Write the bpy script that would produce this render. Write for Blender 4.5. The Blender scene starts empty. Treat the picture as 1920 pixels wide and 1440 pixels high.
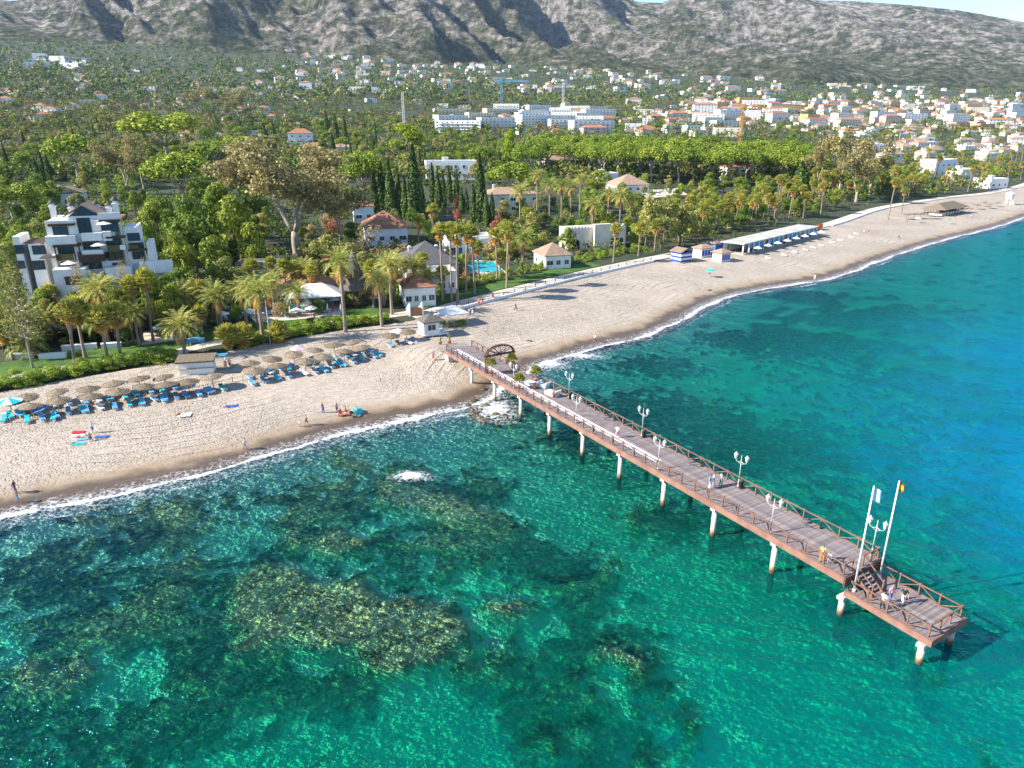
import bpy, math, random
import numpy as np
from mathutils import Vector, Matrix
random.seed(11)
RNG = np.random.default_rng(11)
PI = math.pi
R = math.radians
SC = bpy.context.scene
COL = SC.collection

# ---------------------------------------------------------------- camera
CAM_H, PITCH, FPX = 40.0, R(19.9), 1331.0            # metres, down-tilt, focal length in photo pixels
cam = bpy.data.cameras.new('camera'); cam.sensor_width = 36.0; cam.lens = 36.0 * FPX / 1920.0
cam.clip_start = 0.5; cam.clip_end = 60000.0
cam_o = bpy.data.objects.new('camera', cam); COL.objects.link(cam_o)
cam_o.location = (0, 0, CAM_H); cam_o.rotation_euler = (R(90) - PITCH, 0, 0)
SC.camera = cam_o

# ---------------------------------------------------------------- sky, sun, exposure
SUN_EL, SUN_AZ = R(33.0), R(15.0)                     # light travels towards +x, a little towards +y
world = bpy.data.worlds.new('World'); SC.world = world; world.use_nodes = True
wn = world.node_tree; wn.nodes.clear()
sky = wn.nodes.new('ShaderNodeTexSky'); sky.sky_type = 'NISHITA'; sky.sun_disc = False
sky.sun_elevation = SUN_EL; sky.sun_rotation = R(-105.0)
sky.air_density = 1.0; sky.dust_density = 0.0; sky.ozone_density = 3.0; sky.altitude = 2200.0
bg = wn.nodes.new('ShaderNodeBackground'); bg.inputs['Strength'].default_value = 0.118
wo = wn.nodes.new('ShaderNodeOutputWorld')
wn.links.new(sky.outputs[0], bg.inputs[0]); wn.links.new(bg.outputs[0], wo.inputs[0])
sun = bpy.data.lights.new('sun', 'SUN'); sun.energy = 5.0; sun.angle = R(0.53); sun.color = (1.0, 0.94, 0.85)
sun_o = bpy.data.objects.new('sun', sun); COL.objects.link(sun_o)
sd_ = Vector((math.cos(SUN_EL) * math.cos(SUN_AZ), math.cos(SUN_EL) * math.sin(SUN_AZ), -math.sin(SUN_EL)))
sun_o.rotation_euler = sd_.to_track_quat('-Z', 'Y').to_euler()
sun_o.location = (-80, -20, 120)
SC.view_settings.view_transform = 'Standard'; SC.view_settings.look = 'None'
SC.view_settings.exposure = 1.38; SC.view_settings.gamma = 1.0; SC.view_settings.use_curve_mapping = False
SC.render.engine = 'CYCLES'
SC.cycles.max_bounces = 6; SC.cycles.diffuse_bounces = 2; SC.cycles.glossy_bounces = 2
SC.cycles.transparent_max_bounces = 12; SC.cycles.transmission_bounces = 3; SC.cycles.volume_bounces = 0
SC.cycles.caustics_reflective = False; SC.cycles.caustics_refractive = False
SC.cycles.use_denoising = True
SC.cycles.sample_clamp_indirect = 4.0

HAZE_DENSITY = 2.4e-5

# ---------------------------------------------------------------- pixels to directions
CP, SP = math.cos(PITCH), math.sin(PITCH)
def ray(px, py):
    u, v = (px - 960) / FPX, (720 - py) / FPX
    return np.array([u, CP + v * SP, -SP + v * CP])
def at(px, py, z=0.0):
    d = ray(px, py); t = (z - CAM_H) / d[2]
    return (float(d[0] * t), float(d[1] * t), z)
def depth_of(x, y, z):
    return y * CP - (z - CAM_H) * SP
def proj(x, y, z):
    dz = z - CAM_H; zc = y * CP - dz * SP
    return 960 + FPX * x / zc, 720 - FPX * (y * SP + dz * CP) / zc
def z_at(py, y):                                     # height seen at photo row py for a thing standing at depth y
    d = ray(960, py); return CAM_H + y * d[2] / d[1]

# ---------------------------------------------------------------- numpy noise
_P = np.random.default_rng(3).permutation(512); _P = np.concatenate([_P, _P, _P])
_G = np.random.default_rng(4).normal(size=(512, 2)); _G /= np.linalg.norm(_G, axis=1)[:, None]
def perlin(x, y):
    x = np.asarray(x, float); y = np.asarray(y, float)
    xi = np.floor(x).astype(int); yi = np.floor(y).astype(int); xf = x - xi; yf = y - yi
    xi &= 511; yi &= 511
    def gr(ix, iy, dx, dy):
        g = _G[_P[(_P[ix & 511] + iy) & 511] & 511]; return g[..., 0] * dx + g[..., 1] * dy
    u = xf**3 * (xf * (xf * 6 - 15) + 10); v = yf**3 * (yf * (yf * 6 - 15) + 10)
    a = gr(xi, yi, xf, yf); b = gr(xi + 1, yi, xf - 1, yf); c = gr(xi, yi + 1, xf, yf - 1); d = gr(xi + 1, yi + 1, xf - 1, yf - 1)
    return (a + (b - a) * u) * (1 - v) + (c + (d - c) * u) * v
def fbm(x, y, o=4, lac=2.03, g=0.5):
    s = 0; a = 1.0
    for i in range(o):
        s = s + a * perlin(x + 17.3 * i, y - 9.1 * i); x = x * lac; y = y * lac; a *= g
    return s
def ridged(x, y, o=4, g=0.5):
    s = 0; a = 1.0; n = 0
    for i in range(o):
        s = s + a * (1 - np.abs(perlin(x + 31.7 * i, y + 5.3 * i)) * 2); n += a; x = x * 2.07; y = y * 2.07; a *= g
    return s / n
def sstep(x, a, b):
    t = np.clip((np.asarray(x, float) - a) / (b - a), 0, 1); return t * t * (3 - 2 * t)

# ---------------------------------------------------------------- materials
MATS = {}
def _nt(name):
    m = bpy.data.materials.new(name); m.use_nodes = True; n = m.node_tree; n.nodes.clear()
    o = n.nodes.new('ShaderNodeOutputMaterial'); MATS[name] = m
    return m, n, o
def N(n, t, **kw):
    nd = n.nodes.new(t)
    for k, v in kw.items():
        if k in nd.inputs: nd.inputs[k].default_value = v
        else: setattr(nd, k, v)
    return nd
def ramp(n, fac, stops):
    r = n.nodes.new('ShaderNodeValToRGB'); e = r.color_ramp.elements
    while len(e) < len(stops): e.new(0.5)
    for el, (p, c) in zip(e, stops):
        el.position = p; el.color = (c[0], c[1], c[2], 1) if isinstance(c, (tuple, list)) else (c, c, c, 1)
    n.links.new(fac, r.inputs[0]); return r
def mixc(n, fac, a, b, blend='MIX'):
    m = n.nodes.new('ShaderNodeMix'); m.data_type = 'RGBA'; m.blend_type = blend
    for s, v in ((0, fac), (6, a), (7, b)):
        if hasattr(v, 'links') or hasattr(v, 'is_output'): n.links.new(v, m.inputs[s])
        else: m.inputs[s].default_value = v if s == 0 else (v[0], v[1], v[2], 1)
    return m.outputs[2]
def math_(n, op, a, b=None, clamp=False):
    m = n.nodes.new('ShaderNodeMath'); m.operation = op; m.use_clamp = clamp
    for i, v in enumerate((a, b)):
        if v is None: continue
        if hasattr(v, 'is_output'): n.links.new(v, m.inputs[i])
        else: m.inputs[i].default_value = v
    return m.outputs[0]
def attr(n, name):
    a = n.nodes.new('ShaderNodeAttribute'); a.attribute_name = name; return a.outputs['Fac']
def tco(n, kind='Object'):
    return n.nodes.new('ShaderNodeTexCoord').outputs[kind]
def noise(n, co, scale, detail=4.0, rough=0.6):
    t = n.nodes.new('ShaderNodeTexNoise'); t.inputs['Scale'].default_value = scale
    t.inputs['Detail'].default_value = detail; t.inputs['Roughness'].default_value = rough
    n.links.new(co, t.inputs['Vector']); return t.outputs['Fac']
def mapping(n, co, scale=(1, 1, 1), rot=(0, 0, 0)):
    m = n.nodes.new('ShaderNodeMapping'); m.inputs['Scale'].default_value = scale; m.inputs['Rotation'].default_value = rot
    n.links.new(co, m.inputs[0]); return m.outputs[0]
def bump(n, h, strength=0.3, dist=0.1):
    b = n.nodes.new('ShaderNodeBump'); b.inputs['Strength'].default_value = strength; b.inputs['Distance'].default_value = dist
    n.links.new(h, b.inputs['Height']); return b.outputs[0]
def pm(name, c1, c2=None, scale=2.0, rough=0.7, bmp=0.0, metal=0.0, spec=0.3, objrand=0.0):
    """painted / plastered / wooden surface: two tones mixed by noise, a little relief, a little change per object"""
    if name in MATS: return MATS[name]
    m, n, o = _nt(name)
    p = N(n, 'ShaderNodeBsdfPrincipled', Roughness=rough, Metallic=metal); p.inputs['Specular IOR Level'].default_value = spec
    if c2 is None: c2 = tuple(x * 0.82 for x in c1)
    co = tco(n); f = noise(n, co, scale)
    r = ramp(n, f, [(0.34, c2), (0.62, c1)]); c = r.outputs[0]
    if objrand:
        oi = n.nodes.new('ShaderNodeObjectInfo'); v = math_(n, 'MULTIPLY_ADD', oi.outputs['Random'], objrand)
        v.node.inputs[2].default_value = 1 - objrand / 2
        h = n.nodes.new('ShaderNodeHueSaturation'); n.links.new(v, h.inputs['Value']); n.links.new(c, h.inputs['Color']); c = h.outputs[0]
    n.links.new(c, p.inputs['Base Color'])
    if bmp: n.links.new(bump(n, noise(n, co, scale * 6), bmp, 0.05), p.inputs['Normal'])
    n.links.new(p.outputs[0], o.inputs[0]); return m
def leafm(name, dark, light, trans=0.25, objrand=0.35, huerand=0.03):
    if name in MATS: return MATS[name]
    m, n, o = _nt(name); dark = tuple(x * 1.6 for x in dark); light = tuple(x * y for x, y in zip(light, (2.25, 2.15, 1.15))); trans = trans + 0.12
    g = n.nodes.new('ShaderNodeNewGeometry')
    r = ramp(n, g.outputs['Random Per Island'], [(0.0, dark), (0.55, tuple((a + b) / 2 for a, b in zip(dark, light))), (1.0, light)])
    oi = n.nodes.new('ShaderNodeObjectInfo')
    v = math_(n, 'MULTIPLY_ADD', oi.outputs['Random'], objrand); v.node.inputs[2].default_value = 1 - objrand / 2
    hh = math_(n, 'MULTIPLY_ADD', oi.outputs['Random'], -huerand); hh.node.inputs[2].default_value = 0.5 + huerand / 2
    h = n.nodes.new('ShaderNodeHueSaturation'); n.links.new(v, h.inputs['Value']); n.links.new(hh, h.inputs['Hue']); n.links.new(r.outputs[0], h.inputs['Color'])
    p = N(n, 'ShaderNodeBsdfPrincipled', Roughness=0.65); p.inputs['Specular IOR Level'].default_value = 0.25
    t = n.nodes.new('ShaderNodeBsdfTranslucent'); mx = n.nodes.new('ShaderNodeMixShader'); mx.inputs[0].default_value = trans
    n.links.new(h.outputs[0], p.inputs['Base Color']); n.links.new(h.outputs[0], t.inputs[0])
    n.links.new(p.outputs[0], mx.inputs[1]); n.links.new(t.outputs[0], mx.inputs[2]); n.links.new(mx.outputs[0], o.inputs[0])
    return m

# ---------------------------------------------------------------- mesh helpers
def npmesh(name, v, f, mats=(), smooth=False, attrs=None, mi=None):
    """v (n,3), f (m,k) arrays -> mesh, quickly"""
    v = np.asarray(v, np.float32); f = np.asarray(f, np.int32)
    me = bpy.data.meshes.new(name); k = f.shape[1]
    me.vertices.add(len(v)); me.vertices.foreach_set('co', v.ravel())
    me.loops.add(f.size); me.loops.foreach_set('vertex_index', f.ravel())
    me.polygons.add(len(f)); me.polygons.foreach_set('loop_start', np.arange(0, f.size, k, dtype=np.int32))
    me.polygons.foreach_set('loop_total', np.full(len(f), k, np.int32))
    if smooth: me.polygons.foreach_set('use_smooth', np.ones(len(f), bool))
    for m in mats: me.materials.append(m)
    if mi is not None: me.polygons.foreach_set('material_index', np.asarray(mi, np.int32))
    me.update(calc_edges=True)
    for a, val in (attrs or {}).items():
        at_ = me.attributes.new(a, 'FLOAT', 'POINT'); at_.data.foreach_set('value', np.asarray(val, np.float32))
    return me
class MB:
    """collects simple solids; build() makes one mesh"""
    def __init__(s): s.v = []; s.f = []; s.m = []; s.sm = []; s.k = 0
    def face(s, idx, m=None, sm=False): s.f.append(idx); s.m.append(s.k if m is None else m); s.sm.append(sm)
    def box(s, a, b, M=None):
        i = len(s.v); P_ = [(x, y, z) for z in (a[2], b[2]) for y in (a[1], b[1]) for x in (a[0], b[0])]
        if M is not None: P_ = [tuple(M @ Vector(p)) for p in P_]
        s.v += P_
        for q in ((0, 2, 3, 1), (4, 5, 7, 6), (0, 1, 5, 4), (2, 6, 7, 3), (0, 4, 6, 2), (1, 3, 7, 5)): s.face([i + j for j in q])
        return s
    def cbox(s, c, d, M=None): return s.box([c[i] - d[i] / 2 for i in range(3)], [c[i] + d[i] / 2 for i in range(3)], M)
    def bar(s, p, q, w, h):
        """square bar from p to q, w wide (level), h high"""
        p = Vector(p); q = Vector(q); d = (q - p); L = d.length; d.normalize()
        up = Vector((0, 0, 1)) if abs(d.z) < 0.95 else Vector((1, 0, 0))
        x = d.cross(up).normalized(); z = x.cross(d).normalized(); i = len(s.v)
        for e in (p, q):
            for a, b in ((-1, -1), (1, -1), (1, 1), (-1, 1)): s.v.append(tuple(e + x * (a * w / 2) + z * (b * h / 2)))
        for q_ in ((3, 2, 1, 0), (4, 5, 6, 7), (0, 1, 5, 4), (1, 2, 6, 5), (2, 3, 7, 6), (3, 0, 4, 7)): s.face([i + j for j in q_])
        return s
    def tube(s, pts, rad, n=8, cap=True, sm=True):
        pts = [Vector(p) for p in pts]; i0 = len(s.v)
        if not hasattr(rad, '__len__'): rad = [rad] * len(pts)
        for k, p in enumerate(pts):
            d = (pts[min(k + 1, len(pts) - 1)] - pts[max(k - 1, 0)]).normalized()
            up = Vector((0, 1, 0)) if abs(d.y) < 0.9 else Vector((1, 0, 0))
            x = d.cross(up).normalized(); y = d.cross(x).normalized()
            for j in range(n):
                a = 2 * PI * j / n; s.v.append(tuple(p + (x * math.cos(a) + y * math.sin(a)) * rad[k]))
        for k in range(len(pts) - 1):
            for j in range(n):
                a = i0 + k * n + j; b = i0 + k * n + (j + 1) % n; s.face([a, a + n, b + n, b], None, sm)
        if cap:
            s.face([i0 + j for j in range(n)]); s.face([i0 + (len(pts) - 1) * n + j for j in range(n)][::-1])
        return s
    def lathe(s, prof, c=(0, 0, 0), n=12, sm=True, jit=0.0):
        i0 = len(s.v)
        for (r, z) in prof:
            for j in range(n):
                a = 2 * PI * j / n; rr = r * (1 + random.uniform(-jit, jit)); s.v.append((c[0] + rr * math.cos(a), c[1] + rr * math.sin(a), c[2] + z + random.uniform(-jit, jit) * r * 0.3))
        for k in range(len(prof) - 1):
            for j in range(n):
                a = i0 + k * n + j; b = i0 + k * n + (j + 1) % n; s.face([a, b, b + n, a + n], None, sm)
        s.face([i0 + j for j in range(n)][::-1]); s.face([i0 + (len(prof) - 1) * n + j for j in range(n)])
        return s
    def quad(s, a, b, c, d):
        i = len(s.v); s.v += [tuple(a), tuple(b), tuple(c), tuple(d)]; s.face([i, i + 1, i + 2, i + 3]); return s
    def tri(s, a, b, c):
        i = len(s.v); s.v += [tuple(a), tuple(b), tuple(c)]; s.face([i, i + 1, i + 2]); return s
    def poly(s, pts, z0, z1):
        """prism over a level polygon (counter-clockwise)"""
        i = len(s.v); n = len(pts); s.v += [(p[0], p[1], z0) for p in pts] + [(p[0], p[1], z1) for p in pts]
        s.face([i + j for j in range(n)][::-1]); s.face([i + n + j for j in range(n)])
        for j in range(n): k = (j + 1) % n; s.face([i + j, i + k, i + n + k, i + n + j])
        return s
    def mesh(s, name, *mats):
        me = bpy.data.meshes.new(name); me.from_pydata(s.v, [], s.f)
        for m in mats: me.materials.append(m)
        me.polygons.foreach_set('material_index', s.m); me.polygons.foreach_set('use_smooth', s.sm); me.update(); return me

def link(name, data, parent=None, loc=None, rz=0.0, scale=None):
    o = bpy.data.objects.new(name, data); COL.objects.link(o)
    if parent is not None: o.parent = parent
    if loc is not None: o.location = loc
    if rz: o.rotation_euler = (0, 0, rz)
    if scale is not None: o.scale = scale if hasattr(scale, '__len__') else (scale,) * 3
    return o
PENDING = []                                          # (object, base label): ordinals added at the end where a base repeats
def tag(o, label, cat, group=None, kind=None):
    o['label'] = label; o['category'] = cat
    if group: o['group'] = group
    if kind: o['kind'] = kind
    PENDING.append((o, label)); return o
def thing(name, label, cat, loc=(0, 0, 0), rz=0.0, group=None, scale=None):
    return tag(link(name, None, None, loc, rz, scale), label, cat, group)
def struct(name, data, kind='structure'):
    o = link(name, data); o['kind'] = kind; return o
def copy_tree(o, parent=None):
    c = o.copy(); COL.objects.link(c)
    if parent is not None: c.parent = parent
    for ch in o.children: copy_tree(ch, c)
    return c
# ================================================================ coast lines and terrain
def crm(pts, n=8):
    pts = np.array(pts, float); out = []
    P_ = np.vstack([2 * pts[0] - pts[1], pts, 2 * pts[-1] - pts[-2]])
    for i in range(1, len(P_) - 2):
        for t in np.linspace(0, 1, n, endpoint=False):
            a, b, c, d = P_[i - 1:i + 3]
            out.append(0.5 * (2 * b + (c - a) * t + (2 * a - 5 * b + 4 * c - d) * t * t + (-a + 3 * b - 3 * c + d) * t**3))
    out.append(pts[-1]); return np.array(out)
_s = [at(x, y)[:2] for x, y in [(0, 968), (150, 937), (300, 905), (440, 868), (600, 822), (700, 797), (830, 772), (905, 748), (945, 718), (1000, 688), (1100, 655), (1230, 620), (1320, 573), (1400, 547), (1560, 520), (1650, 487), (1760, 452), (1860, 427), (1920, 407)]]
SHORE = crm([(-900, -420), (-300, -70), (-130, 18), (-80, 50)] + _s + [(330, 430), (560, 650), (1300, 1330), (4200, 4000), (9000, 8600)])
_b = [at(x, y, 2)[:2] for x, y in [(0, 735), (200, 696), (340, 678), (440, 655), (620, 622), (800, 597), (900, 570), (1100, 519), (1240, 488), (1380, 460), (1560, 424), (1660, 392), (1780, 372)]]
BACK = crm([(-960, -400), (-330, -40), (-150, 58), (-105, 85)] + _b + [(320, 470), (540, 700), (1260, 1400), (4100, 4100), (8900, 8700)])
def sdist(line, x, y):
    """distance to the polyline, positive on its left (inland)"""
    x = np.asarray(x, float); y = np.asarray(y, float); sh = x.shape; x = x.ravel(); y = y.ravel()
    best = np.full(len(x), 1e18); sg = np.ones(len(x))
    for a, b in zip(line[:-1], line[1:]):
        dx, dy = b - a; L2 = dx * dx + dy * dy
        t = np.clip(((x - a[0]) * dx + (y - a[1]) * dy) / L2, 0, 1)
        ex = x - a[0] - t * dx; ey = y - a[1] - t * dy; d2 = ex * ex + ey * ey
        k = d2 < best; best[k] = d2[k]; sg[k] = np.sign(dx * ey - dy * ex)[k]
    return (np.sqrt(best) * np.where(sg == 0, 1, sg)).reshape(sh)
sdist_exact = sdist
class DistGrid:
    def __init__(g, x0, x1, y0, y1, st):
        g.x0, g.y0, g.st = x0, y0, st; xs = np.arange(x0, x1 + st, st); ys = np.arange(y0, y1 + st, st); Y, X = np.meshgrid(ys, xs, indexing='ij')
        g.n = (len(ys), len(xs)); g.d = {id(SHORE): sdist_exact(SHORE, X, Y), id(BACK): sdist_exact(BACK, X, Y)}; g.lim = (xs[-1], ys[-1])
    def has(g, x, y): return (x >= g.x0) & (x < g.lim[0]) & (y >= g.y0) & (y < g.lim[1])
    def __call__(g, line, x, y):
        u = (x - g.x0) / g.st; v = (y - g.y0) / g.st; i = np.clip(u.astype(int), 0, g.n[1] - 2); j = np.clip(v.astype(int), 0, g.n[0] - 2); u = u - i; v = v - j; D = g.d[id(line)]
        return (D[j, i] * (1 - u) + D[j, i + 1] * u) * (1 - v) + (D[j + 1, i] * (1 - u) + D[j + 1, i + 1] * u) * v
GRIDS = [DistGrid(-330, 330, 40, 440, 1.25), DistGrid(-4600, 4600, 40, 5400, 25.0)]
def sdist(line, x, y):
    x = np.asarray(x, float); y = np.asarray(y, float); sh = x.shape; x = x.ravel(); y = y.ravel(); out = np.empty(len(x)); a = GRIDS[0].has(x, y); b = GRIDS[1].has(x, y) & ~a; c = ~a & ~b
    if a.any(): out[a] = GRIDS[0](line, x[a], y[a])
    if b.any(): out[b] = GRIDS[1](line, x[b], y[b])
    if c.any(): out[c] = sdist_exact(line, x[c], y[c])
    return out.reshape(sh)
_fq = np.array([0, 50, 200, 400, 700, 1000, 1400, 1800, 2200, 2700, 3200, 5000])
_fz = np.array([2.05, 3.2, 8, 16, 33, 58, 100, 150, 205, 285, 370, 600])
def ground_h(x, y, db=None):
    x = np.asarray(x, float); y = np.asarray(y, float)
    if db is None: db = sdist(BACK, x, y)
    k = sstep(db, 0, 150); q = np.maximum(db + k * 0.5 * ((y - 120) - db), 0)
    z = np.interp(q, _fq, _fz) + k * fbm(x / 420, y / 420, 3) * np.clip(q / 110, 0, 9)
    return np.where(db < -0.4, 1.6, z)
def beach_h(ds, db):
    """height of the sand from the distance to the waterline and to the back of the beach"""
    t = ds / np.maximum(ds - db, 0.5)
    return np.where(t > 0, np.minimum(0.10 * np.maximum(ds, 0) + 0.0, 0.75 + 0 * ds) * (1 - t) + t * 2.0, 0.1 * ds)
def mound(x, y):                                     # sand heaped up at the root of the pier
    return 1.75 * np.exp(-(((np.asarray(x) + 13.0)**2 + (np.asarray(y) - 120.5)**2) / 52.0))
def bed_h(x, y, ds):
    d = np.maximum(-ds, 0); k = 1 + 0.75 * sstep(x * 0.854 + y * 0.52 - 52.3, 6, 38)              # the bottom drops away faster beyond the pier
    return -k * np.interp(d, [0, 3, 9, 22, 40, 75, 160, 600], [-0.02, 0.30, 0.7, 1.2, 1.8, 3.0, 6.0, 13])
def surf_h(x, y):                                    # what one stands on at a point ashore
    db = float(sdist(BACK, np.array([x]), np.array([y]))[0])
    if db > -0.3: return float(ground_h(np.array([x]), np.array([y]), np.array([db]))[0])
    ds = float(sdist(SHORE, np.array([x]), np.array([y]))[0])
    return float(beach_h(np.array([ds]), np.array([db]))[0]) + float(mound(x, y))
_T = np.geomspace(60, 5200, 420)
def gp(px, py):
    """where the line of sight through a photo pixel meets the land"""
    d = ray(px, py); X = d[0] / d[1] * _T; Z = CAM_H + d[2] / d[1] * _T
    db = sdist(BACK, X, _T); g = ground_h(X, _T, db)
    on = db < 0
    if on.any(): g = np.where(on, beach_h(sdist(SHORE, X, _T), db), g)
    k = np.argmax(Z < g)
    if k == 0: k = len(_T) - 1
    a = (Z[k - 1] - g[k - 1]); b = (g[k] - Z[k]); t = min(1.0, max(0.0, a / (a + b + 1e-9)))
    y = _T[k - 1] + t * (_T[k] - _T[k - 1]); x = d[0] / d[1] * y
    return float(x), float(y), surf_h(x, y)
def resample(line, step):
    L = np.concatenate([[0], np.cumsum(np.linalg.norm(np.diff(line, axis=0), axis=1))])
    s = step if hasattr(step, '__len__') else np.arange(0, L[-1], step)
    return np.stack([np.interp(s, L, line[:, i]) for i in (0, 1)], 1), L
def gridfaces(nr, nc, keep=None):
    i = np.arange(nr * nc).reshape(nr, nc)
    f = np.stack([i[:-1, :-1], i[:-1, 1:], i[1:, 1:], i[1:, :-1]], -1).reshape(-1, 4)
    if keep is not None:
        k = keep.reshape(nr, nc); f = f[(k[:-1, :-1] | k[:-1, 1:] | k[1:, 1:] | k[1:, :-1]).ravel()]
    return f
def compact(v, f, at_=None):
    u, inv = np.unique(f, return_inverse=True); return v[u], inv.reshape(f.shape), {k: a[u] for k, a in (at_ or {}).items()}

# ---------------------------------------------------------------- ground
def ground_material():
    m, n, o = _nt('garden_ground'); co = tco(n)
    a = noise(n, co, 0.035, 6, 0.65); b = noise(n, co, 0.6, 4)
    c = ramp(n, a, [(0.30, (0.014, 0.026, 0.008)), (0.46, (0.026, 0.042, 0.012)), (0.62, (0.045, 0.050, 0.018)), (0.80, (0.11, 0.09, 0.055))])
    c2 = mixc(n, 0.35, c.outputs[0], ramp(n, b, [(0.3, (0.012, 0.018, 0.007)), (0.7, (0.05, 0.058, 0.022))]).outputs[0])
    p = N(n, 'ShaderNodeBsdfPrincipled', Roughness=0.95); n.links.new(c2, p.inputs['Base Color'])
    n.links.new(bump(n, b, 0.6, 0.3), p.inputs['Normal']); n.links.new(p.outputs[0], o.inputs[0]); return m
_near = np.arange(60, 420, 3.0); _far = np.geomspace(420, 8300, 130)
ys = np.concatenate([[-600, -200, 0, 30], _near, _far]); us = np.linspace(-1.7, 1.35, 260)
Y = np.repeat(ys[:, None], len(us), 1); X = np.clip(us[None, :] * np.maximum(np.abs(Y), 160), -8600, 8600)
DB = sdist(BACK, X, Y); Z = ground_h(X, Y, DB)
f = gridfaces(len(ys), len(us), DB > -1.0); v = np.stack([X.ravel(), Y.ravel(), Z.ravel()], 1); v, f, _ = compact(v, f)
struct('ground', npmesh('ground', v, f, [ground_material()], True))

# ---------------------------------------------------------------- beach
def sand_material():
    m, n, o = _nt('beach_sand'); co = tco(n)
    big = noise(n, co, 0.06, 5, 0.6); mid = noise(n, mapping(n, co, (1.0, 1.7, 1), (0, 0, R(-40))), 0.9, 5, 0.7)
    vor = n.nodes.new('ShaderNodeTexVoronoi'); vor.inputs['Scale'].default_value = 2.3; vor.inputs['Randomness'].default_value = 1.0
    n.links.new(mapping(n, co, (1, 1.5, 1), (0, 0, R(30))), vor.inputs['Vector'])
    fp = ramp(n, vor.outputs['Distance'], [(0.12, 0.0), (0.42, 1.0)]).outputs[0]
    dry = ramp(n, big, [(0.32, (0.33, 0.265, 0.20)), (0.55, (0.42, 0.345, 0.265)), (0.72, (0.48, 0.40, 0.31))]).outputs[0]
    dry = mixc(n, 0.42, dry, ramp(n, mid, [(0.38, (0.20, 0.165, 0.13)), (0.60, (0.46, 0.405, 0.34))]).outputs[0])
    sdn = attr(n, 'shore'); e = math_(n, 'ADD', sdn, math_(n, 'MULTIPLY', math_(n, 'SUBTRACT', noise(n, co, 0.22, 4), 0.5), 5.0))
    damp = ramp(n, math_(n, 'DIVIDE', e, 10.0), [(0.34, 1.0), (0.72, 0.0)]).outputs[0]
    wet = ramp(n, math_(n, 'DIVIDE', e, 10.0), [(0.24, 1.0), (0.40, 0.0)]).outputs[0]
    c = mixc(n, damp, dry, (0.29, 0.21, 0.13)); c = mixc(n, wet, c, (0.105, 0.072, 0.045))
    # a wrack line of weed and stones a few metres up the beach
    wr = math_(n, 'MULTIPLY', ramp(n, math_(n, 'DIVIDE', math_(n, 'ADD', sdn, math_(n, 'MULTIPLY', noise(n, co, 0.05, 3), 9.0)), 30.0), [(0.38, 0.0), (0.40, 1.0), (0.42, 0.0)]).outputs[0], ramp(n, noise(n, co, 0.5, 6, 0.75), [(0.5, 0.0), (0.66, 0.55)]).outputs[0])
    c = mixc(n, wr, c, (0.20, 0.155, 0.115))
    tk = n.nodes.new('ShaderNodeMath'); tk.operation = 'SINE'; n.links.new(math_(n, 'ADD', math_(n, 'MULTIPLY', sdn, 3.1), math_(n, 'MULTIPLY', noise(n, co, 0.035, 2), 34.0)), tk.inputs[0])
    tkm = math_(n, 'MULTIPLY', ramp(n, tk.outputs[0], [(0.55, 0.0), (1.0, 1.0)]).outputs[0], ramp(n, noise(n, mapping(n, co, (1, 1, 1)), 0.03, 3), [(0.46, 0.0), (0.60, 1.0)]).outputs[0])
    c = mixc(n, math_(n, 'MULTIPLY', tkm, 0.22), c, (0.22, 0.175, 0.13))
    pat = ramp(n, noise(n, co, 0.045, 3), [(0.38, 0.25), (0.60, 1.0)]).outputs[0]
    p = N(n, 'ShaderNodeBsdfPrincipled'); n.links.new(c, p.inputs['Base Color'])
    rg = math_(n, 'MULTIPLY_ADD', wet, -0.45); rg.node.inputs[2].default_value = 0.95; n.links.new(rg, p.inputs['Roughness'])
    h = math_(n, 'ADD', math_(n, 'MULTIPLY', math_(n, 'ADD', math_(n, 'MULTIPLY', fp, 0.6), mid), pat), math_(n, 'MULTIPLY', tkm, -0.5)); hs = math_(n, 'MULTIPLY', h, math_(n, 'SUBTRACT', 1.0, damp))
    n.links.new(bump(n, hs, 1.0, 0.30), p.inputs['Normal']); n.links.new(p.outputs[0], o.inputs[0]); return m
def rule(line, pts):
    """for each point of pts the matching point of the other coast line (nearest)"""
    out = []
    for p in pts:
        a = line[:-1]; d = line[1:] - a; t = np.clip(((p - a) * d).sum(1) / (d * d).sum(1), 0, 1); q = a + d * t[:, None]
        out.append(q[np.argmin(((q - p)**2).sum(1))])
    return np.array(out)
_, LS = resample(SHORE, 5.0)
i_near0 = np.argmin(np.abs(SHORE[:, 0] + 130)); s0 = LS[i_near0]
st = np.concatenate([np.linspace(0, s0, 12, endpoint=False), np.arange(s0, s0 + 330, 0.7), s0 + 330 + np.geomspace(1, 9500, 130)]); st = st[st < LS[-1]]
S_, _ = resample(SHORE, st); Bq = rule(BACK, S_); Bq = Bq + (Bq - S_) / np.linalg.norm(Bq - S_, axis=1)[:, None] * 1.2
tt = np.linspace(-0.06, 1, 64) ; 
X = S_[:, None, 0] + (Bq - S_)[:, None, 0] * tt[None, :]; Y = S_[:, None, 1] + (Bq - S_)[:, None, 1] * tt[None, :]
DS = sdist(SHORE, X, Y); DBb = sdist(BACK, X, Y); Z = beach_h(DS, np.minimum(DBb, -0.01))
amp = sstep(DS, 4, 9) * sstep(-DBb, 0.5, 3)
Z = Z + amp * (0.05 * fbm(X * 0.9, Y * 0.9, 3) + 0.10 * fbm(X * 0.12, Y * 0.12, 2)) + 0.10 * sstep(DS, 3, 4.5) * (1 - sstep(DS, 5, 12))
Z = np.where(DBb > 0, 1.9, Z + mound(X, Y))
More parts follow.
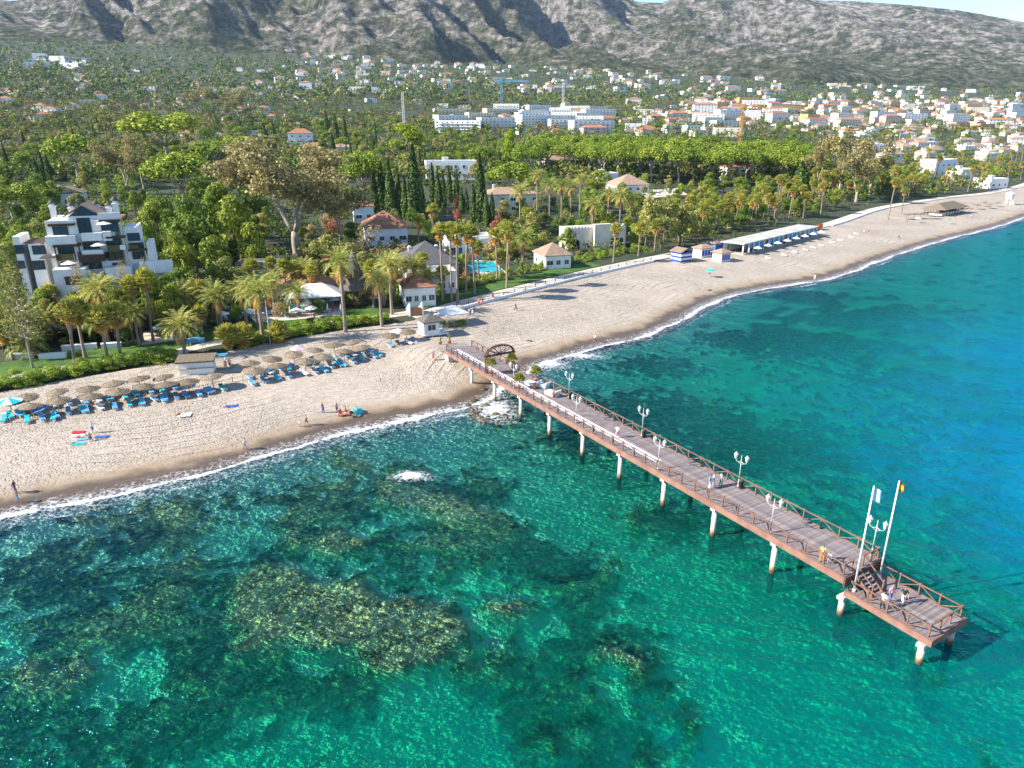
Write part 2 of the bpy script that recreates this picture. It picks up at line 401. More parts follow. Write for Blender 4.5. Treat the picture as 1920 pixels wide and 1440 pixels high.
struct('beach', npmesh('beach', np.stack([X.ravel(), Y.ravel(), Z.ravel()], 1), gridfaces(len(st), len(tt)), [sand_material()], True, {'shore': DS.ravel()}))

# ---------------------------------------------------------------- sea bed with reefs, weed and a painted shade under the pier
def poly_sd(poly, x, y):
    poly = np.array(poly); d = np.full(x.shape, 1e9); ins = np.zeros(x.shape, bool)
    for a, b in zip(poly, np.roll(poly, -1, 0)):
        dx, dy = b - a; t = np.clip(((x - a[0]) * dx + (y - a[1]) * dy) / (dx * dx + dy * dy), 0, 1)
        d = np.minimum(d, np.hypot(x - a[0] - t * dx, y - a[1] - t * dy))
        c = (a[1] > y) != (b[1] > y); xx = a[0] + (y - a[1]) / (b[1] - a[1] + 1e-12) * dx; ins ^= c & (x < xx)
    return np.where(ins, d, -d)
ROCKS = [[at(*q)[:2] for q in P_] for P_ in (
    [(448, 1052), (520, 1046), (600, 1062), (640, 1075), (690, 1062), (722, 1105), (830, 1112), (880, 1155), (890, 1185), (810, 1248), (750, 1275), (680, 1258), (620, 1215), (530, 1205), (432, 1225), (426, 1130)],
    [(690, 893), (740, 893), (800, 912), (870, 925), (945, 962), (900, 972), (850, 980), (800, 968), (762, 950), (700, 935)],
    [(600, 842), (640, 835), (690, 858), (700, 880), (660, 885), (618, 868)],
    [(90, 1250), (140, 1225), (175, 1215), (185, 1240), (150, 1290), (110, 1310)], [(515, 985), (560, 978), (580, 1010), (545, 1030)], [(740, 1000), (840, 1005), (850, 1028), (770, 1025)],
    [(900, 1112), (975, 1108), (1010, 1130), (960, 1165), (905, 1150)], [(0, 1240), (60, 1215), (95, 1240), (80, 1290), (20, 1300)],
    [(560, 1000), (640, 985), (700, 1000), (690, 1030), (600, 1035)], [(300, 935), (350, 930), (370, 965), (330, 985), (290, 965)], [(1100, 1195), (1180, 1190), (1240, 1230), (1200, 1260), (1120, 1235)])]
WEED_SHADE_BLOBS = [(330, 985, 105, 45, .8), (130, 1090, 150, 80, .8), (230, 1040, 120, 50, .75), (60, 1340, 150, 120, 1), (390, 1215, 90, 80, 1), (515, 1285, 95, 55, 1.2), (670, 1290, 60, 60, 1.1),
         (830, 1250, 90, 40, 1.1), (900, 1290, 90, 40, 1.1), (1010, 1360, 100, 80, 1), (1140, 1400, 120, 90, 1), (1110, 1130, 120, 50, .9), (1060, 1080, 80, 45, 1.1), (1130, 1190, 110, 50, .9), (1230, 1310, 70, 90, .8),
         (880, 1010, 110, 45, .8), (1250, 980, 90, 40, .9), (620, 950, 130, 50, .7), (420, 970, 130, 45, .6), (180, 1010, 150, 40, .6), (720, 1030, 130, 50, .8), (990, 1050, 90, 50, .9), (760, 930, 110, 40, .8), (150, 1180, 140, 60, .9), (300, 1120, 120, 60, .8), (200, 1400, 150, 60, .9), (450, 1110, 70, 60, .6), (560, 1015, 80, 40, .8), (250, 1180, 140, 60, .7), (420, 1350, 70, 60, .8), (1000, 1240, 120, 50, .8),
         (1650, 1150, 90, 60, .8), (1340, 985, 60, 40, .8), (900, 930, 90, 30, .8), (1200, 1010, 60, 40, .6), (1090, 830, 70, 30, .8), (1000, 850, 50, 25, .4), (1180, 770, 160, 30, 1.0), (1420, 830, 180, 50, 1.1), (1310, 790, 120, 40, 1),  # the first patch here paints the pier's shadow, laid in with the weed
         (1240, 690, 90, 22, .9), (1500, 640, 220, 25, .9), (1650, 590, 200, 18, .9), (1620, 700, 260, 22, .6), (1500, 560, 130, 12, .8), (1780, 780, 180, 40, .5), (1830, 950, 120, 60, .5), (1700, 850, 150, 60, .5), (50, 1000, 90, 40, .5), (960, 780, 60, 16, .6)]
CLEAR = [(800, 1360, 150, 75, .9), (1260, 1090, 90, 70, .7), (1150, 1010, 80, 35, .6), (1380, 1180, 110, 80, .6), (250, 1265, 70, 45, .8), (590, 1240, 50, 28, .7), (1080, 930, 120, 35, .6), (1180, 1150, 60, 25, .6), (620, 1090, 1, 1, 0), (60, 1170, 50, 25, .6), (930, 1120, 40, 20, .4), (1500, 1250, 160, 90, .5), (860, 850, 120, 25, .5), (1450, 700, 200, 18, .4), (1480, 1400, 160, 90, .5)]
def reef_fields(X, Y):
    wx = X + 1.5 * fbm(X * 0.35, Y * 0.35, 3); wy = Y + 1.5 * fbm(X * 0.35 + 40, Y * 0.35, 3)
    rock = np.zeros(X.shape)
    for P_ in ROCKS: rock = np.maximum(rock, sstep(poly_sd(P_, wx, wy), -0.9, 1.3))
    weed = np.zeros(X.shape)
    for (px, py, rx, ry, a) in WEED_SHADE_BLOBS:
        c = at(px, py, -1.5); e = at(px + rx, py, -1.5); g1 = at(px, py - ry, -1.5); g0 = at(px, py + ry, -1.5)
        weed = np.maximum(weed, a * np.exp(-(((wx - c[0]) / (e[0] - c[0]))**2 + ((wy - c[1]) / ((g1[1] - g0[1]) / 2))**2)))
    for (px, py, rx, ry, a) in CLEAR:
        c = at(px, py, -1.5); e = at(px + rx, py, -1.5); g1 = at(px, py - ry, -1.5); g0 = at(px, py + ry, -1.5)
        weed = weed - a * np.exp(-(((wx - c[0]) / (e[0] - c[0]))**2 + ((wy - c[1]) / ((g1[1] - g0[1]) / 2))**2))
    ra, rb = X * 0.82 + Y * 0.57, -X * 0.57 + Y * 0.82
    t = weed * 1.05 + 0.55 * fbm(ra * 0.10, rb * 0.16, 2) + 0.75 * fbm(X * 0.42, Y * 0.42, 4, g=0.65)
    cover = sstep(t - 0.5 * np.exp(-np.abs(sdist(SHORE, X, Y)) / 7.0), 0.10, 0.50)
    near = (1 - sstep(X + 0.6 * (Y - 70), 18, 40)) * (1 - sstep(Y, 84, 100))                     # the reef flats lie left of the pier
    flat = cover * near * sstep(fbm(X * 0.11 + 5, Y * 0.11, 2) + 0.5 * fbm(X * 0.5, Y * 0.5, 3), -0.10, 0.35)
    return np.maximum(rock, 0.62 * flat), cover
def seabed_material():
    m, n, o = _nt('sea_bed'); co = tco(n)
    s1 = noise(n, co, 0.35, 5, 0.6); s2 = noise(n, co, 1.6, 4, 0.7)
    sand = mixc(n, 0.5, ramp(n, s1, [(0.3, (0.62, 0.60, 0.47)), (0.7, (0.84, 0.81, 0.65))]).outputs[0], ramp(n, s2, [(0.3, (0.58, 0.56, 0.44)), (0.7, (0.82, 0.78, 0.64))]).outputs[0])
    wv = n.nodes.new('ShaderNodeVectorMath'); wv.operation = 'ADD'; wc = n.nodes.new('ShaderNodeCombineXYZ'); w0 = noise(n, co, 0.9, 3); n.links.new(w0, wc.inputs[0]); n.links.new(noise(n, co, 1.1, 3), wc.inputs[1]); n.links.new(co, wv.inputs[0]); n.links.new(wc.outputs[0], wv.inputs[1])
    vor = n.nodes.new('ShaderNodeTexVoronoi'); vor.inputs['Scale'].default_value = 1.5; n.links.new(wv.outputs[0], vor.inputs['Vector'])
    cell = n.nodes.new('ShaderNodeSeparateColor'); n.links.new(vor.outputs['Color'], cell.inputs[0])
    s3 = noise(n, co, 2.4, 5, 0.74)
    w = ramp(n, math_(n, 'ADD', math_(n, 'MULTIPLY', cell.outputs[0], 0.42), math_(n, 'ADD', math_(n, 'MULTIPLY', s3, 0.55), math_(n, 'MULTIPLY', vor.outputs['Distance'], -0.25))), [(0.22, (0.03, 0.034, 0.018)), (0.40, (0.115, 0.118, 0.055)), (0.55, (0.28, 0.27, 0.13)), (0.68, (0.60, 0.58, 0.33))]).outputs[0]
    rk = ramp(n, math_(n, 'ADD', math_(n, 'MULTIPLY', cell.outputs[1], 0.28), math_(n, 'ADD', math_(n, 'MULTIPLY', s3, 0.62), math_(n, 'MULTIPLY', noise(n, co, 0.35, 2), 0.14))), [(0.30, (0.05, 0.04, 0.016)), (0.41, (0.30, 0.235, 0.075)), (0.51, (0.62, 0.50, 0.17)), (0.65, (0.88, 0.78, 0.36))]).outputs[0]
    k = attr(n, 'weed'); kk = ramp(n, math_(n, 'ADD', k, math_(n, 'MULTIPLY', math_(n, 'SUBTRACT', math_(n, 'ADD', math_(n, 'MULTIPLY', s3, 0.6), math_(n, 'MULTIPLY', s2, 0.4)), 0.5), 1.3)), [(0.12, 0.0), (0.72, 1.0)]).outputs[0]
    c = mixc(n, kk, sand, w); c = mixc(n, attr(n, 'rock'), c, rk)
    p = N(n, 'ShaderNodeBsdfPrincipled', Roughness=0.95); n.links.new(c, p.inputs['Base Color'])
    n.links.new(bump(n, math_(n, 'ADD', s2, math_(n, 'MULTIPLY', vor.outputs['Distance'], k)), 0.45, 0.4), p.inputs['Normal'])
    n.links.new(p.outputs[0], o.inputs[0]); return m
SEABED = seabed_material()
def bed(X, Y):
    DS = sdist(SHORE, X, Y); Z = bed_h(X, Y, DS); rock, weed = reef_fields(X, Y)
    lump = np.abs(fbm(X * 0.55, Y * 0.55, 3, g=0.6)); off = sstep(-DS, 1, 4)
    Z = Z + off * weed * (0.30 * (-Z) * 0.5 + 0.55 * lump)
    top = -0.26 - 0.35 * np.abs(fbm(X * 0.2, Y * 0.2, 2)) - 0.22 * lump
    Z = np.where(rock > 0, Z + (np.maximum(top, Z) - Z) * rock, Z)
    Z = np.minimum(Z, np.where(DS < 0, -0.05, -0.12)); return DS, Z, rock, weed
xs = np.arange(-78, 72.01, 0.40); ys = np.arange(24, 150, 0.40); Y, X = np.meshgrid(ys, xs, indexing='ij')
DS, Z, rock, weed = bed(X, Y); f = gridfaces(len(ys), len(xs), DS < 1.2); f = f[:, ::1]
v, f, A = compact(np.stack([X.ravel(), Y.ravel(), Z.ravel()], 1), f, {'rock': rock.ravel(), 'weed': weed.ravel()})
struct('seabed', npmesh('seabed', v, f, [SEABED], True, A))
xs = np.concatenate([np.arange(-300, 600, 3.0), np.geomspace(600, 8500, 30)]); xs = np.concatenate([-np.geomspace(300, 8500, 25)[::-1], xs[1:]])
ys = np.concatenate([-np.geomspace(3, 3500, 25)[::-1], np.arange(0, 520, 3.0), np.geomspace(520, 8200, 40)]); Y, X = np.meshgrid(ys, xs, indexing='ij')
DS, Z, rock, weed = bed(X, Y); inn = (X > -75) & (X < 69) & (Y > 27) & (Y < 147); Z = np.where(inn, -9.0, Z)
f = gridfaces(len(ys), len(xs), (DS < 2) & ~inn); v, f, A = compact(np.stack([X.ravel(), Y.ravel(), Z.ravel()], 1), f, {'rock': rock.ravel(), 'weed': weed.ravel()})
struct('seabed', npmesh('seabed_outer', v, f, [SEABED], True, A))

# ---------------------------------------------------------------- water
def water_material():
    m, n, o = _nt('sea_water'); co = tco(n)
    d = attr(n, 'depth')
    # optical thickness of the water column: red is lost first, then blue and green
    def ex(k): return math_(n, 'EXPONENT', math_(n, 'MULTIPLY', d, -k))
    cc = n.nodes.new('ShaderNodeCombineColor')
    for i, k in enumerate((1.0, 0.060, 0.235)): n.links.new(ex(k), cc.inputs[i])
    tr = n.nodes.new('ShaderNodeBsdfTransparent'); n.links.new(cc.outputs[0], tr.inputs[0])
    sc = n.nodes.new('ShaderNodeBsdfDiffuse')
    scc = mixc(n, ramp(n, math_(n, 'DIVIDE', d, 12.0), [(0.15, 0.0), (0.36, 1.0)]).outputs[0], (0.0, 0.38, 0.23), (0.0, 0.26, 0.46))
    n.links.new(scc, sc.inputs[0])
    mx = n.nodes.new('ShaderNodeMixShader'); n.links.new(math_(n, 'SUBTRACT', 1.0, math_(n, 'EXPONENT', math_(n, 'MULTIPLY', math_(n, 'MULTIPLY', d, d), -0.032))), mx.inputs[0])
    n.links.new(tr.outputs[0], mx.inputs[1]); n.links.new(sc.outputs[0], mx.inputs[2])
    w1 = noise(n, mapping(n, co, (0.35, 1.0, 1), (0, 0, R(-22))), 0.55, 4, 0.6)
    w2 = noise(n, mapping(n, co, (0.6, 1.0, 1), (0, 0, R(-5))), 2.3, 3, 0.6); w3 = noise(n, mapping(n, co, (0.3, 1.0, 1), (0, 0, R(-25))), 0.12, 2)
    h = math_(n, 'ADD', math_(n, 'MULTIPLY', w1, 0.60), math_(n, 'ADD', math_(n, 'MULTIPLY', w2, 0.20), math_(n, 'MULTIPLY', w3, 0.9)))
    nb = bump(n, h, 1.0, 1.15)
    gl = N(n, 'ShaderNodeBsdfGlossy', Roughness=0.15, Color=(0.15, 0.66, 0.92, 1)); n.links.new(nb, gl.inputs['Normal'])
    fr = N(n, 'ShaderNodeFresnel', IOR=1.33); n.links.new(nb, fr.inputs['Normal'])
    n.links.new(nb, sc.inputs['Normal'])
    m2 = n.nodes.new('ShaderNodeMixShader'); n.links.new(fr.outputs[0], m2.inputs[0]); n.links.new(mx.outputs[0], m2.inputs[1]); n.links.new(gl.outputs[0], m2.inputs[2])
    n.links.new(m2.outputs[0], o.inputs[0]); return m
def axis(fine0, fine1, step, lo, hi, k=30):
    a = np.arange(fine0, fine1, step)
    return np.concatenate([fine0 - np.geomspace(step, fine0 - lo, k)[::-1], a, a[-1] + np.geomspace(step, hi - a[-1], k)])
xs = axis(-85, 130, 0.8, -8550, 8550, 60); ys = axis(20, 210, 0.8, -3550, 8250, 60); Y, X = np.meshgrid(ys, xs, indexing='ij')
DS, Z, rock, weed = bed(X, Y); dep = np.clip(-Z, 0, 14)
f = gridfaces(len(ys), len(xs), DS < 4); v, f, A = compact(np.stack([X.ravel(), Y.ravel(), 0 * X.ravel()], 1), f, {'depth': dep.ravel()})
struct('sea', npmesh('sea', v, f, [water_material()], True, A))

# ---------------------------------------------------------------- surf foam
def foam_material():
    m, n, o = _nt('sea_foam'); co = tco(n); vv = attr(n, 'across'); th = attr(n, 'thick')
    lace = n.nodes.new('ShaderNodeTexVoronoi'); lace.feature = 'DISTANCE_TO_EDGE'; lace.inputs['Scale'].default_value = 1.8
    nz = noise(n, co, 1.3, 5, 0.65); wv = n.nodes.new('ShaderNodeVectorMath'); wv.operation = 'ADD'
    cv = n.nodes.new('ShaderNodeCombineXYZ'); n.links.new(nz, cv.inputs[0]); n.links.new(nz, cv.inputs[1]); n.links.new(co, wv.inputs[0]); n.links.new(cv.outputs[0], wv.inputs[1]); n.links.new(wv.outputs[0], lace.inputs['Vector'])
    body = math_(n, 'ADD', th, math_(n, 'MULTIPLY', math_(n, 'SUBTRACT', nz, 0.5), 1.5))
    a1 = ramp(n, body, [(0.38, 0.0), (0.74, 1.0)]).outputs[0]
    a2 = math_(n, 'MULTIPLY', ramp(n, lace.outputs['Distance'], [(0.01, 1.0), (0.16, 0.0)]).outputs[0], ramp(n, body, [(0.0, 0.0), (0.5, 0.7)]).outputs[0])
    al = math_(n, 'MAXIMUM', a1, a2)
    p = N(n, 'ShaderNodeBsdfPrincipled', Roughness=0.8); p.inputs['Base Color'].default_value = (0.86, 0.88, 0.9, 1)
    n.links.new(bump(n, nz, 0.6, 0.15), p.inputs['Normal'])
    t = n.nodes.new('ShaderNodeBsdfTransparent'); mx = n.nodes.new('ShaderNodeMixShader')
    n.links.new(al, mx.inputs[0]); n.links.new(t.outputs[0], mx.inputs[1]); n.links.new(p.outputs[0], mx.inputs[2]); n.links.new(mx.outputs[0], o.inputs[0]); return m
FOAM = foam_material()
st = np.concatenate([np.arange(s0, s0 + 330, 0.5), s0 + 330 + np.arange(1, 900, 4.0)]); st = st[st < LS[-1]]; S_, _ = resample(SHORE, st)
T_ = np.gradient(S_, axis=0); T_ /= np.linalg.norm(T_, axis=1)[:, None]; NO = np.stack([T_[:, 1], -T_[:, 0]], 1)     # seaward
vv = np.linspace(-2.2, 4.8, 40)
run = 0.8 * fbm(st / 11, 0 * st, 3); wid = 0.70 + 0.5 * fbm(st / 23 + 9, 0 * st + 3, 3)
X = S_[:, None, 0] + NO[:, None, 0] * vv; Y = S_[:, None, 1] + NO[:, None, 1] * vv
u = vv[None, :] + run[:, None] - 0.5
al = fbm(st / 7 + 3, 0 * st + 8, 3)[:, None]; al2 = fbm(st / 16 + 31, 0 * st + 2, 2)[:, None]
th = np.exp(-((u - 0.3) / np.maximum(wid, 0.38)[:, None])**2) * (0.62 + 0.45 * al) - 0.04 + 0.26 * np.exp(-((u + 1.0) / 0.9)**2) + 0.16 * np.exp(-((u - 1.6) / 1.4)**2) + np.clip(0.05 + 1.0 * al2, 0, 0.6) * np.exp(-((u - 2.7 - 0.6 * al) / 0.32)**2)
edge = sstep(vv, -2.2, -1.5) * (1 - sstep(vv, 3.4, 4.6)); th = th * edge[None, :] - 0.5 * (1 - edge[None, :])
DS = sdist(SHORE, X, Y); Zf = np.maximum(0.03, beach_h(DS, np.full(DS.shape, -30.0)) + 0.03) + 0.16 * np.exp(-((u - 0.9) / 0.7)**2)
fo = struct('surf', npmesh('surf', np.stack([X.ravel(), Y.ravel(), Zf.ravel()], 1), gridfaces(len(st), len(vv)), [FOAM], True, {'across': (0 * X + vv).ravel(), 'thick': th.ravel()}))
def foam_patch(px, py, rx, ry, amt, crest=0.12):
    c = at(px, py); ex = at(px + rx, py)[0] - c[0]; ey = (at(px, py - ry)[1] - at(px, py + ry)[1]) / 2
    a = np.linspace(-1.3, 1.3, 60); V, U = np.meshgrid(a, a, indexing='ij'); r = np.hypot(U, V + 0.35 * U * U)
    th = amt * np.exp(-(r / 0.62)**2) - 0.25 * sstep(r, 0.8, 1.2)
    struct('surf', npmesh('surf_patch', np.stack([(c[0] + U * ex).ravel(), (c[1] + V * ey).ravel(), (0.04 + crest * np.exp(-(r / 0.5)**2)).ravel()], 1), gridfaces(60, 60), [FOAM], True, {'across': r.ravel(), 'thick': th.ravel()}))
foam_patch(772, 893, 50, 12, 0.85, 0.3); foam_patch(930, 768, 52, 30, 0.72, 0.1); foam_patch(1030, 682, 45, 14, 0.75, 0.1); foam_patch(1090, 668, 60, 8, 0.6, 0.1)

# ---------------------------------------------------------------- mountains
def mountain_material():
    m, n, o = _nt('mountain_rock'); co = tco(n); g = n.nodes.new('ShaderNodeNewGeometry')
    sep = n.nodes.new('ShaderNodeSeparateXYZ'); n.links.new(g.outputs['Position'], sep.inputs[0])
    a = noise(n, mapping(n, co, (1, 1, 2.2)), 0.011, 10, 0.78); b = noise(n, co, 0.022, 9, 0.8); c0 = noise(n, co, 0.0016, 4, 0.6)
    rk = ramp(n, b, [(0.40, (0.12, 0.11, 0.095)), (0.49, (0.34, 0.30, 0.265)), (0.60, (0.68, 0.61, 0.55))]).outputs[0]
    gr = ramp(n, b, [(0.40, (0.03, 0.042, 0.022)), (0.50, (0.10, 0.112, 0.06)), (0.60, (0.27, 0.25, 0.165))]).outputs[0]
    low = ramp(n, math_(n, 'DIVIDE', sep.outputs[2], 1000.0), [(0.20, 0.15), (0.42, 0.04), (0.9, 0.0)]).outputs[0]
    k = math_(n, 'ADD', math_(n, 'ADD', math_(n, 'MULTIPLY', a, 0.75), math_(n, 'MULTIPLY', c0, 0.3)), low)
    c = mixc(n, ramp(n, k, [(0.50, 0.0), (0.575, 1.0)]).outputs[0], rk, gr)
    p = N(n, 'ShaderNodeBsdfPrincipled', Roughness=1.0); p.inputs['Specular IOR Level'].default_value = 0.0; n.links.new(c, p.inputs['Base Color'])
    n.links.new(bump(n, math_(n, 'ADD', a, math_(n, 'MULTIPLY', b, 0.35)), 1.0, 90.0), p.inputs['Normal']); n.links.new(p.outputs[0], o.inputs[0]); return m
_rp = np.array([(-900, 150), (-200, 60), (0, 17), (40, 8), (62, 0), (120, -30), (400, -110), (700, -130), (1000, -70), (1150, -15), (1192, 3), (1240, 6), (1275, -8), (1400, -16), (1530, 0), (1600, 2), (1700, 9), (1800, 19), (1920, 41), (2100, 70), (2600, 130)], float)
ys = np.concatenate([np.linspace(2600, 6000, 270), np.linspace(6030, 8200, 20)]); us = np.linspace(-0.98, 0.98, 620)
Y, U = np.meshgrid(ys, us, indexing='ij'); X = U * Y; px = 960 + 1485 * U
yr = 5600 + 250 * fbm(U * 3, 0 * U, 2); zr = CAM_H + yr * np.interp(px, _rp[:, 0], [ray(960, q)[2] / ray(960, q)[1] for q in _rp[:, 1]])
y0 = 3150 + 300 * fbm(U * 4 + 7, 0 * U, 3) + 350 * U
t = (Y - y0) / (yr - y0); tc = np.clip(t, 0, 1); base = ground_h(X, np.minimum(Y, 3600))
cx, cy = X + 0.55 * Y, Y - 0.1 * X
wz = fbm(cx / 900, cy / 1300, 3); rg = ridged(cx / 1150 + 0.35 * wz, cy / 2600 + 0.35 * wz, 4, 0.42); rg2 = ridged((cx + 0.4 * cy) / 300 + 3 + 0.4 * wz, cy / 1000 + 0.4 * wz, 4, 0.5)
mass = tc**1.15; mid = np.sin(np.clip(tc, 0, 1) * PI)**0.8 * np.clip((30 - np.interp(px, _rp[:, 0], _rp[:, 1])) / 90, 0.20, 1)
Z = base * (1 - mass) + zr * mass + mid * (860 * (rg - 0.60) + 330 * (rg2 - 0.6)) + 34 * mid * fbm(X / 70, Y / 90, 3)
Z = np.where(t > 1, zr - (t - 1) * 900, Z); Z = np.where(t < 0, base - 12, np.where(tc < 0.06, (base - 12) * (1 - tc / 0.06) + Z * tc / 0.06, Z))
Z = np.maximum(Z, base - 14)
struct('mountains', npmesh('mountains', np.stack([X.ravel(), Y.ravel(), Z.ravel()], 1), gridfaces(len(ys), len(us)), [mountain_material()], True))
# ================================================================ vegetation
BARK = pm('bark_grey', (0.20, 0.155, 0.115), (0.11, 0.085, 0.065), 1.5, 0.95, 0.4)
BARK_PALE = pm('bark_pale', (0.42, 0.36, 0.29), (0.25, 0.20, 0.16), 0.8, 0.9, 0.3)
BARK_PALM = pm('bark_palm', (0.30, 0.235, 0.175), (0.16, 0.12, 0.09), 3.0, 0.95, 0.5)
L_PINE = leafm('pine_needles', (0.038, 0.075, 0.010), (0.162, 0.205, 0.034), 0.15, 0.35)
L_GREEN = leafm('broad_leaves', (0.03, 0.062, 0.012), (0.155, 0.195, 0.04), 0.25, 0.55, 0.05)
L_OLIVE = leafm('olive_leaves', (0.055, 0.070, 0.026), (0.23, 0.225, 0.095), 0.2, 0.5, 0.04)
L_EUC = leafm('eucalyptus_leaves', (0.065, 0.065, 0.030), (0.215, 0.185, 0.125), 0.2, 0.3)
L_LIME = leafm('lime_leaves', (0.06, 0.10, 0.008), (0.20, 0.25, 0.022), 0.3, 0.2)
L_CYP = leafm('cypress_leaves', (0.014, 0.034, 0.012), (0.070, 0.105, 0.036), 0.1, 0.35)
L_DRY = leafm('dry_twigs', (0.11, 0.085, 0.06), (0.30, 0.23, 0.17), 0.15, 0.3)
L_DATE = leafm('date_fronds', (0.085, 0.11, 0.035), (0.29, 0.29, 0.125), 0.25, 0.35)
L_FAN = leafm('fan_fronds', (0.10, 0.13, 0.03), (0.32, 0.30, 0.10), 0.3, 0.35)
L_SKIRT = leafm('dead_fronds', (0.17, 0.11, 0.045), (0.46, 0.31, 0.13), 0.2, 0.3)
L_FRUIT = leafm('date_fruit', (0.45, 0.20, 0.01), (0.80, 0.42, 0.03), 0.1, 0.2)
L_HEDGE = leafm('hedge_leaves', (0.040, 0.080, 0.014), (0.20, 0.27, 0.05), 0.25, 0.35)
L_FLOWER = leafm('bougainvillea', (0.10, 0.05, 0.03), (0.26, 0.11, 0.10), 0.25, 0.3)

def cards(P_, S_, rng, up=0.35, out=None):
    """leaf sprays: one small bent quad at each point"""
    n = len(P_); d = rng.normal(size=(n, 3)); 
    if out is not None: d = d * 0.55 + out
    d[:, 2] += up; d /= np.linalg.norm(d, axis=1)[:, None]
    a = np.cross(d, rng.normal(size=(n, 3))); a /= np.linalg.norm(a, axis=1)[:, None] + 1e-9; b = np.cross(d, a)
    s = S_[:, None] * rng.uniform(0.6, 1.35, (n, 1)); r = rng.uniform(0.5, 1.0, (n, 1))
    v = np.stack([P_ - a * s, P_ - b * s * r + d * s * 0.25, P_ + a * s, P_ + b * s * r - d * s * 0.15], 1).reshape(-1, 3)
    return v, np.arange(4 * n).reshape(n, 4)
def blob_points(blobs, dens, rng, fill=0.72):
    """points near the skin of each ellipsoid (cx,cy,cz,rx,ry,rz)"""
    P_, O = [], []
    for (cx, cy, cz, rx, ry, rz) in blobs:
        n = max(4, int(dens * (rx * ry + ry * rz + rx * rz)))
        d = rng.normal(size=(n, 3)); d /= np.linalg.norm(d, axis=1)[:, None]
        r = fill + (1.06 - fill) * rng.random((n, 1))**0.6
        P_.append(np.array([cx, cy, cz]) + d * r * np.array([rx, ry, rz])); O.append(d)
    return np.vstack(P_), np.vstack(O)
def crown_mesh(name, blobs, dens, size, mat, seed, up=0.35, fill=0.7, outw=1.0):
    rng = np.random.default_rng(seed); P_, O = blob_points(blobs, dens, rng, fill)
    v, f = cards(P_, np.full(len(P_), size), rng, up, O * outw); return npmesh(name, v, f, [mat])
def limb(mb, p, q, r0, r1, bend, rnd, n=4, seg=6):
    p = Vector(p); q = Vector(q); pts = []
    for i in range(n + 1):
        t = i / n; o = Vector((rnd.uniform(-1, 1), rnd.uniform(-1, 1), rnd.uniform(-.3, .6))) * bend * math.sin(t * PI)
        pts.append(p.lerp(q, t) + o)
    mb.tube(pts, [r0 + (r1 - r0) * i / n for i in range(n + 1)], seg)
# every template is built at unit size: height 1 (ground to top), crown about 1 wide; scaled to metres at each place
TPL = {}
def tpl(kind, trunk, crown, extra=()): TPL.setdefault(kind, []).append((trunk, crown, extra))
def mk_pine(seed):
    r = random.Random(seed); mb = MB(); bl = []
    H_ = 1.0; fork = r.uniform(0.42, 0.55); lean = (r.uniform(-.05, .05), r.uniform(-.05, .05))
    limb(mb, (0, 0, -0.03), (lean[0], lean[1], fork), 0.026, 0.019, 0.015, r)
    k = r.randint(6, 8)
    for i in range(k):
        a = 2 * PI * i / k + r.uniform(-.3, .3); R_ = r.uniform(0.16, 0.34); z = 0.72 + 0.14 * (1 - (R_ / 0.36)**2) + r.uniform(-.03, .03)
        e = (lean[0] + R_ * math.cos(a), lean[1] + R_ * math.sin(a), z - 0.05)
        limb(mb, (lean[0], lean[1], fork - r.uniform(0, .08)), e, 0.013, 0.004, 0.02, r)
        bl.append((e[0], e[1], z, r.uniform(.15, .20), r.uniform(.15, .20), r.uniform(.12, .16)))
    for i in range(9):
        a = r.uniform(0, 2 * PI); R_ = r.uniform(0, .42); z = 0.89 - 0.22 * (R_ / .42)**2
        bl.append((lean[0] + R_ * math.cos(a), lean[1] + R_ * math.sin(a), z, r.uniform(.10, .16), r.uniform(.10, .16), r.uniform(.08, .12)))
    tpl('pine', mb.mesh('pine_trunk', BARK_PALE), crown_mesh('pine_crown', bl, 3600, 0.0195, L_PINE, seed, 0.75, 0.6))
def mk_round(kind, mat, seed, n=16, squash=1.0, gap=0.0, dens=3400, size=0.0235, tall=0.62, bark=BARK, lo=0.34):
    r = random.Random(seed); mb = MB(); bl = []
    limb(mb, (0, 0, -0.03), (r.uniform(-.03, .03), r.uniform(-.03, .03), 0.40), 0.030, 0.02, 0.015, r)
    for i in range(n):
        a = r.uniform(0, 2 * PI); t = r.random(); z = lo + (0.92 - lo) * t; R_ = 0.40 * math.sin((0.18 + 0.80 * t) * PI)**0.7 * r.uniform(0.35, 1.0)
        c = (R_ * math.cos(a), R_ * math.sin(a) * squash, z); q = r.uniform(.10, .19) * (1 - gap)
        bl.append((c[0], c[1], c[2], q, q * r.uniform(.8, 1.2), q * r.uniform(.6, .9)))
        if i % 3 == 0: limb(mb, (0, 0, r.uniform(.22, .40)), c, 0.013, 0.003, 0.03, r, 3, 5)
    tpl(kind, mb.mesh(kind + '_trunk', bark), crown_mesh(kind + '_crown', bl, dens, size, mat, seed, 0.4, 0.62))
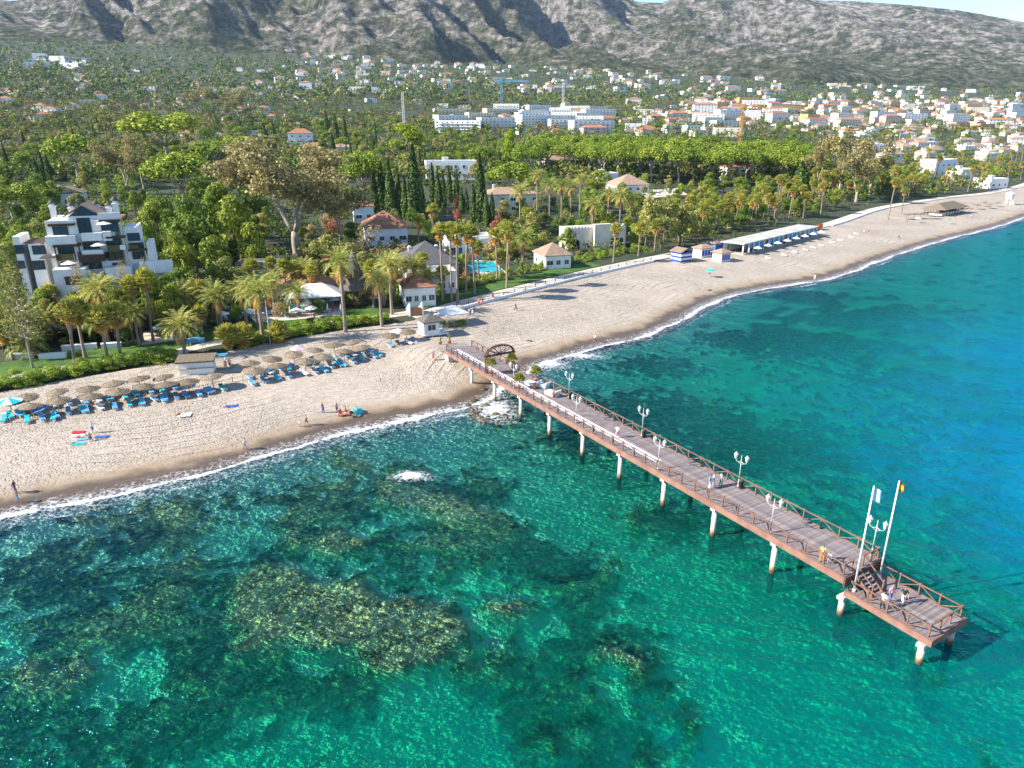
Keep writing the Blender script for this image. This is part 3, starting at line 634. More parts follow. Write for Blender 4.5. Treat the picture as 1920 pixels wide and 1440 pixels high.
def mk_euc(seed, big):
    r = random.Random(seed); mb = MB(); bl = []
    n0 = 3 if big else 2
    limb(mb, (0, 0, -0.03), (0.01, 0, 0.22), 0.030, 0.024, 0.006, r, 4, 8)
    for i in range(n0):
        a = 2 * PI * i / n0 + r.uniform(-.4, .4); k1 = (0.14 * math.cos(a), 0.14 * math.sin(a), r.uniform(.46, .58))
        limb(mb, (0.01, 0, 0.20), k1, 0.019, 0.012, 0.012, r, 4, 7)
        for j in range(5 if big else 4):
            b = a + r.uniform(-1.1, 1.1); Rr = r.uniform(.18, .42); k2 = (Rr * math.cos(b), Rr * math.sin(b), r.uniform(.50, .92))
            limb(mb, k1, k2, 0.010, 0.003, 0.02, r, 3, 5)
            for q in range(5):
                s = r.uniform(.065, .125); bl.append((k2[0] + r.uniform(-.11, .11), k2[1] + r.uniform(-.11, .11), k2[2] + r.uniform(-.12, .08), s, s, s * 0.75))
    tpl('euc', mb.mesh('euc_trunk', BARK_PALE), crown_mesh('euc_crown', bl, 9000 if big else 4600, 0.0105 if big else 0.0145, L_EUC, seed, 0.2, 0.45))
def mk_cyp(seed):
    r = random.Random(seed); rng = np.random.default_rng(seed); mb = MB(); mb.tube([(0, 0, -.02), (0, 0, .3)], [.06, .04], 6)
    n = 1500; t = rng.random(n)**0.9; a = rng.random(n) * 2 * PI; prof = 0.5 * np.sin((0.10 + 0.90 * (1 - t)**0.85) * PI * 0.56) * (1 - t**6)
    rr = prof * (0.80 + 0.25 * rng.random(n)) * (1 + 0.12 * np.sin(a * 3 + t * 9))
    P_ = np.stack([rr * np.cos(a), rr * np.sin(a), 0.03 + 0.97 * t], 1)
    v, f = cards(P_, np.full(n, 0.06), rng, 0.0, np.stack([np.cos(a), np.sin(a), 0.4 + 0 * a], 1)); v2 = v.copy()
    c = np.repeat(P_, 4, 0); v2[:, 2] = c[:, 2] + (v[:, 2] - c[:, 2]) * 0.45; v2[:, :2] = c[:, :2] + (v[:, :2] - c[:, :2]) * 1.9
    tpl('cypress', mb.mesh('cypress_trunk', BARK), npmesh('cypress_crown', v2, f, [L_CYP]))
def frond(mb, base, az, el, L, droop, w, seg=7, leaf=True, r=random):
    """one arching feather leaf: a rib with two rows of drooping leaflets"""
    ca, sa = math.cos(az), math.sin(az); pts = []
    for i in range(seg + 1):
        t = i / seg; e = el - droop * t * t; 
        if i == 0: p = Vector(base)
        else: p = pts[-1] + Vector((ca * math.cos(e), sa * math.cos(e), math.sin(e))) * (L / seg)
        pts.append(p)
    side = Vector((-sa, ca, 0))
    for i in range(seg):
        t = (i + .5) / seg; ww = w * math.sin((0.12 + 0.85 * t) * PI)**0.6 * r.uniform(.8, 1.1)
        a, b = pts[i], pts[i + 1]
        for s in (-1, 1):
            for k in (0.0, 0.5):
                p = a.lerp(b, k); q = a.lerp(b, k + 0.34); tip = p.lerp(q, .5) + side * s * ww + (b - a) * 0.9 + Vector((0, 0, -ww * r.uniform(.25, .6)))
                mb.tri(p, q, tip) if s > 0 else mb.tri(q, p, tip)
def mk_date(seed):
    """trunk of unit height, crown in metres about the trunk's top"""
    r = random.Random(seed); mb = MB(); bx = r.uniform(-.02, .02)
    pts = [(bx * (i / 6)**2, 0, -0.03 + i * 0.1717) for i in range(7)]; mb.tube(pts, [0.44, 0.36, 0.32, 0.31, 0.32, 0.36, 0.46], 8)
    cr = MB(); dd = MB(); fr = MB()
    for i in range(54):
        g = i / 54; frond(cr, (0, 0, 0), i * 2.39996 + r.uniform(-.15, .15), R(86 - 88 * g + r.uniform(-6, 6)), r.uniform(3.7, 4.7), R(58 + 22 * g), 0.66, 7, True, r)
    for i in range(14): frond(dd, (0, 0, -.15), i * 2.1, R(-30 - r.uniform(0, 35)), 3.0, R(35), 0.5, 5, True, r)
    for i in range(8):
        a = r.uniform(3.2, 6.2); p = Vector((.55 * math.cos(a), .55 * math.sin(a), -.25))
        for q in range(16): c = p + Vector((r.uniform(-.25, .25), r.uniform(-.25, .25), r.uniform(-.55, .2))); fr.tri(c, c + Vector((.2, .05, 0)), c + Vector((.05, 0, -.25)))
    tpl('date', mb.mesh('date_trunk', BARK_PALM), cr.mesh('date_crown', L_DATE), (('dead_fronds', dd.mesh('date_dead', L_SKIRT)), ('fruit', fr.mesh('date_fruit', L_FRUIT)), ('top', (bx, 0, 1.0))))
def fan(mb, p, az, el, stem, w, r):
    d = Vector((math.cos(az) * math.cos(el), math.sin(az) * math.cos(el), math.sin(el))); s = Vector((-math.sin(az), math.cos(az), 0)); u = s.cross(d)
    h = Vector(p) + d * stem; mb.tri(Vector(p) + s * .05, Vector(p) - s * .05, h); n = 8
    for i in range(n):
        a0 = R(-88 + 176 * i / n); a1 = R(-88 + 176 * (i + .80) / n); am = (a0 + a1) / 2
        f_ = lambda a, l, z: h + (d * math.cos(a) + s * math.sin(a)) * l + u * z * w
        mb.tri(h, f_(a0, w * .75, -.10), f_(am, w * 1.12, -.34)); mb.tri(h, f_(am, w * 1.12, -.34), f_(a1, w * .75, -.02))
def mk_fan(seed):
    r = random.Random(seed); mb = MB(); bx, by = r.uniform(-.6, .6), r.uniform(-.6, .6)
    pts = [(bx * (i / 7)**2, by * (i / 7)**2, -0.02 + 1.02 * i / 7) for i in range(8)]; mb.tube(pts, [.36, .27, .24, .22, .21, .20, .20, .22], 8)
    cr = MB(); sk = MB()
    for i in range(44):
        g = i / 44; fan(cr, (0, 0, .1), i * 2.39996, R(88 - 108 * g + r.uniform(-8, 8)), r.uniform(.8, 1.25), r.uniform(1.0, 1.3), r)
    for i in range(30): fan(sk, Vector((0, 0, -.1 - 1.0 * r.random())), i * 2.39996, R(-40 - r.uniform(0, 42)), .5, .85, r)
    tpl('fan', mb.mesh('fan_trunk', BARK_PALM), cr.mesh('fan_crown', L_FAN), (('dead_fronds', sk.mesh('fan_dead', L_SKIRT)), ('top', (bx, by, 1.0))))
def mk_araucaria(seed):
    r = random.Random(seed); mb = MB(); mb.tube([(0, 0, -.02), (0.0, 0, .5), (-.01, 0, 1)], [.022, .014, .003], 7); rng = np.random.default_rng(seed); P_ = []
    for i in range(17):
        z = .26 + .70 * i / 16; L = .34 * (1 - ((z - .26) / .78))**.75 + .02
        for j in range(6):
            a = j * PI / 3 + i * .5 + r.uniform(-.2, .2); e = (L * math.cos(a), L * math.sin(a), z + L * .12); mb.tube([(0, 0, z), (e[0] * .6, e[1] * .6, z - .004), e], [.005, .003, .001], 4)
            for q in range(26): t = r.uniform(.25, 1); P_.append((e[0] * t + r.gauss(0, .012), e[1] * t + r.gauss(0, .012), z + (e[2] - z) * t + r.gauss(0, .008)))
    v, f = cards(np.array(P_), np.full(len(P_), .011), rng, .5); tpl('araucaria', mb.mesh('araucaria_trunk', BARK_PALE), npmesh('araucaria_crown', v, f, [L_OLIVE]))
def mk_shrub(kind, mat, seed, dens=900):
    r = random.Random(seed); mb = MB(); bl = []
    for i in range(5): limb(mb, (r.uniform(-.05, .05), r.uniform(-.05, .05), -.05), (r.uniform(-.3, .3), r.uniform(-.3, .3), r.uniform(.4, .7)), .02, .008, .03, r, 2, 4)
    for i in range(11): a = r.uniform(0, 6.3); q = r.uniform(.14, .26); R_ = r.uniform(0, .34); bl.append((R_ * math.cos(a), R_ * math.sin(a), r.uniform(.25, .85) - R_ * .5, q, q, q * .8))
    tpl(kind, mb.mesh(kind + '_stems', BARK), crown_mesh(kind + '_crown', bl, dens * 1.7, .026, mat, seed, .4, .6))
for s in range(4): mk_pine(100 + s)
for s in range(5): mk_round('green', L_GREEN, 200 + s, 15 + s)
for s in range(4): mk_round('olive', L_OLIVE, 230 + s, 16, 1.0, .12)
for s in range(2): mk_round('lime', L_LIME, 250 + s, 15, 1.0, 0.0)
for s in range(2): mk_round('bare', L_DRY, 260 + s, 14, 1.0, .1, 1600, .014)
mk_euc(300, True)
TPL['bigeuc'] = [TPL['euc'].pop()]
for s in range(3): mk_euc(301 + s, False)
for s in range(3): mk_cyp(400 + s)
for s in range(4): mk_date(500 + s)
for s in range(4): mk_fan(520 + s)
mk_araucaria(540)
for s in range(3): mk_shrub('shrub', L_HEDGE, 560 + s)
mk_shrub('flowering', L_FLOWER, 570); mk_shrub('dryshrub', L_DRY, 571)
NAMES = {'pine': ('pine_tree', 'tree', 'stone pines'), 'green': ('broadleaf_tree', 'tree', 'rounded green trees'), 'olive': ('olive_tree', 'tree', 'grey-green trees'), 'lime': ('lime_green_tree', 'tree', 'lime green trees'),
         'bare': ('bare_tree', 'tree', 'brown twiggy trees'), 'euc': ('eucalyptus_tree', 'tree', 'eucalyptus trees'), 'bigeuc': ('eucalyptus_tree', 'tree', 'eucalyptus trees'), 'cypress': ('cypress_tree', 'tree', 'cypress trees'),
         'date': ('date_palm', 'palm tree', 'date palms'), 'fan': ('fan_palm', 'palm tree', 'fan palms'), 'araucaria': ('araucaria_tree', 'tree', None), 'shrub': ('garden_shrub', 'shrub', 'garden shrubs'), 'flowering': ('flowering_shrub', 'shrub', 'flowering shrubs'), 'dryshrub': ('dry_shrub', 'shrub', 'dry shrubs')}
TREES = []                                            # (x, y, radius) of everything planted
NPLANT = {}
def plant(kind, x, y, h, w, label, z=None, var=None, rz=None):
    T = TPL[kind]; tr, cr, ex = T[(var if var is not None else random.randrange(len(T))) % len(T)]
    nm, cat, grp = NAMES[kind]; z = surf_h(x, y) if z is None else z; palm = kind in ('date', 'fan')
    o = thing(nm, label, cat, (x, y, z - 0.05), rz if rz is not None else random.uniform(0, 6.28), grp, None if palm else (w, w, h))
    if palm:                                          # w scales crown and trunk girth, h the height of the trunk
        tp = dict(ex)['top']; top = (tp[0] * w, tp[1] * w, h); link('trunk', tr, o, None, 0, (w, w, h)); link('crown', cr, o, top, 0, w)
        for n_, me in ex:
            if n_ == 'dead_fronds' or (n_ == 'fruit' and random.random() < .45): link(n_, me, o, top, 0, w)
    else: link('trunk' if 'shrub' not in nm else 'stems', tr, o); link('crown' if 'shrub' not in nm else 'foliage', cr, o)
    TREES.append((x, y, 2.0 if palm else w * 0.35)); NPLANT[nm] = NPLANT.get(nm, 0) + 1; return o
def plant_px(kind, bx, by, top, wpx, label, var=None):
    """base pixel, row of the top, width in pixels -> a tree standing on the land there, sized in metres from its distance"""
    x, y, z = gp(bx, by); h = z_at(top, y) - z; w = wpx * depth_of(x, y, z) / FPX
    return plant(kind, x, y, h, w, label, z, var)
def palm_px(kind, bx, by, top, label, w=1.0, var=None):
    """palms keep their natural crown size whatever their height"""
    x, y, z = gp(bx, by); h = z_at(top, y) - z; w = w * random.uniform(.88, 1.12)
    return plant(kind, x, y, max(h - (2.6 if kind == 'date' else 1.8) * w, 1.5), w, label, z, var)

# ---- single trees one can find in the photograph
PX = plant_px
PX('bigeuc', 556, 478, 262, 265, 'huge pale eucalyptus with bare forked trunk right of the hotel')
PX('euc', 640, 470, 315, 120, 'darker eucalyptus touching the right side of the huge pale one', 1)
PX('euc', 243, 372, 243, 95, 'tall grey-green eucalyptus behind the hotel')
PX('euc', 272, 368, 262, 70, 'slimmer eucalyptus right beside the tall one behind the hotel', 2)
for a in [(1572, 372, 243, 105), (1630, 368, 262, 85), (1532, 362, 262, 70), (1605, 380, 285, 90)]: PX('euc', *a, 'brown-green eucalyptus beyond the beach restaurant')
for a in [(372, 218, 163, 60), (420, 220, 165, 55), (452, 236, 168, 55)]: PX('euc', *a, 'yellow-brown eucalyptus in the distant row behind the pines')
PX('pine', 150, 352, 250, 118, 'round stone pine behind the hotel, between cypresses and eucalyptus')
PX('pine', 345, 412, 284, 142, 'broad stone pine with dark bare branches between two eucalyptus')
PX('pine', 318, 318, 203, 165, 'wide dark stone pine high behind the hotel')
PX('pine', 405, 335, 262, 108, 'stone pine left behind the huge pale eucalyptus')
PX('pine', 440, 318, 250, 95, 'stone pine beyond the huge pale eucalyptus')
PX('pine', 684, 402, 281, 100, 'stone pine left of the tall cypress row')
PX('pine', 958, 392, 302, 98, 'stone pine right of the cypresses, before the beige villa')
PX('pine', 905, 330, 272, 62, 'small stone pine behind the modern white villa')
PX('pine', 32, 432, 338, 112, 'dark spreading pine at the left edge behind the hotel')
PX('pine', 8, 404, 345, 60, 'pine cut by the left edge of the picture')
PX('lime', 762, 300, 234, 88, 'bright lime green tree above the cypress row')
PX('lime', 955, 318, 245, 50, 'lime green tree left of the pine grove')
PX('lime', 268, 258, 214, 60, 'lime green tree beside the wide dark pine')
PX('araucaria', 62, 690, 455, 105, 'thin sparse araucaria before the left end of the hotel')
PX('green', 372, 520, 362, 120, 'largest rounded tree right of the hotel'); PX('green', 445, 500, 372, 92, 'dense tree between the hotel and the huge eucalyptus')
for a in [(305, 500, 382, 85), (420, 470, 350, 95), (318, 440, 365, 70), (480, 520, 420, 60), (345, 540, 430, 70), (290, 520, 420, 55), (410, 540, 440, 70)]: PX('green', *a, 'green tree in the thicket right of the hotel')
PX('bare', 700, 500, 420, 100, 'brown twiggy tree left of the slate-roofed villa'); PX('bare', 760, 510, 455, 55, 'small twiggy tree against the slate roof')
for a in [(620, 525, 440, 90), (650, 530, 455, 80), (590, 530, 460, 60), (690, 545, 470, 60)]: PX('olive', *a, 'yellow-green tree below the huge eucalyptus')
for a in [(1240, 470, 372, 80), (1275, 465, 385, 70), (1210, 465, 370, 60), (1305, 460, 395, 60), (1000, 440, 395, 50)]: PX('olive', *a, 'grey-green tree above the striped beach hut')
PX('green', 1165, 400, 345, 50, 'dark round tree before the brown-roofed villa'); PX('green', 1120, 370, 318, 55, 'green tree left of the brown-roofed villa')
for (x, b, t, w) in [(705, 405, 322, 15), (719, 402, 302, 17), (734, 410, 297, 19), (749, 408, 316, 14), (761, 412, 331, 14), (779, 414, 272, 26), (792, 404, 336, 13), (812, 390, 306, 12), (822, 392, 316, 12), (832, 392, 321, 12), (843, 380, 311, 12), (857, 380, 319, 10), (866, 400, 351, 10), (875, 400, 353, 10), (888, 420, 346, 11), (901, 420, 288, 20), (912, 425, 356, 12), (923, 425, 362, 12)]:
    PX('cypress', x, b, t, w, 'slender cypress in the row above the villas')
for (x, b, t, w) in [(75, 352, 295, 12), (95, 340, 288, 11), (85, 358, 315, 14), (305, 285, 233, 9), (274, 280, 240, 9)]: PX('cypress', x, b, t, w, 'cypress among the pines behind the hotel')
for (x, b, t, w) in [(500, 278, 236, 11), (516, 278, 233, 11), (615, 262, 208, 11), (631, 266, 213, 11), (626, 300, 250, 11), (648, 268, 218, 10)]: PX('cypress', x, b, t, w, 'dark cypress round the white tower villa')
PX('cypress', 1497, 372, 303, 32, 'cone-shaped conifer at the end of the pine grove')
r_ = random.Random(5)
for row in range(4):
    for i in range(16):
        x = 992 + i * 34 + row * 11 + r_.uniform(-9, 9); b = 334 + 0.034 * (x - 985) - row * 9 + r_.uniform(-3, 3); t = 268 + 0.03 * (x - 985) - row * 7 + r_.uniform(-5, 5)
        if x > 1525 or (row == 0 and 1010 < x < 1075): continue
        PX('pine', x, b, t, 68 + r_.uniform(-8, 12), ('front', 'second', 'third', 'rear')[row] + ' row stone pine in the grove')
for (x, b, t) in [(648, 622, 470), (735, 590, 478), (716, 612, 505)]: palm_px('date', x, b, t, 'date palm before the round thatched pavilion')
for (x, b, t) in [(355, 612, 530), (348, 668, 585), (412, 622, 532), (464, 618, 525), (494, 642, 520), (516, 590, 510), (325, 600, 540)]: palm_px('date', x, b, t, 'date palm around the hotel pool')
for (x, b, t) in [(205, 648, 520)]: palm_px('date', x, b, t, 'date palm behind the fan palms of the hotel lawn')
for (x, b, t) in [(142, 686, 568), (160, 672, 560), (204, 680, 578), (228, 678, 572), (268, 642, 520), (288, 640, 508)]: palm_px('fan', x, b, t, 'tall fan palm on the hotel lawn')
for (x, b, t) in [(830, 566, 422), (847, 566, 420), (858, 568, 425), (874, 552, 424), (890, 552, 424), (932, 526, 430), (950, 540, 420)]: palm_px('fan', x, b, t, 'very tall slim fan palm by the white villa pool')
for (x, b, t) in [(980, 520, 430), (975, 440, 345), (1052, 432, 335), (1110, 450, 370), (1161, 440, 355), (1180, 440, 362), (1007, 404, 318), (1087, 398, 325), (1030, 415, 335), (1070, 410, 340), (1140, 405, 350)]: palm_px('date', x, b, t, 'date palm near the crenellated pavilion')
for (x, b, t) in [(1150, 492, 420), (1197, 480, 418), (1227, 474, 412), (785, 470, 405), (812, 450, 385), (640, 580, 500), (518, 640, 605), (465, 650, 610), (434, 655, 612)]: palm_px('fan', x, b, t, 'shorter fan palm beside the promenade')
for i in range(46):
    x = 1245 + i * 7.2 + r_.uniform(-6, 6); line = 468 - 0.235 * (x - 1240); b = line + 6 - r_.uniform(0, 40)
    palm_px('fan', x, b, b - r_.uniform(46, 66), 'fan palm in the thicket behind the beach restaurant')
for i in range(40):
    x = 1590 + i * 8.4 + r_.uniform(-6, 6); line = 385 - 0.12 * (x - 1590); b = line - r_.uniform(-2, 45)
    palm_px('fan' if r_.random() < .75 else 'date', x, b, b - r_.uniform(28, 48), 'palm among the gardens at the right')
palm_px('fan', 1665, 412, 335, 'lone tall fan palm standing on the sand')
palm_px('fan', 1690, 400, 352, 'shorter fan palm on the sand beside the lone tall one')

for a in [(172, 622, 520, 50), (196, 620, 530, 46), (228, 624, 540, 50), (300, 628, 520, 55), (330, 622, 530, 50), (40, 640, 545, 60), (100, 632, 560, 50), (262, 622, 545, 44), (215, 612, 515, 40), (285, 612, 505, 44), (145, 615, 560, 36)]: PX('olive' if a[0] % 3 else 'green', *a, 'garden tree against the foot of the hotel')
for a in [(90, 622, 540, 80), (150, 626, 548, 75), (210, 622, 535, 80), (270, 620, 520, 80), (325, 615, 512, 75), (350, 600, 500, 70), (55, 600, 500, 70), (20, 590, 470, 60)]: PX('green', *a, 'broad leafy tree screening the foot of the hotel')
for a in [(250, 618, 486, 38), (165, 616, 492, 36), (290, 616, 482, 34)]: PX('bare', *a, 'pinkish twiggy tree against the hotel terraces')
for a in [(130, 640, 585, 50), (180, 640, 592, 44), (310, 645, 598, 44), (85, 650, 605, 50), (238, 648, 604, 40), (25, 620, 520, 50), (8, 660, 575, 50)]: PX('green', *a, 'leafy green tree between hotel and lawn')

r_ = random.Random(91)
for i in range(34):
    px = r_.uniform(0, 640); line = 705 - 0.145 * px; by = line - r_.uniform(18, 75); k = 'fan' if r_.random() < .55 else 'date'
    palm_px(k, px, by, by - r_.uniform(40, 85), ('fan' if k == 'fan' else 'date') + ' palm crowding the hotel gardens behind the lawn', r_.uniform(.75, 1.0))
for i in range(60):
    px = r_.uniform(0, 760); line = 690 - 0.135 * px; by = line - r_.uniform(22, 85); k = r_.choice(['shrub', 'olive', 'green', 'dryshrub', 'shrub'])
    PX(k, px, by, by - r_.uniform(14, 34), r_.uniform(22, 42), {'shrub': 'leafy shrub', 'olive': 'small grey-green tree', 'green': 'small green tree', 'dryshrub': 'dry brown shrub'}[k] + ' in the hotel gardens behind the lawn')
for i in range(14):
    px = r_.uniform(690, 1010); line = 640 - 0.21 * (px - 690) - 48; by = line - r_.uniform(0, 22)
    palm_px('date' if i % 3 == 0 else 'fan', px, by, by - r_.uniform(50, 95), 'palm between the promenade and the villas', r_.uniform(.75, 1.0))
# ================================================================ buildings
WHITE = pm('white_render', (0.80, 0.78, 0.74), (0.68, 0.67, 0.64), 0.5, 0.85, 0.1, objrand=0.10)
CREAM = pm('cream_render', (0.74, 0.66, 0.52), (0.62, 0.55, 0.43), 0.5, 0.85, 0.1, objrand=0.15)
PINK = pm('pink_render', (0.70, 0.50, 0.40), (0.60, 0.42, 0.33), 0.5, 0.85, 0.1, objrand=0.15)
OCHRE = pm('ochre_render', (0.68, 0.36, 0.16), (0.56, 0.29, 0.13), 0.5, 0.85, 0.1, objrand=0.15)
STONE = pm('grey_stone_wall', (0.30, 0.27, 0.24), (0.19, 0.17, 0.155), 0.8, 0.95, 0.5)
GLASS = pm('window_glass', (0.035, 0.06, 0.085), (0.015, 0.025, 0.04), 0.3, 0.08, 0, 0, 0.6, objrand=0.6)
DARKWOOD = pm('dark_timber', (0.075, 0.045, 0.03), (0.04, 0.025, 0.018), 3, 0.7)
BLUEP = pm('blue_paint', (0.02, 0.075, 0.42), (0.015, 0.055, 0.34), 1, 0.5)
BLUEWALL = pm('blue_canopy', (0.05, 0.30, 0.55), (0.04, 0.24, 0.46), 1, 0.6)
THATCH = pm('thatch', (0.27, 0.205, 0.135), (0.11, 0.085, 0.06), 4.0, 0.95, 0.9, objrand=0.35)
SLATE = pm('slate_roof', (0.115, 0.11, 0.115), (0.07, 0.066, 0.07), 2.0, 0.8, 0.4)
GRASS = pm('lawn', (0.075, 0.15, 0.02), (0.04, 0.085, 0.014), 0.6, 0.95, 0.6)
PAVE = pm('pale_paving', (0.60, 0.52, 0.43), (0.48, 0.41, 0.34), 0.4, 0.9, 0.15)
ROOFW = pm('pale_roof_felt', (0.47, 0.45, 0.41), (0.34, 0.32, 0.29), 0.3, 0.9, 0.1)
def tile_mat(name, a, b):
    if name in MATS: return MATS[name]
    m, n, o = _nt(name); co = tco(n); w = n.nodes.new('ShaderNodeTexWave'); w.inputs['Scale'].default_value = 1.3; w.inputs['Distortion'].default_value = 0.6
    n.links.new(co, w.inputs['Vector']); f = noise(n, co, 0.9, 5)
    c = mixc(n, math_(n, 'MULTIPLY', w.outputs['Fac'], 0.35), ramp(n, f, [(0.3, b), (0.65, a)]).outputs[0], tuple(x * .5 for x in b))
    oi = n.nodes.new('ShaderNodeObjectInfo'); v = math_(n, 'MULTIPLY_ADD', oi.outputs['Random'], 0.35); v.node.inputs[2].default_value = 0.82
    h = n.nodes.new('ShaderNodeHueSaturation'); n.links.new(v, h.inputs['Value']); n.links.new(c, h.inputs['Color'])
    p = N(n, 'ShaderNodeBsdfPrincipled', Roughness=0.9); n.links.new(h.outputs[0], p.inputs['Base Color']); n.links.new(bump(n, w.outputs['Fac'], 0.6, 0.08), p.inputs['Normal'])
    n.links.new(p.outputs[0], o.inputs[0]); return m
TILE = tile_mat('clay_tiles', (0.46, 0.20, 0.10), (0.27, 0.12, 0.065)); TILEB = tile_mat('brown_tiles', (0.40, 0.27, 0.185), (0.24, 0.165, 0.115))
def pool_mat():
    m, n, o = _nt('pool_water'); p = N(n, 'ShaderNodeBsdfPrincipled', Roughness=0.06); p.inputs['Base Color'].default_value = (0.02, 0.42, 0.55, 1); p.inputs['IOR'].default_value = 1.33
    n.links.new(bump(n, noise(n, tco(n), 2.0, 3), 0.15, 0.1), p.inputs['Normal']); n.links.new(p.outputs[0], o.inputs[0]); return m
POOL = pool_mat()
_win = MB(); _win.box((-.5, -.06, 0), (.5, .03, 1)); WINM = _win.mesh('window_pane', GLASS)
_wf = MB()
for a, b in (((-.5, -.11, 0), (-.44, .04, 1)), ((.44, -.11, 0), (.5, .04, 1)), ((-.44, -.11, .94), (.44, .04, 1)), ((-.44, -.11, 0), (.44, .04, .05)), ((-.02, -.10, .05), (.02, .035, .94))): _wf.box(a, b)
WINF = _wf.mesh('window_frame', WHITE); WINFD = _wf.mesh('window_frame_dark', DARKWOOD)
_ws = MB(); _ws.box((-.56, -.16, -.07), (.56, .03, 0)); WINS = _ws.mesh('window_sill', WHITE)
def window(par, x, y, z, w, h, rz=0.0, detail=1, dark=False):
    o = link('window', WINM, par, (x, y, z), rz, (w, 1, h))
    if detail: link('frame', WINFD if dark else WINF, o)
    if detail > 1: link('sill', WINS, o)
    return o
def hip_roof(w, d, h, z, ov=0.5, mat=None, ridge=None, thick=0.18):
    mb = MB(); W, D = w / 2 + ov, d / 2 + ov; r = max(0.0, (W - D) if ridge is None else ridge)
    c = [(-W, -D, z), (W, -D, z), (W, D, z), (-W, D, z)]; lo = [(x, y, z - thick) for x, y, _ in c]; a, b = (-r, 0, z + h), (r, 0, z + h)
    mb.quad(c[0], c[1], b, a); mb.tri(c[1], c[2], b); mb.quad(c[2], c[3], a, b); mb.tri(c[3], c[0], a)
    for i in range(4): j = (i + 1) % 4; mb.quad(lo[i], lo[j], c[j], c[i])
    mb.quad(lo[3], lo[2], lo[1], lo[0]); return mb.mesh('roof', mat)
def gable_roof(w, d, h, z, ov=0.4, mat=None):
    mb = MB(); W, D = w / 2 + ov, d / 2 + ov
    for t in (0,):
        a, b = (0, -D, z + h), (0, D, z + h); mb.quad((-W, -D, z), a, b, (-W, D, z)); mb.quad(a, (W, -D, z), (W, D, z), b)
        mb.quad((-W, D, z - .2), (0, D, z + h - .2), (0, -D, z + h - .2), (-W, -D, z - .2)); mb.quad((0, D, z + h - .2), (W, D, z - .2), (W, -D, z - .2), (0, -D, z + h - .2))
        for s in (-D, D): mb.quad((-W, s, z - .2), (-W, s, z), (0, s, z + h), (0, s, z + h - .2)); mb.quad((0, s, z + h - .2), (0, s, z + h), (W, s, z), (W, s, z - .2))
        for s in (-W, W): mb.quad((s, -D, z - .2), (s, D, z - .2), (s, D, z), (s, -D, z))
    return mb.mesh('roof', mat)
_ch = MB(); _ch.box((-.4, -.4, 0), (.4, .4, 1.5)).box((-.52, -.52, 1.5), (.52, .52, 1.7)).box((-.3, -.3, 1.7), (.3, .3, 1.95)); CHIM = _ch.mesh('chimney', WHITE)
HOUSES = []
def house(name, label, cat, x, y, z, rz, w, d, h, wall=None, roof='hip', rmat=None, floors=2, cols=4, chim=0, group=None, detail=1, rh=None, side=2, dark=False, winh=1.35, bal=False):
    wall = wall or WHITE; rmat = rmat or TILE; t = thing(name, label, cat, (x, y, z), rz, group)
    mb = MB(); mb.box((-w / 2, -d / 2, -1.5), (w / 2, d / 2, h))
    if roof == 'flat':
        for a, b in (((-w / 2, -d / 2, h), (w / 2, -d / 2 + .25, h + .8)), ((-w / 2, d / 2 - .25, h), (w / 2, d / 2, h + .8)), ((-w / 2, -d / 2 + .25, h), (-w / 2 + .25, d / 2 - .25, h + .8)), ((w / 2 - .25, -d / 2 + .25, h), (w / 2, d / 2 - .25, h + .8))): mb.box(a, b)
    link('wall', mb.mesh('wall', wall), t)
    if roof == 'hip': link('roof', hip_roof(w, d, rh or min(w, d) * .24, h + .2, .5, rmat), t)
    elif roof == 'gable': link('roof', gable_roof(w, d, rh or w * .22, h + .25, .5, rmat), t)
    else:
        link('roof', MB().box((-w / 2 + .26, -d / 2 + .26, h), (w / 2 - .26, d / 2 - .26, h + .12)).mesh('roof', ROOFW), t)
        if detail and random.random() < .7: link('roof_room', MB().box((-1.8, -1.5, h + .1), (1.6, 1.6, h + 2.4)).box((-2.0, -1.7, h + 2.4), (1.8, 1.8, h + 2.6)).mesh('roof_room', wall), t, (random.uniform(-w / 4, w / 4), 0, 0))
    fh = h / floors
    if cols:
        for f_ in range(floors):
            for c in range(cols):
                xx = -w / 2 + (c + .5) * w / cols; ww = min(1.6, w / cols * .55) * (1.5 if (c + f_) % 3 == 0 else 1)
                window(t, xx, -d / 2, f_ * fh + fh * .28, ww, min(winh, fh * .55), 0, detail, dark)
            for c in range(side):
                yy = -d / 2 + (c + .5) * d / side
                window(t, -w / 2, yy, f_ * fh + fh * .28, 1.3, min(winh, fh * .5), -PI / 2, detail, dark); window(t, w / 2, yy, f_ * fh + fh * .28, 1.3, min(winh, fh * .5), PI / 2, detail, dark)
            if bal and f_ > 0:
                link('balcony', MB().box((-w * .42, -d / 2 - 1.3, f_ * fh - .15), (w * .42, -d / 2 - .01, f_ * fh)).box((-w * .42, -d / 2 - 1.3, f_ * fh), (w * .42, -d / 2 - 1.2, f_ * fh + .95)).mesh('balcony', wall), t)
    for k in range(chim): link('chimney', CHIM, t, (w * (-.28 + .5 * k), d * .12, h + (min(w, d) * .10 if roof != 'flat' else .1)), 0, (1, 1, 1.2))
    HOUSES.append((x, y, max(w, d) * .6)); return t
def house_px(name, label, cat, cx, by, wpx, walltop, d, rz=20, **k):
    x, y, z = gp(cx, by); w = wpx * depth_of(x, y, z) / FPX; h = z_at(walltop, y) - z
    return house(name, label, cat, x, y, z, R(rz), w, d, h, **k)

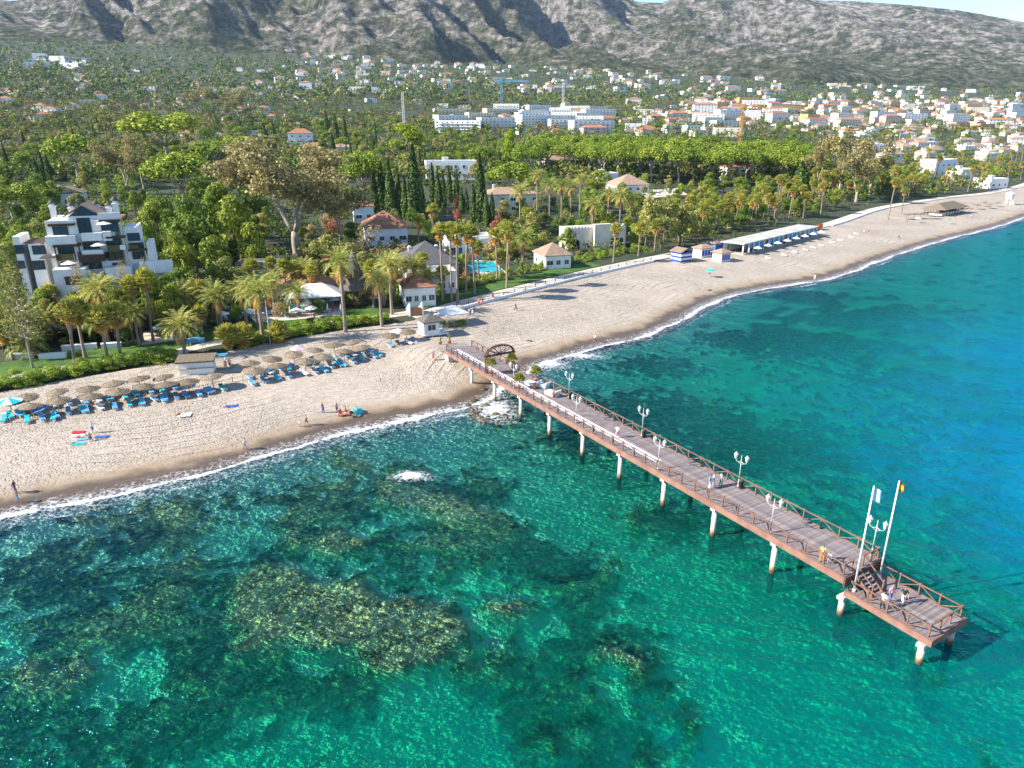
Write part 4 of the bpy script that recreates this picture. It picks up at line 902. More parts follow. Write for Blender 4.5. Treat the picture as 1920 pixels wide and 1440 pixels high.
# ---------------------------------------------------------------- the hotel at the left
def build_hotel():
    rz = R(20); P0 = Vector(gp(185, 600)); P0.z -= 0.5; ux = Vector((math.cos(rz), math.sin(rz), 0)); un = Vector((math.sin(rz), -math.cos(rz), 0))   # along the front, out of the front
    t = thing('hotel', 'large white terraced hotel with dark framed windows at the left', 'hotel', P0, rz)
    def F(zx, zy, off=0.0):                          # a pixel of the enlarged crop -> place on the front (off metres before it)
        d = Vector(ray(zx / 5.76, 340 + zy / 5.76)); o = Vector((0, 0, CAM_H)); p = P0 + un * off
        k = (p - o).dot(un) / d.dot(un); q = o + d * k - P0; return q.dot(ux), q.z
    def block(name, a, b, off0, off1, mat=WHITE, base=None):
        x0, z1 = F(*a, off1); x1, z0 = F(*b, off1); z0 = base if base is not None else z0
        o = link(name, MB().box((min(x0, x1), -off1, z0), (max(x0, x1), -off0, z1)).mesh(name, mat), t); return x0, z0, x1, z1
    def win(a, b, off, dark=True):
        x0, z1 = F(*a, off); x1, z0 = F(*b, off); return window(t, (x0 + x1) / 2, -off, z0, x1 - x0, z1 - z0, 0, 1, dark)
    block('wall', (480, 440), (1305, 1000), -12, 0, base=-2.0)                       # main body
    block('wall', (480, 600), (830, 700), 0.02, 1.6); block('wall', (1100, 545), (1210, 640), 0.02, 1.3)
    block('wall', (870, 565), (1110, 640), 0.02, 1.4)
    block('wall', (1325, 500), (1560, 1000), -9, -1.2, base=-2.0); block('wall', (1575, 660), (1690, 1000), -7, -.6, base=-2.0)
    block('wall', (300, 680), (510, 1000), -8, -.8, base=-2.0); block('wall', (128, 600), (298, 1000), -8, -.95, base=-2.0)
    block('wall', (560, 800), (640, 1000), .02, 1.2, base=-2.0); block('wall', (820, 770), (880, 1000), .02, 1.6, base=-2.0); block('wall', (880, 750), (1120, 800), .02, 1.8)
    block('wall', (560, 960), (960, 1180), .02, 4.2, base=0.0); block('wall', (1500, 870), (1880, 1010), .5, 1.4); block('terrace_base', (1480, 1010), (1900, 1300), .2, 2.2, STONE, base=-1.0); block('wall', (1130, 940), (1420, 1000), .02, 3.0, base=0.0)
    block('wall', (480, 430), (800, 470), .02, .35); block('wall', (1050, 345), (1305, 420), .02, .35)
    for a, b, off in [((560, 490), (750, 600), .05), ((822, 395), (1000, 560), .05), ((1080, 430), (1290, 540), .05), ((620, 700), (800, 780), .05), ((890, 665), (1085, 750), .05), ((1135, 610), (1310, 690), .05),
                      ((1370, 560), (1520, 640), -1.15), ((1385, 665), (1560, 720), -1.15), ((1425, 760), (1575, 835), -1.15), ((660, 865), (830, 950), .05), ((890, 870), (1110, 940), .05), ((1150, 760), (1330, 850), .05), ((700, 1045), (870, 1110), 4.25), ((340, 695), (505, 785), -.75), ((150, 690), (270, 780), -.9), ((330, 860), (500, 950), -.75), ((160, 860), (280, 940), -.9), ((1210, 880), (1330, 930), .05)]:
        win(a, b, off)
    def beam(name, a, b, off0, off1, mat=DARKWOOD):
        x0, z1 = F(*a, off1); x1, z0 = F(*b, off1); link(name, MB().box((x0, -off1, z0), (x1, -off0, max(z1, z0 + .2))).mesh(name, mat), t)
    for a, b, o1 in [((510, 465), (800, 478), 1.0), ((1060, 420), (1290, 432), 1.5), ((565, 690), (860, 703), 2.0), ((880, 650), (1060, 660), 1.5), ((1140, 600), (1350, 612), 1.4), ((1380, 735), (1590, 750), .6), ((850, 800), (1140, 860), 2.6), ((690, 1035), (880, 1047), 5.0)]: beam('pergola_beam', a, b, .03, o1)
    for zx in (585, 620, 790, 850): 
        x0, z1 = F(zx, 700, 1.9); link('pergola_post', MB().box((x0 - .1, -2.0, z1 - 2.9), (x0 + .1, -1.8, z1)).mesh('post', DARKWOOD), t)
    BALC = pm('olive_balcony', (0.13, 0.13, 0.045), (0.07, 0.075, 0.03), 1.5, 0.9)
    for a, b, o0, o1 in [((610, 790), (800, 850), 1.5, 1.7), ((1150, 690), (1290, 760), 1.0, 1.2), ((1395, 690), (1500, 725), .2, .4)]: beam('balcony_front', a, b, o0, o1, BALC)
    for a, b, o0, o1 in [((885, 755), (1115, 795), 1.8, 1.95), ((1290, 690), (1360, 735), 1.0, 1.25), ((1390, 670), (1400, 730), .2, .4)]: beam('balcony_front', a, b, o0, o1, WHITE)
    # roof: tiled terrace, gable, chimneys
    x0, z0 = F(690, 400); x1, _ = F(1090, 360); _, za = F(870, 245); zt = F(800, 440)[1]
    link('roof', gable_roof(x1 - x0, 8.5, max(2.2, (za - z0) * .55), zt + 1.0, .4, TILEB), t, ((x0 + x1) / 2, 5.2, 0)); link('gable_wall', MB().box((x0 + .4, 1.4, zt - .2), (x1 - .4, 9.2, zt + .95)).mesh('gable_wall', WHITE), t)
    gw = MB(); xm = (x0 + x1) / 2; gw.tri((x0 + .6, 1.38, zt + 1), (x1 - .6, 1.38, zt + 1), (xm, 1.38, zt + 2.9)); link('gable_glass', gw.mesh('gable_glass', GLASS), t)
    xa, _ = F(490, 440); xb, _ = F(1300, 440); link('roof_terrace', MB().box((xa + .4, .5, zt - .5), (xb - .4, 11.5, zt + .03)).mesh('terrace', TILE), t)
    for zx, yy, s in [(470, 9, 1.3), (690, 8.5, 1.1), (985, 8, 1.2), (1165, 4, 1.2), (1250, 3, 1.6), (150, 1.5, 0)]:
        x0, _ = F(zx, 430)
        if s: c = link('chimney', CHIM, t, (x0, yy, zt - .2), 0, (1.2, 1.2, 1.2 * s)); link('chimney_cap', MB().lathe([(.62, 1.95), (.62, 2.05), (.0, 2.5)], n=8).mesh('cap', SLATE), c)
    xa, za = F(290, 535, -4); xb, zb = F(480, 680, -.8); link('pergola_roof', MB().box((xa, .9, zb), (xb, 8.5, zb + .25)).mesh('pergola_roof', TILEB), t)
    for i in range(9): link('pergola_slat', MB().box((xa - .3, 1.0 + i * .85, zb + .3), (xb + .2, 1.2 + i * .85, zb + .45)).mesh('slat', BARK), t)
    xa, za = F(500, 830, 3); xb, zb = F(610, 930, 3)
    for i in range(7): link('pergola_slat', MB().box((xa - 1.2, -3 + i * .6, zb + 1.8), (xb, -2.8 + i * .6, zb + 1.95)).mesh('slat', BARK), t)
    for zx, zy, off in [(740, 870, 2.6), (1120, 440, 1.2), (1060, 670, 1.2)]:        # white parasols on the balconies
        x0, z1 = F(zx, zy, off); p = thing('balcony_parasol', 'white parasol on a hotel balcony', 'parasol', P0 + ux * x0 + un * off + Vector((0, 0, z1 - 2.1)), 0, 'parasols on the hotel balconies')
        link('canopy', MB().lathe([(1.5, 1.75), (1.45, 1.8), (.05, 2.35)], n=8, sm=False).mesh('canopy', WHITE), p); link('pole', MB().tube([(0, 0, 0), (0, 0, 2.2)], .03, 6).mesh('pole', DARKWOOD), p)
    HOUSES.append((P0.x, P0.y + 5, 17)); HOUSES.append((P0.x - 12, P0.y + 2, 8)); HOUSES.append((P0.x + 14, P0.y + 8, 8)); return t
build_hotel()
house_px('villa', 'small white villa with brown gable roof right behind the hotel', 'villa', 133, 385, 52, 362, 9, 20, roof='gable', rmat=TILEB, floors=1, cols=3, chim=2, dark=True)
# ---------------------------------------------------------------- villas between hotel and grove
VP = house_px
VP('villa', 'square pavilion villa with wide red-tiled pyramid roof', 'villa', 723, 452, 74, 422, 17, 14, roof='hip', rmat=TILE, floors=1, cols=4, rh=4.6, chim=0)
VP('villa', 'small tiled villa half hidden beside the cypress row', 'villa', 682, 415, 36, 385, 9, 14, roof='hip', rmat=TILE, floors=1, cols=2)
VP('villa', 'slate-roofed white villa with tall chimneys', 'villa', 800, 515, 100, 488, 15, 16, roof='hip', rmat=SLATE, floors=1, cols=4, rh=5.0, chim=2, dark=True)
VP('villa', 'long flat white wing in front of the slate-roofed villa', 'villa', 805, 545, 92, 510, 8, 16, roof='flat', floors=1, cols=5, chim=1)
VP('villa', 'little tile-roofed lodge above the promenade stairs', 'villa', 783, 566, 56, 532, 9, 16, roof='hip', rmat=TILE, floors=1, cols=4, rh=1.8)
VP('villa', 'white flat-roofed villa behind the turquoise pool', 'villa', 880, 478, 88, 447, 13, 16, roof='flat', floors=1, cols=7, chim=2, wall=WHITE, winh=2.2)
VP('villa', 'low hotel building with long tiled roof above the hotel pool', 'restaurant', 575, 560, 100, 535, 10, 14, roof='hip', rmat=TILE, floors=1, cols=6, rh=2.6)
VP('garden_wall', 'grey stone retaining wall among the trees', 'wall', 490, 532, 72, 494, 5, 6, roof='flat', wall=STONE, floors=1, cols=0, detail=0)
VP('villa', 'brown hip-roofed kiosk beside the promenade', 'kiosk', 1035, 498, 50, 475, 9, 20, roof='hip', rmat=TILEB, floors=1, cols=3, rh=3.0)
VP('villa', 'beige villa among the palms', 'villa', 955, 395, 100, 362, 14, 14, roof='hip', wall=CREAM, rmat=TILEB, floors=2, cols=5, chim=1, rh=2.4)
VP('villa', 'modern white flat-roofed villa above the cypresses', 'villa', 845, 335, 92, 303, 14, 10, roof='flat', floors=2, cols=6, winh=1.9)
VP('villa', 'long low white villa left of the modern one', 'villa', 750, 322, 90, 306, 13, 10, roof='flat', floors=1, cols=6, winh=1.9)
VP('villa', 'brown hip-roofed villa before the pine grove', 'villa', 1176, 358, 62, 345, 17, 16, roof='hip', rmat=TILEB, floors=1, cols=4, rh=5.0)
VP('villa', 'white flat house left of the brown-roofed villa', 'villa', 1132, 344, 42, 326, 11, 16, roof='flat', floors=1, cols=3)
VP('villa', 'tiled villa with two square white chimneys', 'villa', 1046, 318, 66, 300, 18, 14, roof='hip', rmat=TILEB, floors=1, cols=4, rh=5.5, chim=2)
VP('villa', 'white villa under the end of the pine grove', 'villa', 1375, 338, 52, 312, 13, 14, roof='hip', rmat=TILE, floors=2, cols=4)
VP('tower_villa', 'tall white villa with tiled tower beyond the huge eucalyptus', 'villa', 566, 278, 44, 250, 14, 12, roof='hip', rmat=TILE, floors=3, cols=3, rh=4)
VP('villa', 'white villa wing under the tiled tower villa', 'villa', 592, 292, 54, 275, 12, 12, roof='hip', rmat=TILE, floors=1, cols=4)
VP('villa', 'tiled villa right of the tower villa', 'villa', 640, 288, 46, 276, 11, 12, roof='hip', rmat=TILEB, floors=1, cols=3)
VP('villa', 'cubic white villa with blue-shaded upper floor at the right', 'villa', 1755, 330, 60, 300, 13, 25, roof='flat', floors=2, cols=4)
VP('villa', 'low white villa stepping down beside the cubic one', 'villa', 1800, 340, 44, 318, 12, 25, roof='flat', floors=1, cols=3)
VP('villa', 'small flat white villa by the far beach bar', 'villa', 1855, 352, 50, 336, 12, 25, roof='flat', floors=1, cols=3)
# crenellated pavilion
def crenellated():
    x, y, z = gp(1110, 462); sc = depth_of(x, y, z) / FPX; w = 118 * sc; h = z_at(424, y) - z; t = thing('pavilion', 'white crenellated Moorish pavilion with arched door', 'pavilion', (x, y, z), R(20))
    mb = MB(); mb.box((-w / 2, -3.5, -1), (w / 2, 3.5, h)); mb.box((-w * .08, -5.0, -1), (w * .20, -3.52, h + 1.2)); link('wall', mb.mesh('wall', CREAM), t)
    k = 0; xx = -w / 2
    while xx < w / 2 - .6:
        link('merlon', MB().box((0, -3.5, h), (.7, -3.05, h + .45)).box((.15, -3.5, h + .45), (.55, -3.05, h + .8)).mesh('merlon', WHITE), t, (xx, 0, 0)); xx += 1.15
    def arch(xc, y0, wd, hh):
        m = MB(); pts = [(xc - wd / 2, 0)] + [(xc + wd / 2 * math.cos(a), hh - wd / 2 + wd / 2 * math.sin(a)) for a in [PI - i * PI / 8 for i in range(9)]] + [(xc + wd / 2, 0)]
        i = len(m.v); m.v += [(p, y0, q) for p, q in pts]; m.face(list(range(i, i + len(pts)))[::-1]); return m.mesh('arch', GLASS)
    link('door', arch(-w * .36, -3.53, 2.6, 3.2), t); 
    for i in range(3): link('window', arch(w * (.27 + i * .08), -3.53, 1.3, 3.0), t)
    HOUSES.append((x, y, w / 2)); return t
crenellated()
def conical(name, label, cx, by, top, wpx):
    x, y, z = gp(cx, by); sc = depth_of(x, y, z) / FPX; w = wpx * sc / 2; h = z_at(top, y) - z; t = thing(name, label, 'pavilion', (x, y, z))
    link('roof', MB().lathe([(w, h * .30), (w * 1.0, h * .33), (w * .62, h * .56), (w * .25, h * .86), (.05, h)], n=14, sm=False, jit=.02).mesh('roof', pm('grey_thatch', (.16, .135, .115), (.08, .07, .06), 3, .95, .8)), t)
    for i in range(8): link('post', MB().tube([(w * .85 * math.cos(i * PI / 4), w * .85 * math.sin(i * PI / 4), -.3), (w * .85 * math.cos(i * PI / 4), w * .85 * math.sin(i * PI / 4), h * .34)], .12, 6).mesh('post', DARKWOOD), t)
conical('thatched_pavilion', 'tall dark cone-roofed thatched pavilion behind the date palms', 668, 572, 466, 52)
# ---------------------------------------------------------------- flat things ashore
def sheet(name, pts, z_off, mat, kind='structure', zfix=None, flat=False):
    """a level or draped polygon, fanned fine enough to follow the land"""
    c = np.mean(pts, 0); v = []; rings = 6; n = len(pts); f = []
    for k in range(rings + 1):
        for p in pts: q = c + (np.array(p) - c) * k / rings; v.append((q[0], q[1], (zfix if zfix is not None else surf_h(q[0], q[1])) + z_off))
    for k in range(rings):
        for j in range(n): a = k * n + j; b = k * n + (j + 1) % n; f.append((a, b, b + n, a + n))
    me = bpy.data.meshes.new(name); me.from_pydata(v, [], f); me.materials.append(mat); me.update()
    if kind: return struct(name, me, kind)
    return link(name, me)
def strip(name, line, o0, o1, z, mat, thing_=None, seg=1):
    T_ = np.gradient(line, axis=0); T_ /= np.linalg.norm(T_, axis=1)[:, None]; NI = np.stack([-T_[:, 1], T_[:, 0]], 1); v = []; f = []
    for i, (p, n_) in enumerate(zip(line, NI)):
        for o_ in np.linspace(o0, o1, seg + 1): q = p + n_ * o_; v.append((q[0], q[1], max(surf_h(*q), surf_h(*(p + n_ * o1)) if False else 0) + z))
    return npmesh(name, np.array(v), gridfaces(len(line), seg + 1), [mat])
_, LB = resample(BACK, 5.0)
def b_s(px, py):                                     # distance along the back line at a photo pixel
    p = np.array(at(px, py, 2)[:2]); k = np.argmin(((BACK - p)**2).sum(1)); return LB[k]
sA, sB, sC, sD = b_s(0, 735), b_s(800, 597), b_s(1240, 488), b_s(1780, 372)
prom, _ = resample(BACK, np.arange(sA - 25, sD + 150, 2.5)); promR, _ = resample(BACK, np.arange(sB - 3, sC, 2.0))
struct('promenade', strip('promenade', resample(BACK, np.arange(sA - 30, sB, 2.0))[0], 4.2, 7.2, .06, PAVE, seg=2)); struct('promenade', strip('promenade', resample(BACK, np.arange(sB - 2, sD + 200, 2.0))[0], 0.7, 5.5, .05, PAVE, seg=3))
struct('lawn', strip('lawn', resample(BACK, np.arange(sA - 20, sB - 6, 2.0))[0], 7.3, 15.5, .05, GRASS, seg=4)); struct('lawn', strip('lawn', resample(BACK, np.arange(sB + 2, sC - 20, 2.0))[0], 6.2, 12.5, .05, GRASS, seg=4))
# sea wall with a wooden fence on the promenade
wl = MB(); W_, _ = resample(BACK, np.arange(sB + 2, sC - 3, 2.0)); T_ = np.gradient(W_, axis=0); T_ /= np.linalg.norm(T_, axis=1)[:, None]; NI = np.stack([-T_[:, 1], T_[:, 0]], 1)
for i in range(len(W_) - 1):
    a, b = W_[i], W_[i + 1]; wl.bar((a[0], a[1], 2.05), (b[0], b[1], 2.05), .45, 1.1)
tag(link('sea_wall', wl.mesh('sea_wall', WHITE)), 'low white sea wall between sand and promenade', 'wall')
fence = thing('promenade_fence', 'wooden post and rail fence along the promenade', 'fence', (W_[0][0], W_[0][1], 2.0))
pst = MB().box((-.09, -.09, 0), (.09, .09, 1.25)).mesh('post', DARKWOOD); prev = None
for i in range(0, len(W_), 2):
    p = W_[i] + NI[i] * .8 - W_[0]; link('post', pst, fence, (p[0], p[1], .05))
    if prev is not None:
        for zz in (.55, 1.05): link('rail', MB().bar((prev[0], prev[1], zz), (p[0], p[1], zz), .07, .09).mesh('rail', BARK), fence)
    prev = p
W2, _ = resample(BACK, np.arange(b_s(1560, 424), b_s(1660, 392), 2.5)); wl = MB()
for a, b in zip(W2[:-1], W2[1:]): wl.bar((a[0], a[1], 2.0), (b[0], b[1], 2.0), .5, 1.1)
tag(link('sea_wall', wl.mesh('sea_wall', WHITE)), 'white sea wall left of the lone palm on the sand', 'wall')
def pool(label, pts_px, hz=0.0):
    P_ = [gp(*p) for p in pts_px]; z = max(p[2] for p in P_) + .12; c = np.mean([p[:2] for p in P_], 0); t = thing('swimming_pool', label, 'pool', (c[0], c[1], z))
    rel = [(p[0] - c[0], p[1] - c[1]) for p in P_]; link('coping', MB().poly([(x * 1.14, y * 1.14) for x, y in rel], -1.2, 0.02).mesh('coping', PAVE), t); link('water', MB().poly(rel, 0.02, .05).mesh('water', POOL), t)
def ccw(p): return p
pool('turquoise villa pool under the very tall fan palms', [(868, 512), (945, 516), (925, 492), (880, 490)])
pool('hotel pool among sun umbrellas and date palms', [(505, 585), (590, 572), (560, 556), (515, 566)])
pool('small teal pool behind the palm thicket', [(1300, 403), (1350, 394), (1340, 388), (1305, 394)])
for pts in ([(480, 606), (640, 592), (655, 560), (520, 552), (455, 580)], [(265, 648), (350, 636), (345, 612), (270, 622)], [(1215, 372), (1290, 365), (1270, 352), (1190, 358)]):
    sheet('terrace_paving', [gp(*p)[:2] for p in pts], .07, PAVE)
# pool terrace furniture and people are small: white parasols, loungers
r_ = random.Random(8); psm = MB().lathe([(1.35, 1.95), (1.3, 2.0), (.05, 2.6)], n=8, sm=False).mesh('canopy', WHITE); ppm = MB().tube([(0, 0, 0), (0, 0, 2.3)], .035, 6).mesh('pole', DARKWOOD); cl = MB().lathe([(.08, .9), (.22, 1.1), (.12, 2.2), (.03, 2.5)], n=7).mesh('closed_canopy', WHITE)
for i, (px, py, c_) in enumerate([(420, 607, 0), (437, 600, 1), (470, 602, 0), (545, 596, 1), (558, 600, 0), (585, 596, 0), (600, 582, 0), (615, 590, 1), (628, 578, 0), (640, 592, 1), (575, 586, 0), (300, 634, 0), (318, 630, 1), (335, 625, 0), (1225, 367, 0), (1255, 362, 0)]):
    x, y, z = gp(px, py); t = thing('terrace_parasol', 'closed white parasol on the pool terrace' if c_ else 'open white parasol on the pool terrace', 'parasol', (x, y, z + .07), 0, 'white terrace parasols'); link('pole', ppm, t); link('canopy', cl if c_ else psm, t)
x, y, z = gp(595, 575); t = thing('white_marquee', 'big white peaked marquee on the pool terrace', 'tent', (x, y, z + .05), R(14))
link('canopy', hip_roof(11, 8, 2.2, 3.0, .2, WHITE), t)
for sx in (-1, 1):
    for sy in (-1, 1): link('pole', MB().tube([(sx * 5.3, sy * 3.8, 0), (sx * 5.3, sy * 3.8, 3.0)], .07, 6).mesh('pole', WHITE), t)
x, y, z = gp(190, 640); t = thing('lawn_pavilion', 'dark open-sided timber pavilion on the hotel lawn', 'pavilion', (x - 10, y + 1, z), R(18))
link('roof', hip_roof(22, 8, 1.6, 2.9, .5, pm('dark_reed', (.06, .05, .045), (.03, .027, .025), 2, .95, .6)), t)
for i in range(6):
    for sy in (-1, 1): link('post', MB().box((-10.4 + i * 4.16 - .15, sy * 3.6 - .15, -.3), (-10.4 + i * 4.16 + .15, sy * 3.6 + .15, 2.8)).mesh('post', DARKWOOD), t)
for k, (px, py, w, rr) in enumerate([(100, 672, 4.2, 0), (150, 655, 5.5, 5), (210, 652, 3.2, 5), (45, 672, 3, 0), (335, 668, 3, 10)]):
    x, y, z = gp(px, py); tag(link('low_wall', MB().box((-w / 2, -.4, -.2), (w / 2, .4, .85)).box((-w / 2 - .08, -.48, .85), (w / 2 + .08, .48, .95)).mesh('low_wall', WHITE), None, (x, y, z), R(rr + 12)), 'low white garden wall on the hotel lawn', 'wall', 'low lawn walls')
# hut with stairs to the promenade
x, y, z = gp(775, 585); t = thing('garden_stairs', 'white-walled stairway down to the promenade', 'stairs', (x, y, z), R(200))
for i in range(10): link('step', MB().box((-1.1, i * .32, -.3), (1.1, i * .32 + .34, .17 + i * .17)).mesh('step', TILE), t)
for s in (-1, 1): m = MB(); m.v += [(s * 1.35 + e, yy, zz) for e in (-.15, .15) for yy, zz in ((-.3, -.3), (3.4, -.3), (3.4, 2.9), (-.3, .9))]; [m.face(q) for q in ([0, 1, 2, 3], [7, 6, 5, 4], [0, 4, 5, 1], [1, 5, 6, 2], [2, 6, 7, 3], [3, 7, 4, 0])]; link('side_wall', m.mesh('side_wall', WHITE), t)
# ---------------------------------------------------------------- beach huts and the long restaurant
def striped():
    x, y, z = gp(1277, 489); t = thing('beach_hut', 'beach hut striped blue and white on the sand', 'hut', (x, y, z), R(33)); w, d, h = 4.6, 4.2, 2.9
    for i in range(5): link('stripe_board', MB().box((-w / 2, -d / 2, i * h / 5 + .003), (w / 2, d / 2, (i + 1) * h / 5)).mesh('stripe', BLUEP if i % 2 == 0 else WHITE), t)
    link('roof', gable_roof(w, d, 1.0, h + .2, .35, TILEB), t); link('deck', MB().box((-w / 2 - .4, -d / 2 - 1.4, -.3), (w / 2 + .4, -d / 2 - .02, .1)).mesh('deck', BARK), t)
striped()
for (px, py, w, lab, m) in [(1318, 480, 5.5, 'white kiosk with blue shutters right of the striped hut', WHITE), (1352, 489, 4.0, 'yellow-cream kiosk on the sand before the restaurant', CREAM), (1345, 470, 6.5, 'blue-fronted kiosk between palms and restaurant', BLUEWALL)]:
    x, y, z = gp(px, py); t = house('beach_kiosk', lab, 'kiosk', x, y, z, R(33), w, 3.6, 2.6, wall=m, roof='hip', rmat=TILEB, floors=1, cols=0, rh=1.0)
    for i in range(4): link('shutter', MB().box((-w / 2 + .3 + i * (w - .5) / 4, -1.87, .5), (-w / 2 + (i + 1) * (w - .5) / 4, -1.8, 2.1)).mesh('shutter', BLUEP), t)
def restaurant():
    a = Vector(gp(1392, 478)); b = Vector(gp(1530, 442)); d = b - a; L = d.length; rz = math.atan2(d.y, d.x); t = thing('beach_restaurant', 'long open beach restaurant with flat pale roof and blue columns', 'restaurant', a, rz); D = 7.0; h = 3.3
    link('roof', MB().box((-.8, -.6, h), (L + .8, D + .6, h + .3)).mesh('roof', ROOFW), t); link('back_wall', MB().box((0, D - .3, -.5), (L, D, h - .01)).mesh('back_wall', WHITE), t); link('floor', MB().box((-.5, -.4, -.6), (L + .5, D, .1)).mesh('floor', PAVE), t)
    n = 16
    for i in range(n + 1): link('column', MB().box((i * L / n - .16, -.16, .1), (i * L / n + .16, .16, h - .002)).mesh('column', WHITE), t)
    for i in range(n): link('blind', MB().box((i * L / n + .3, .25, 1.3 if i % 3 else .3), ((i + 1) * L / n - .3, .32, h - .15)).mesh('blind', BLUEWALL if i % 4 else GLASS), t)
    for i in range(0, n): 
        q = a + d.normalized() * (i * L / n + .9) + Vector((math.sin(rz), -math.cos(rz), 0)) * 1.6; q.z = surf_h(q.x, q.y)
        if i % 2 == 0: p = thing('terrace_parasol', 'closed white parasol before the beach restaurant', 'parasol', q, 0, 'white restaurant parasols'); link('pole', ppm, p); link('canopy', cl, p)
        else: p = thing('terrace_parasol', 'open white parasol before the beach restaurant', 'parasol', q + Vector((math.sin(rz), -math.cos(rz), 0)) * 1.2, 0, 'white restaurant parasols'); link('pole', ppm, p); link('canopy', psm, p)
    return a, d
REST_A, REST_D = restaurant()
# thatched beach bar at the far right, boat, lifeguard tower
x, y, z = gp(1770, 400); t = thing('beach_bar', 'thatched beach bar at the far end of the sand', 'bar', (x, y, z), R(40))
link('roof', hip_roof(26, 9, 2.4, 2.9, 1.0, THATCH), t); link('counter', MB().box((-11, -3, -.3), (11, 2.5, 1.1)).mesh('counter', WHITE), t)
for i in range(8):
    for sy in (-1, 1): link('post', MB().tube([(-12 + i * 3.4, sy * 4.2, -.3), (-12 + i * 3.4, sy * 4.2, 2.9)], .13, 6).mesh('post', BARK), t)
x, y, z = gp(1524, 432); t = thing('fishing_boat', 'orange wooden boat standing behind the restaurant', 'boat', (x, y, z), R(38))
hb = MB(); secs = [(-7, .2, .3), (-5, 1.1, 0), (0, 1.5, -.1), (4, 1.3, 0), (7, .15, .5)]
for (xx, w_, zz) in secs: hb.v += [(xx, -w_, 1.7 + zz * .8), (xx, -w_ * .7, .5 + zz), (xx, 0, .1 + zz), (xx, w_ * .7, .5 + zz), (xx, w_, 1.7 + zz * .8)]
for i in range(4):
    for j in range(4): q = i * 5 + j; hb.face([q, q + 5, q + 6, q + 1])
link('hull', hb.mesh('hull', pm('orange_paint', (.55, .16, .05), (.42, .12, .04), 1, .6)), t); link('deck', MB().box((-5, -1.0, 1.2), (4.5, 1.0, 1.35)).mesh('deck', BARK), t)
x, y, z = gp(1890, 384); t = thing('lifeguard_tower', 'tall white lifeguard tower on the far beach', 'tower', (x, y, z), R(35))
for sx in (-1, 1):
    for sy in (-1, 1): link('leg', MB().bar((sx * 1.4, sy * 1.4, -.3), (sx * 1.0, sy * 1.0, 3.6), .18, .18).mesh('leg', WHITE), t)
link('cabin', MB().box((-1.4, -1.4, 3.6), (1.4, 1.4, 5.6)).mesh('cabin', WHITE), t); link('roof', hip_roof(3, 3, .9, 5.8, .3, WHITE), t); link('ladder', MB().bar((-.3, -3, 0), (-.3, -1.3, 3.6), .1, .1).bar((.3, -3, 0), (.3, -1.3, 3.6), .1, .1).mesh('ladder', WHITE), t)

# ================================================================ the town
def face_rz(): return R(random.choice([20, 25, 12, 30, -5]) + random.uniform(-6, 6))
def town(n, xr, yr, label, wr, hr, dr, wall, roof, rmat, floors, cols, group, detail=0, cat='house', name='town_house', side=1, mind=14, seed=1, chim=0, bal=False):
    r = random.Random(seed); c = 0; tries = 0
    while c < n and tries < n * 12:
        tries += 1; px, py = r.uniform(*xr), r.uniform(*yr); x, y, z = gp(px, py)
        w = r.uniform(*wr)
        if any((x - a)**2 + (y - b)**2 < (mind * .5 + q)**2 for a, b, q in HOUSES): continue
        random.seed(seed * 1000 + c)
        fl = r.randint(*floors); wl_ = r.choice(wall); rf = r.choice(roof)
        wname = {WHITE: 'white', CREAM: 'cream', PINK: 'pink', OCHRE: 'ochre'}[wl_]; 
        lb = f"{wname} {('one' , 'two', 'three', 'four', 'five', 'six')[fl - 1]}-storey {'flat-roofed' if rf == 'flat' else 'tile-roofed'} {label}"
        house(name, lb, cat, x, y, z, face_rz(), w, r.uniform(*dr), fl * r.uniform(*hr), wall=wl_, roof=rf, rmat=r.choice(rmat), floors=fl, cols=cols, chim=chim, group=group, detail=detail, side=side, bal=bal)
        c += 1
town(44, (1560, 1918), (246, 306), 'villa in the row above the right-hand beach', (13, 22), (3.0, 3.3), (10, 14), [WHITE, WHITE, CREAM], ['hip', 'hip', 'flat'], [TILEB, TILEB, TILE], (2, 2), 4, 'villas above the right-hand beach', 1, 'villa', 'villa', 2, 13, 21, 1)
town(12, (1540, 1760), (240, 262), 'villa behind the brown eucalyptus', (10, 16), (3.0, 3.3), (10, 14), [WHITE, CREAM], ['hip'], [TILEB, TILE], (1, 2), 3, 'villas behind the eucalyptus', 0, 'villa', 'villa', 1, 18, 22)
town(22, (840, 1130), (214, 250), 'apartment block behind the lime green tree', (34, 58), (3.1, 3.4), (14, 20), [WHITE, WHITE, WHITE, CREAM], ['flat'], [ROOFW], (4, 5), 9, 'white apartment blocks', 0, 'apartment block', 'apartment_block', 2, 24, 23, 0, True)
town(30, (1100, 1420), (212, 256), 'house above the pine grove', (18, 34), (3.0, 3.2), (11, 15), [WHITE, WHITE, CREAM, PINK], ['flat', 'flat', 'hip'], [TILE], (2, 3), 4, 'houses above the pine grove', 0, 'house', 'town_house', 1, 20, 24)
town(74, (1290, 1918), (196, 244), 'block in the dense town at the right', (26, 50), (3.0, 3.3), (13, 18), [WHITE, WHITE, WHITE, CREAM, PINK, OCHRE], ['flat', 'flat', 'flat', 'hip'], [TILE], (3, 6), 7, 'town blocks at the right', 0, 'apartment block', 'apartment_block', 1, 20, 25)
town(26, (0, 560), (150, 268), 'villa among the trees at the left', (12, 20), (3.0, 3.2), (10, 14), [WHITE, WHITE, CREAM, PINK], ['hip', 'flat', 'hip'], [TILE, TILEB], (1, 2), 3, 'scattered villas at the left', 0, 'villa', 'villa', 1, 30, 26)
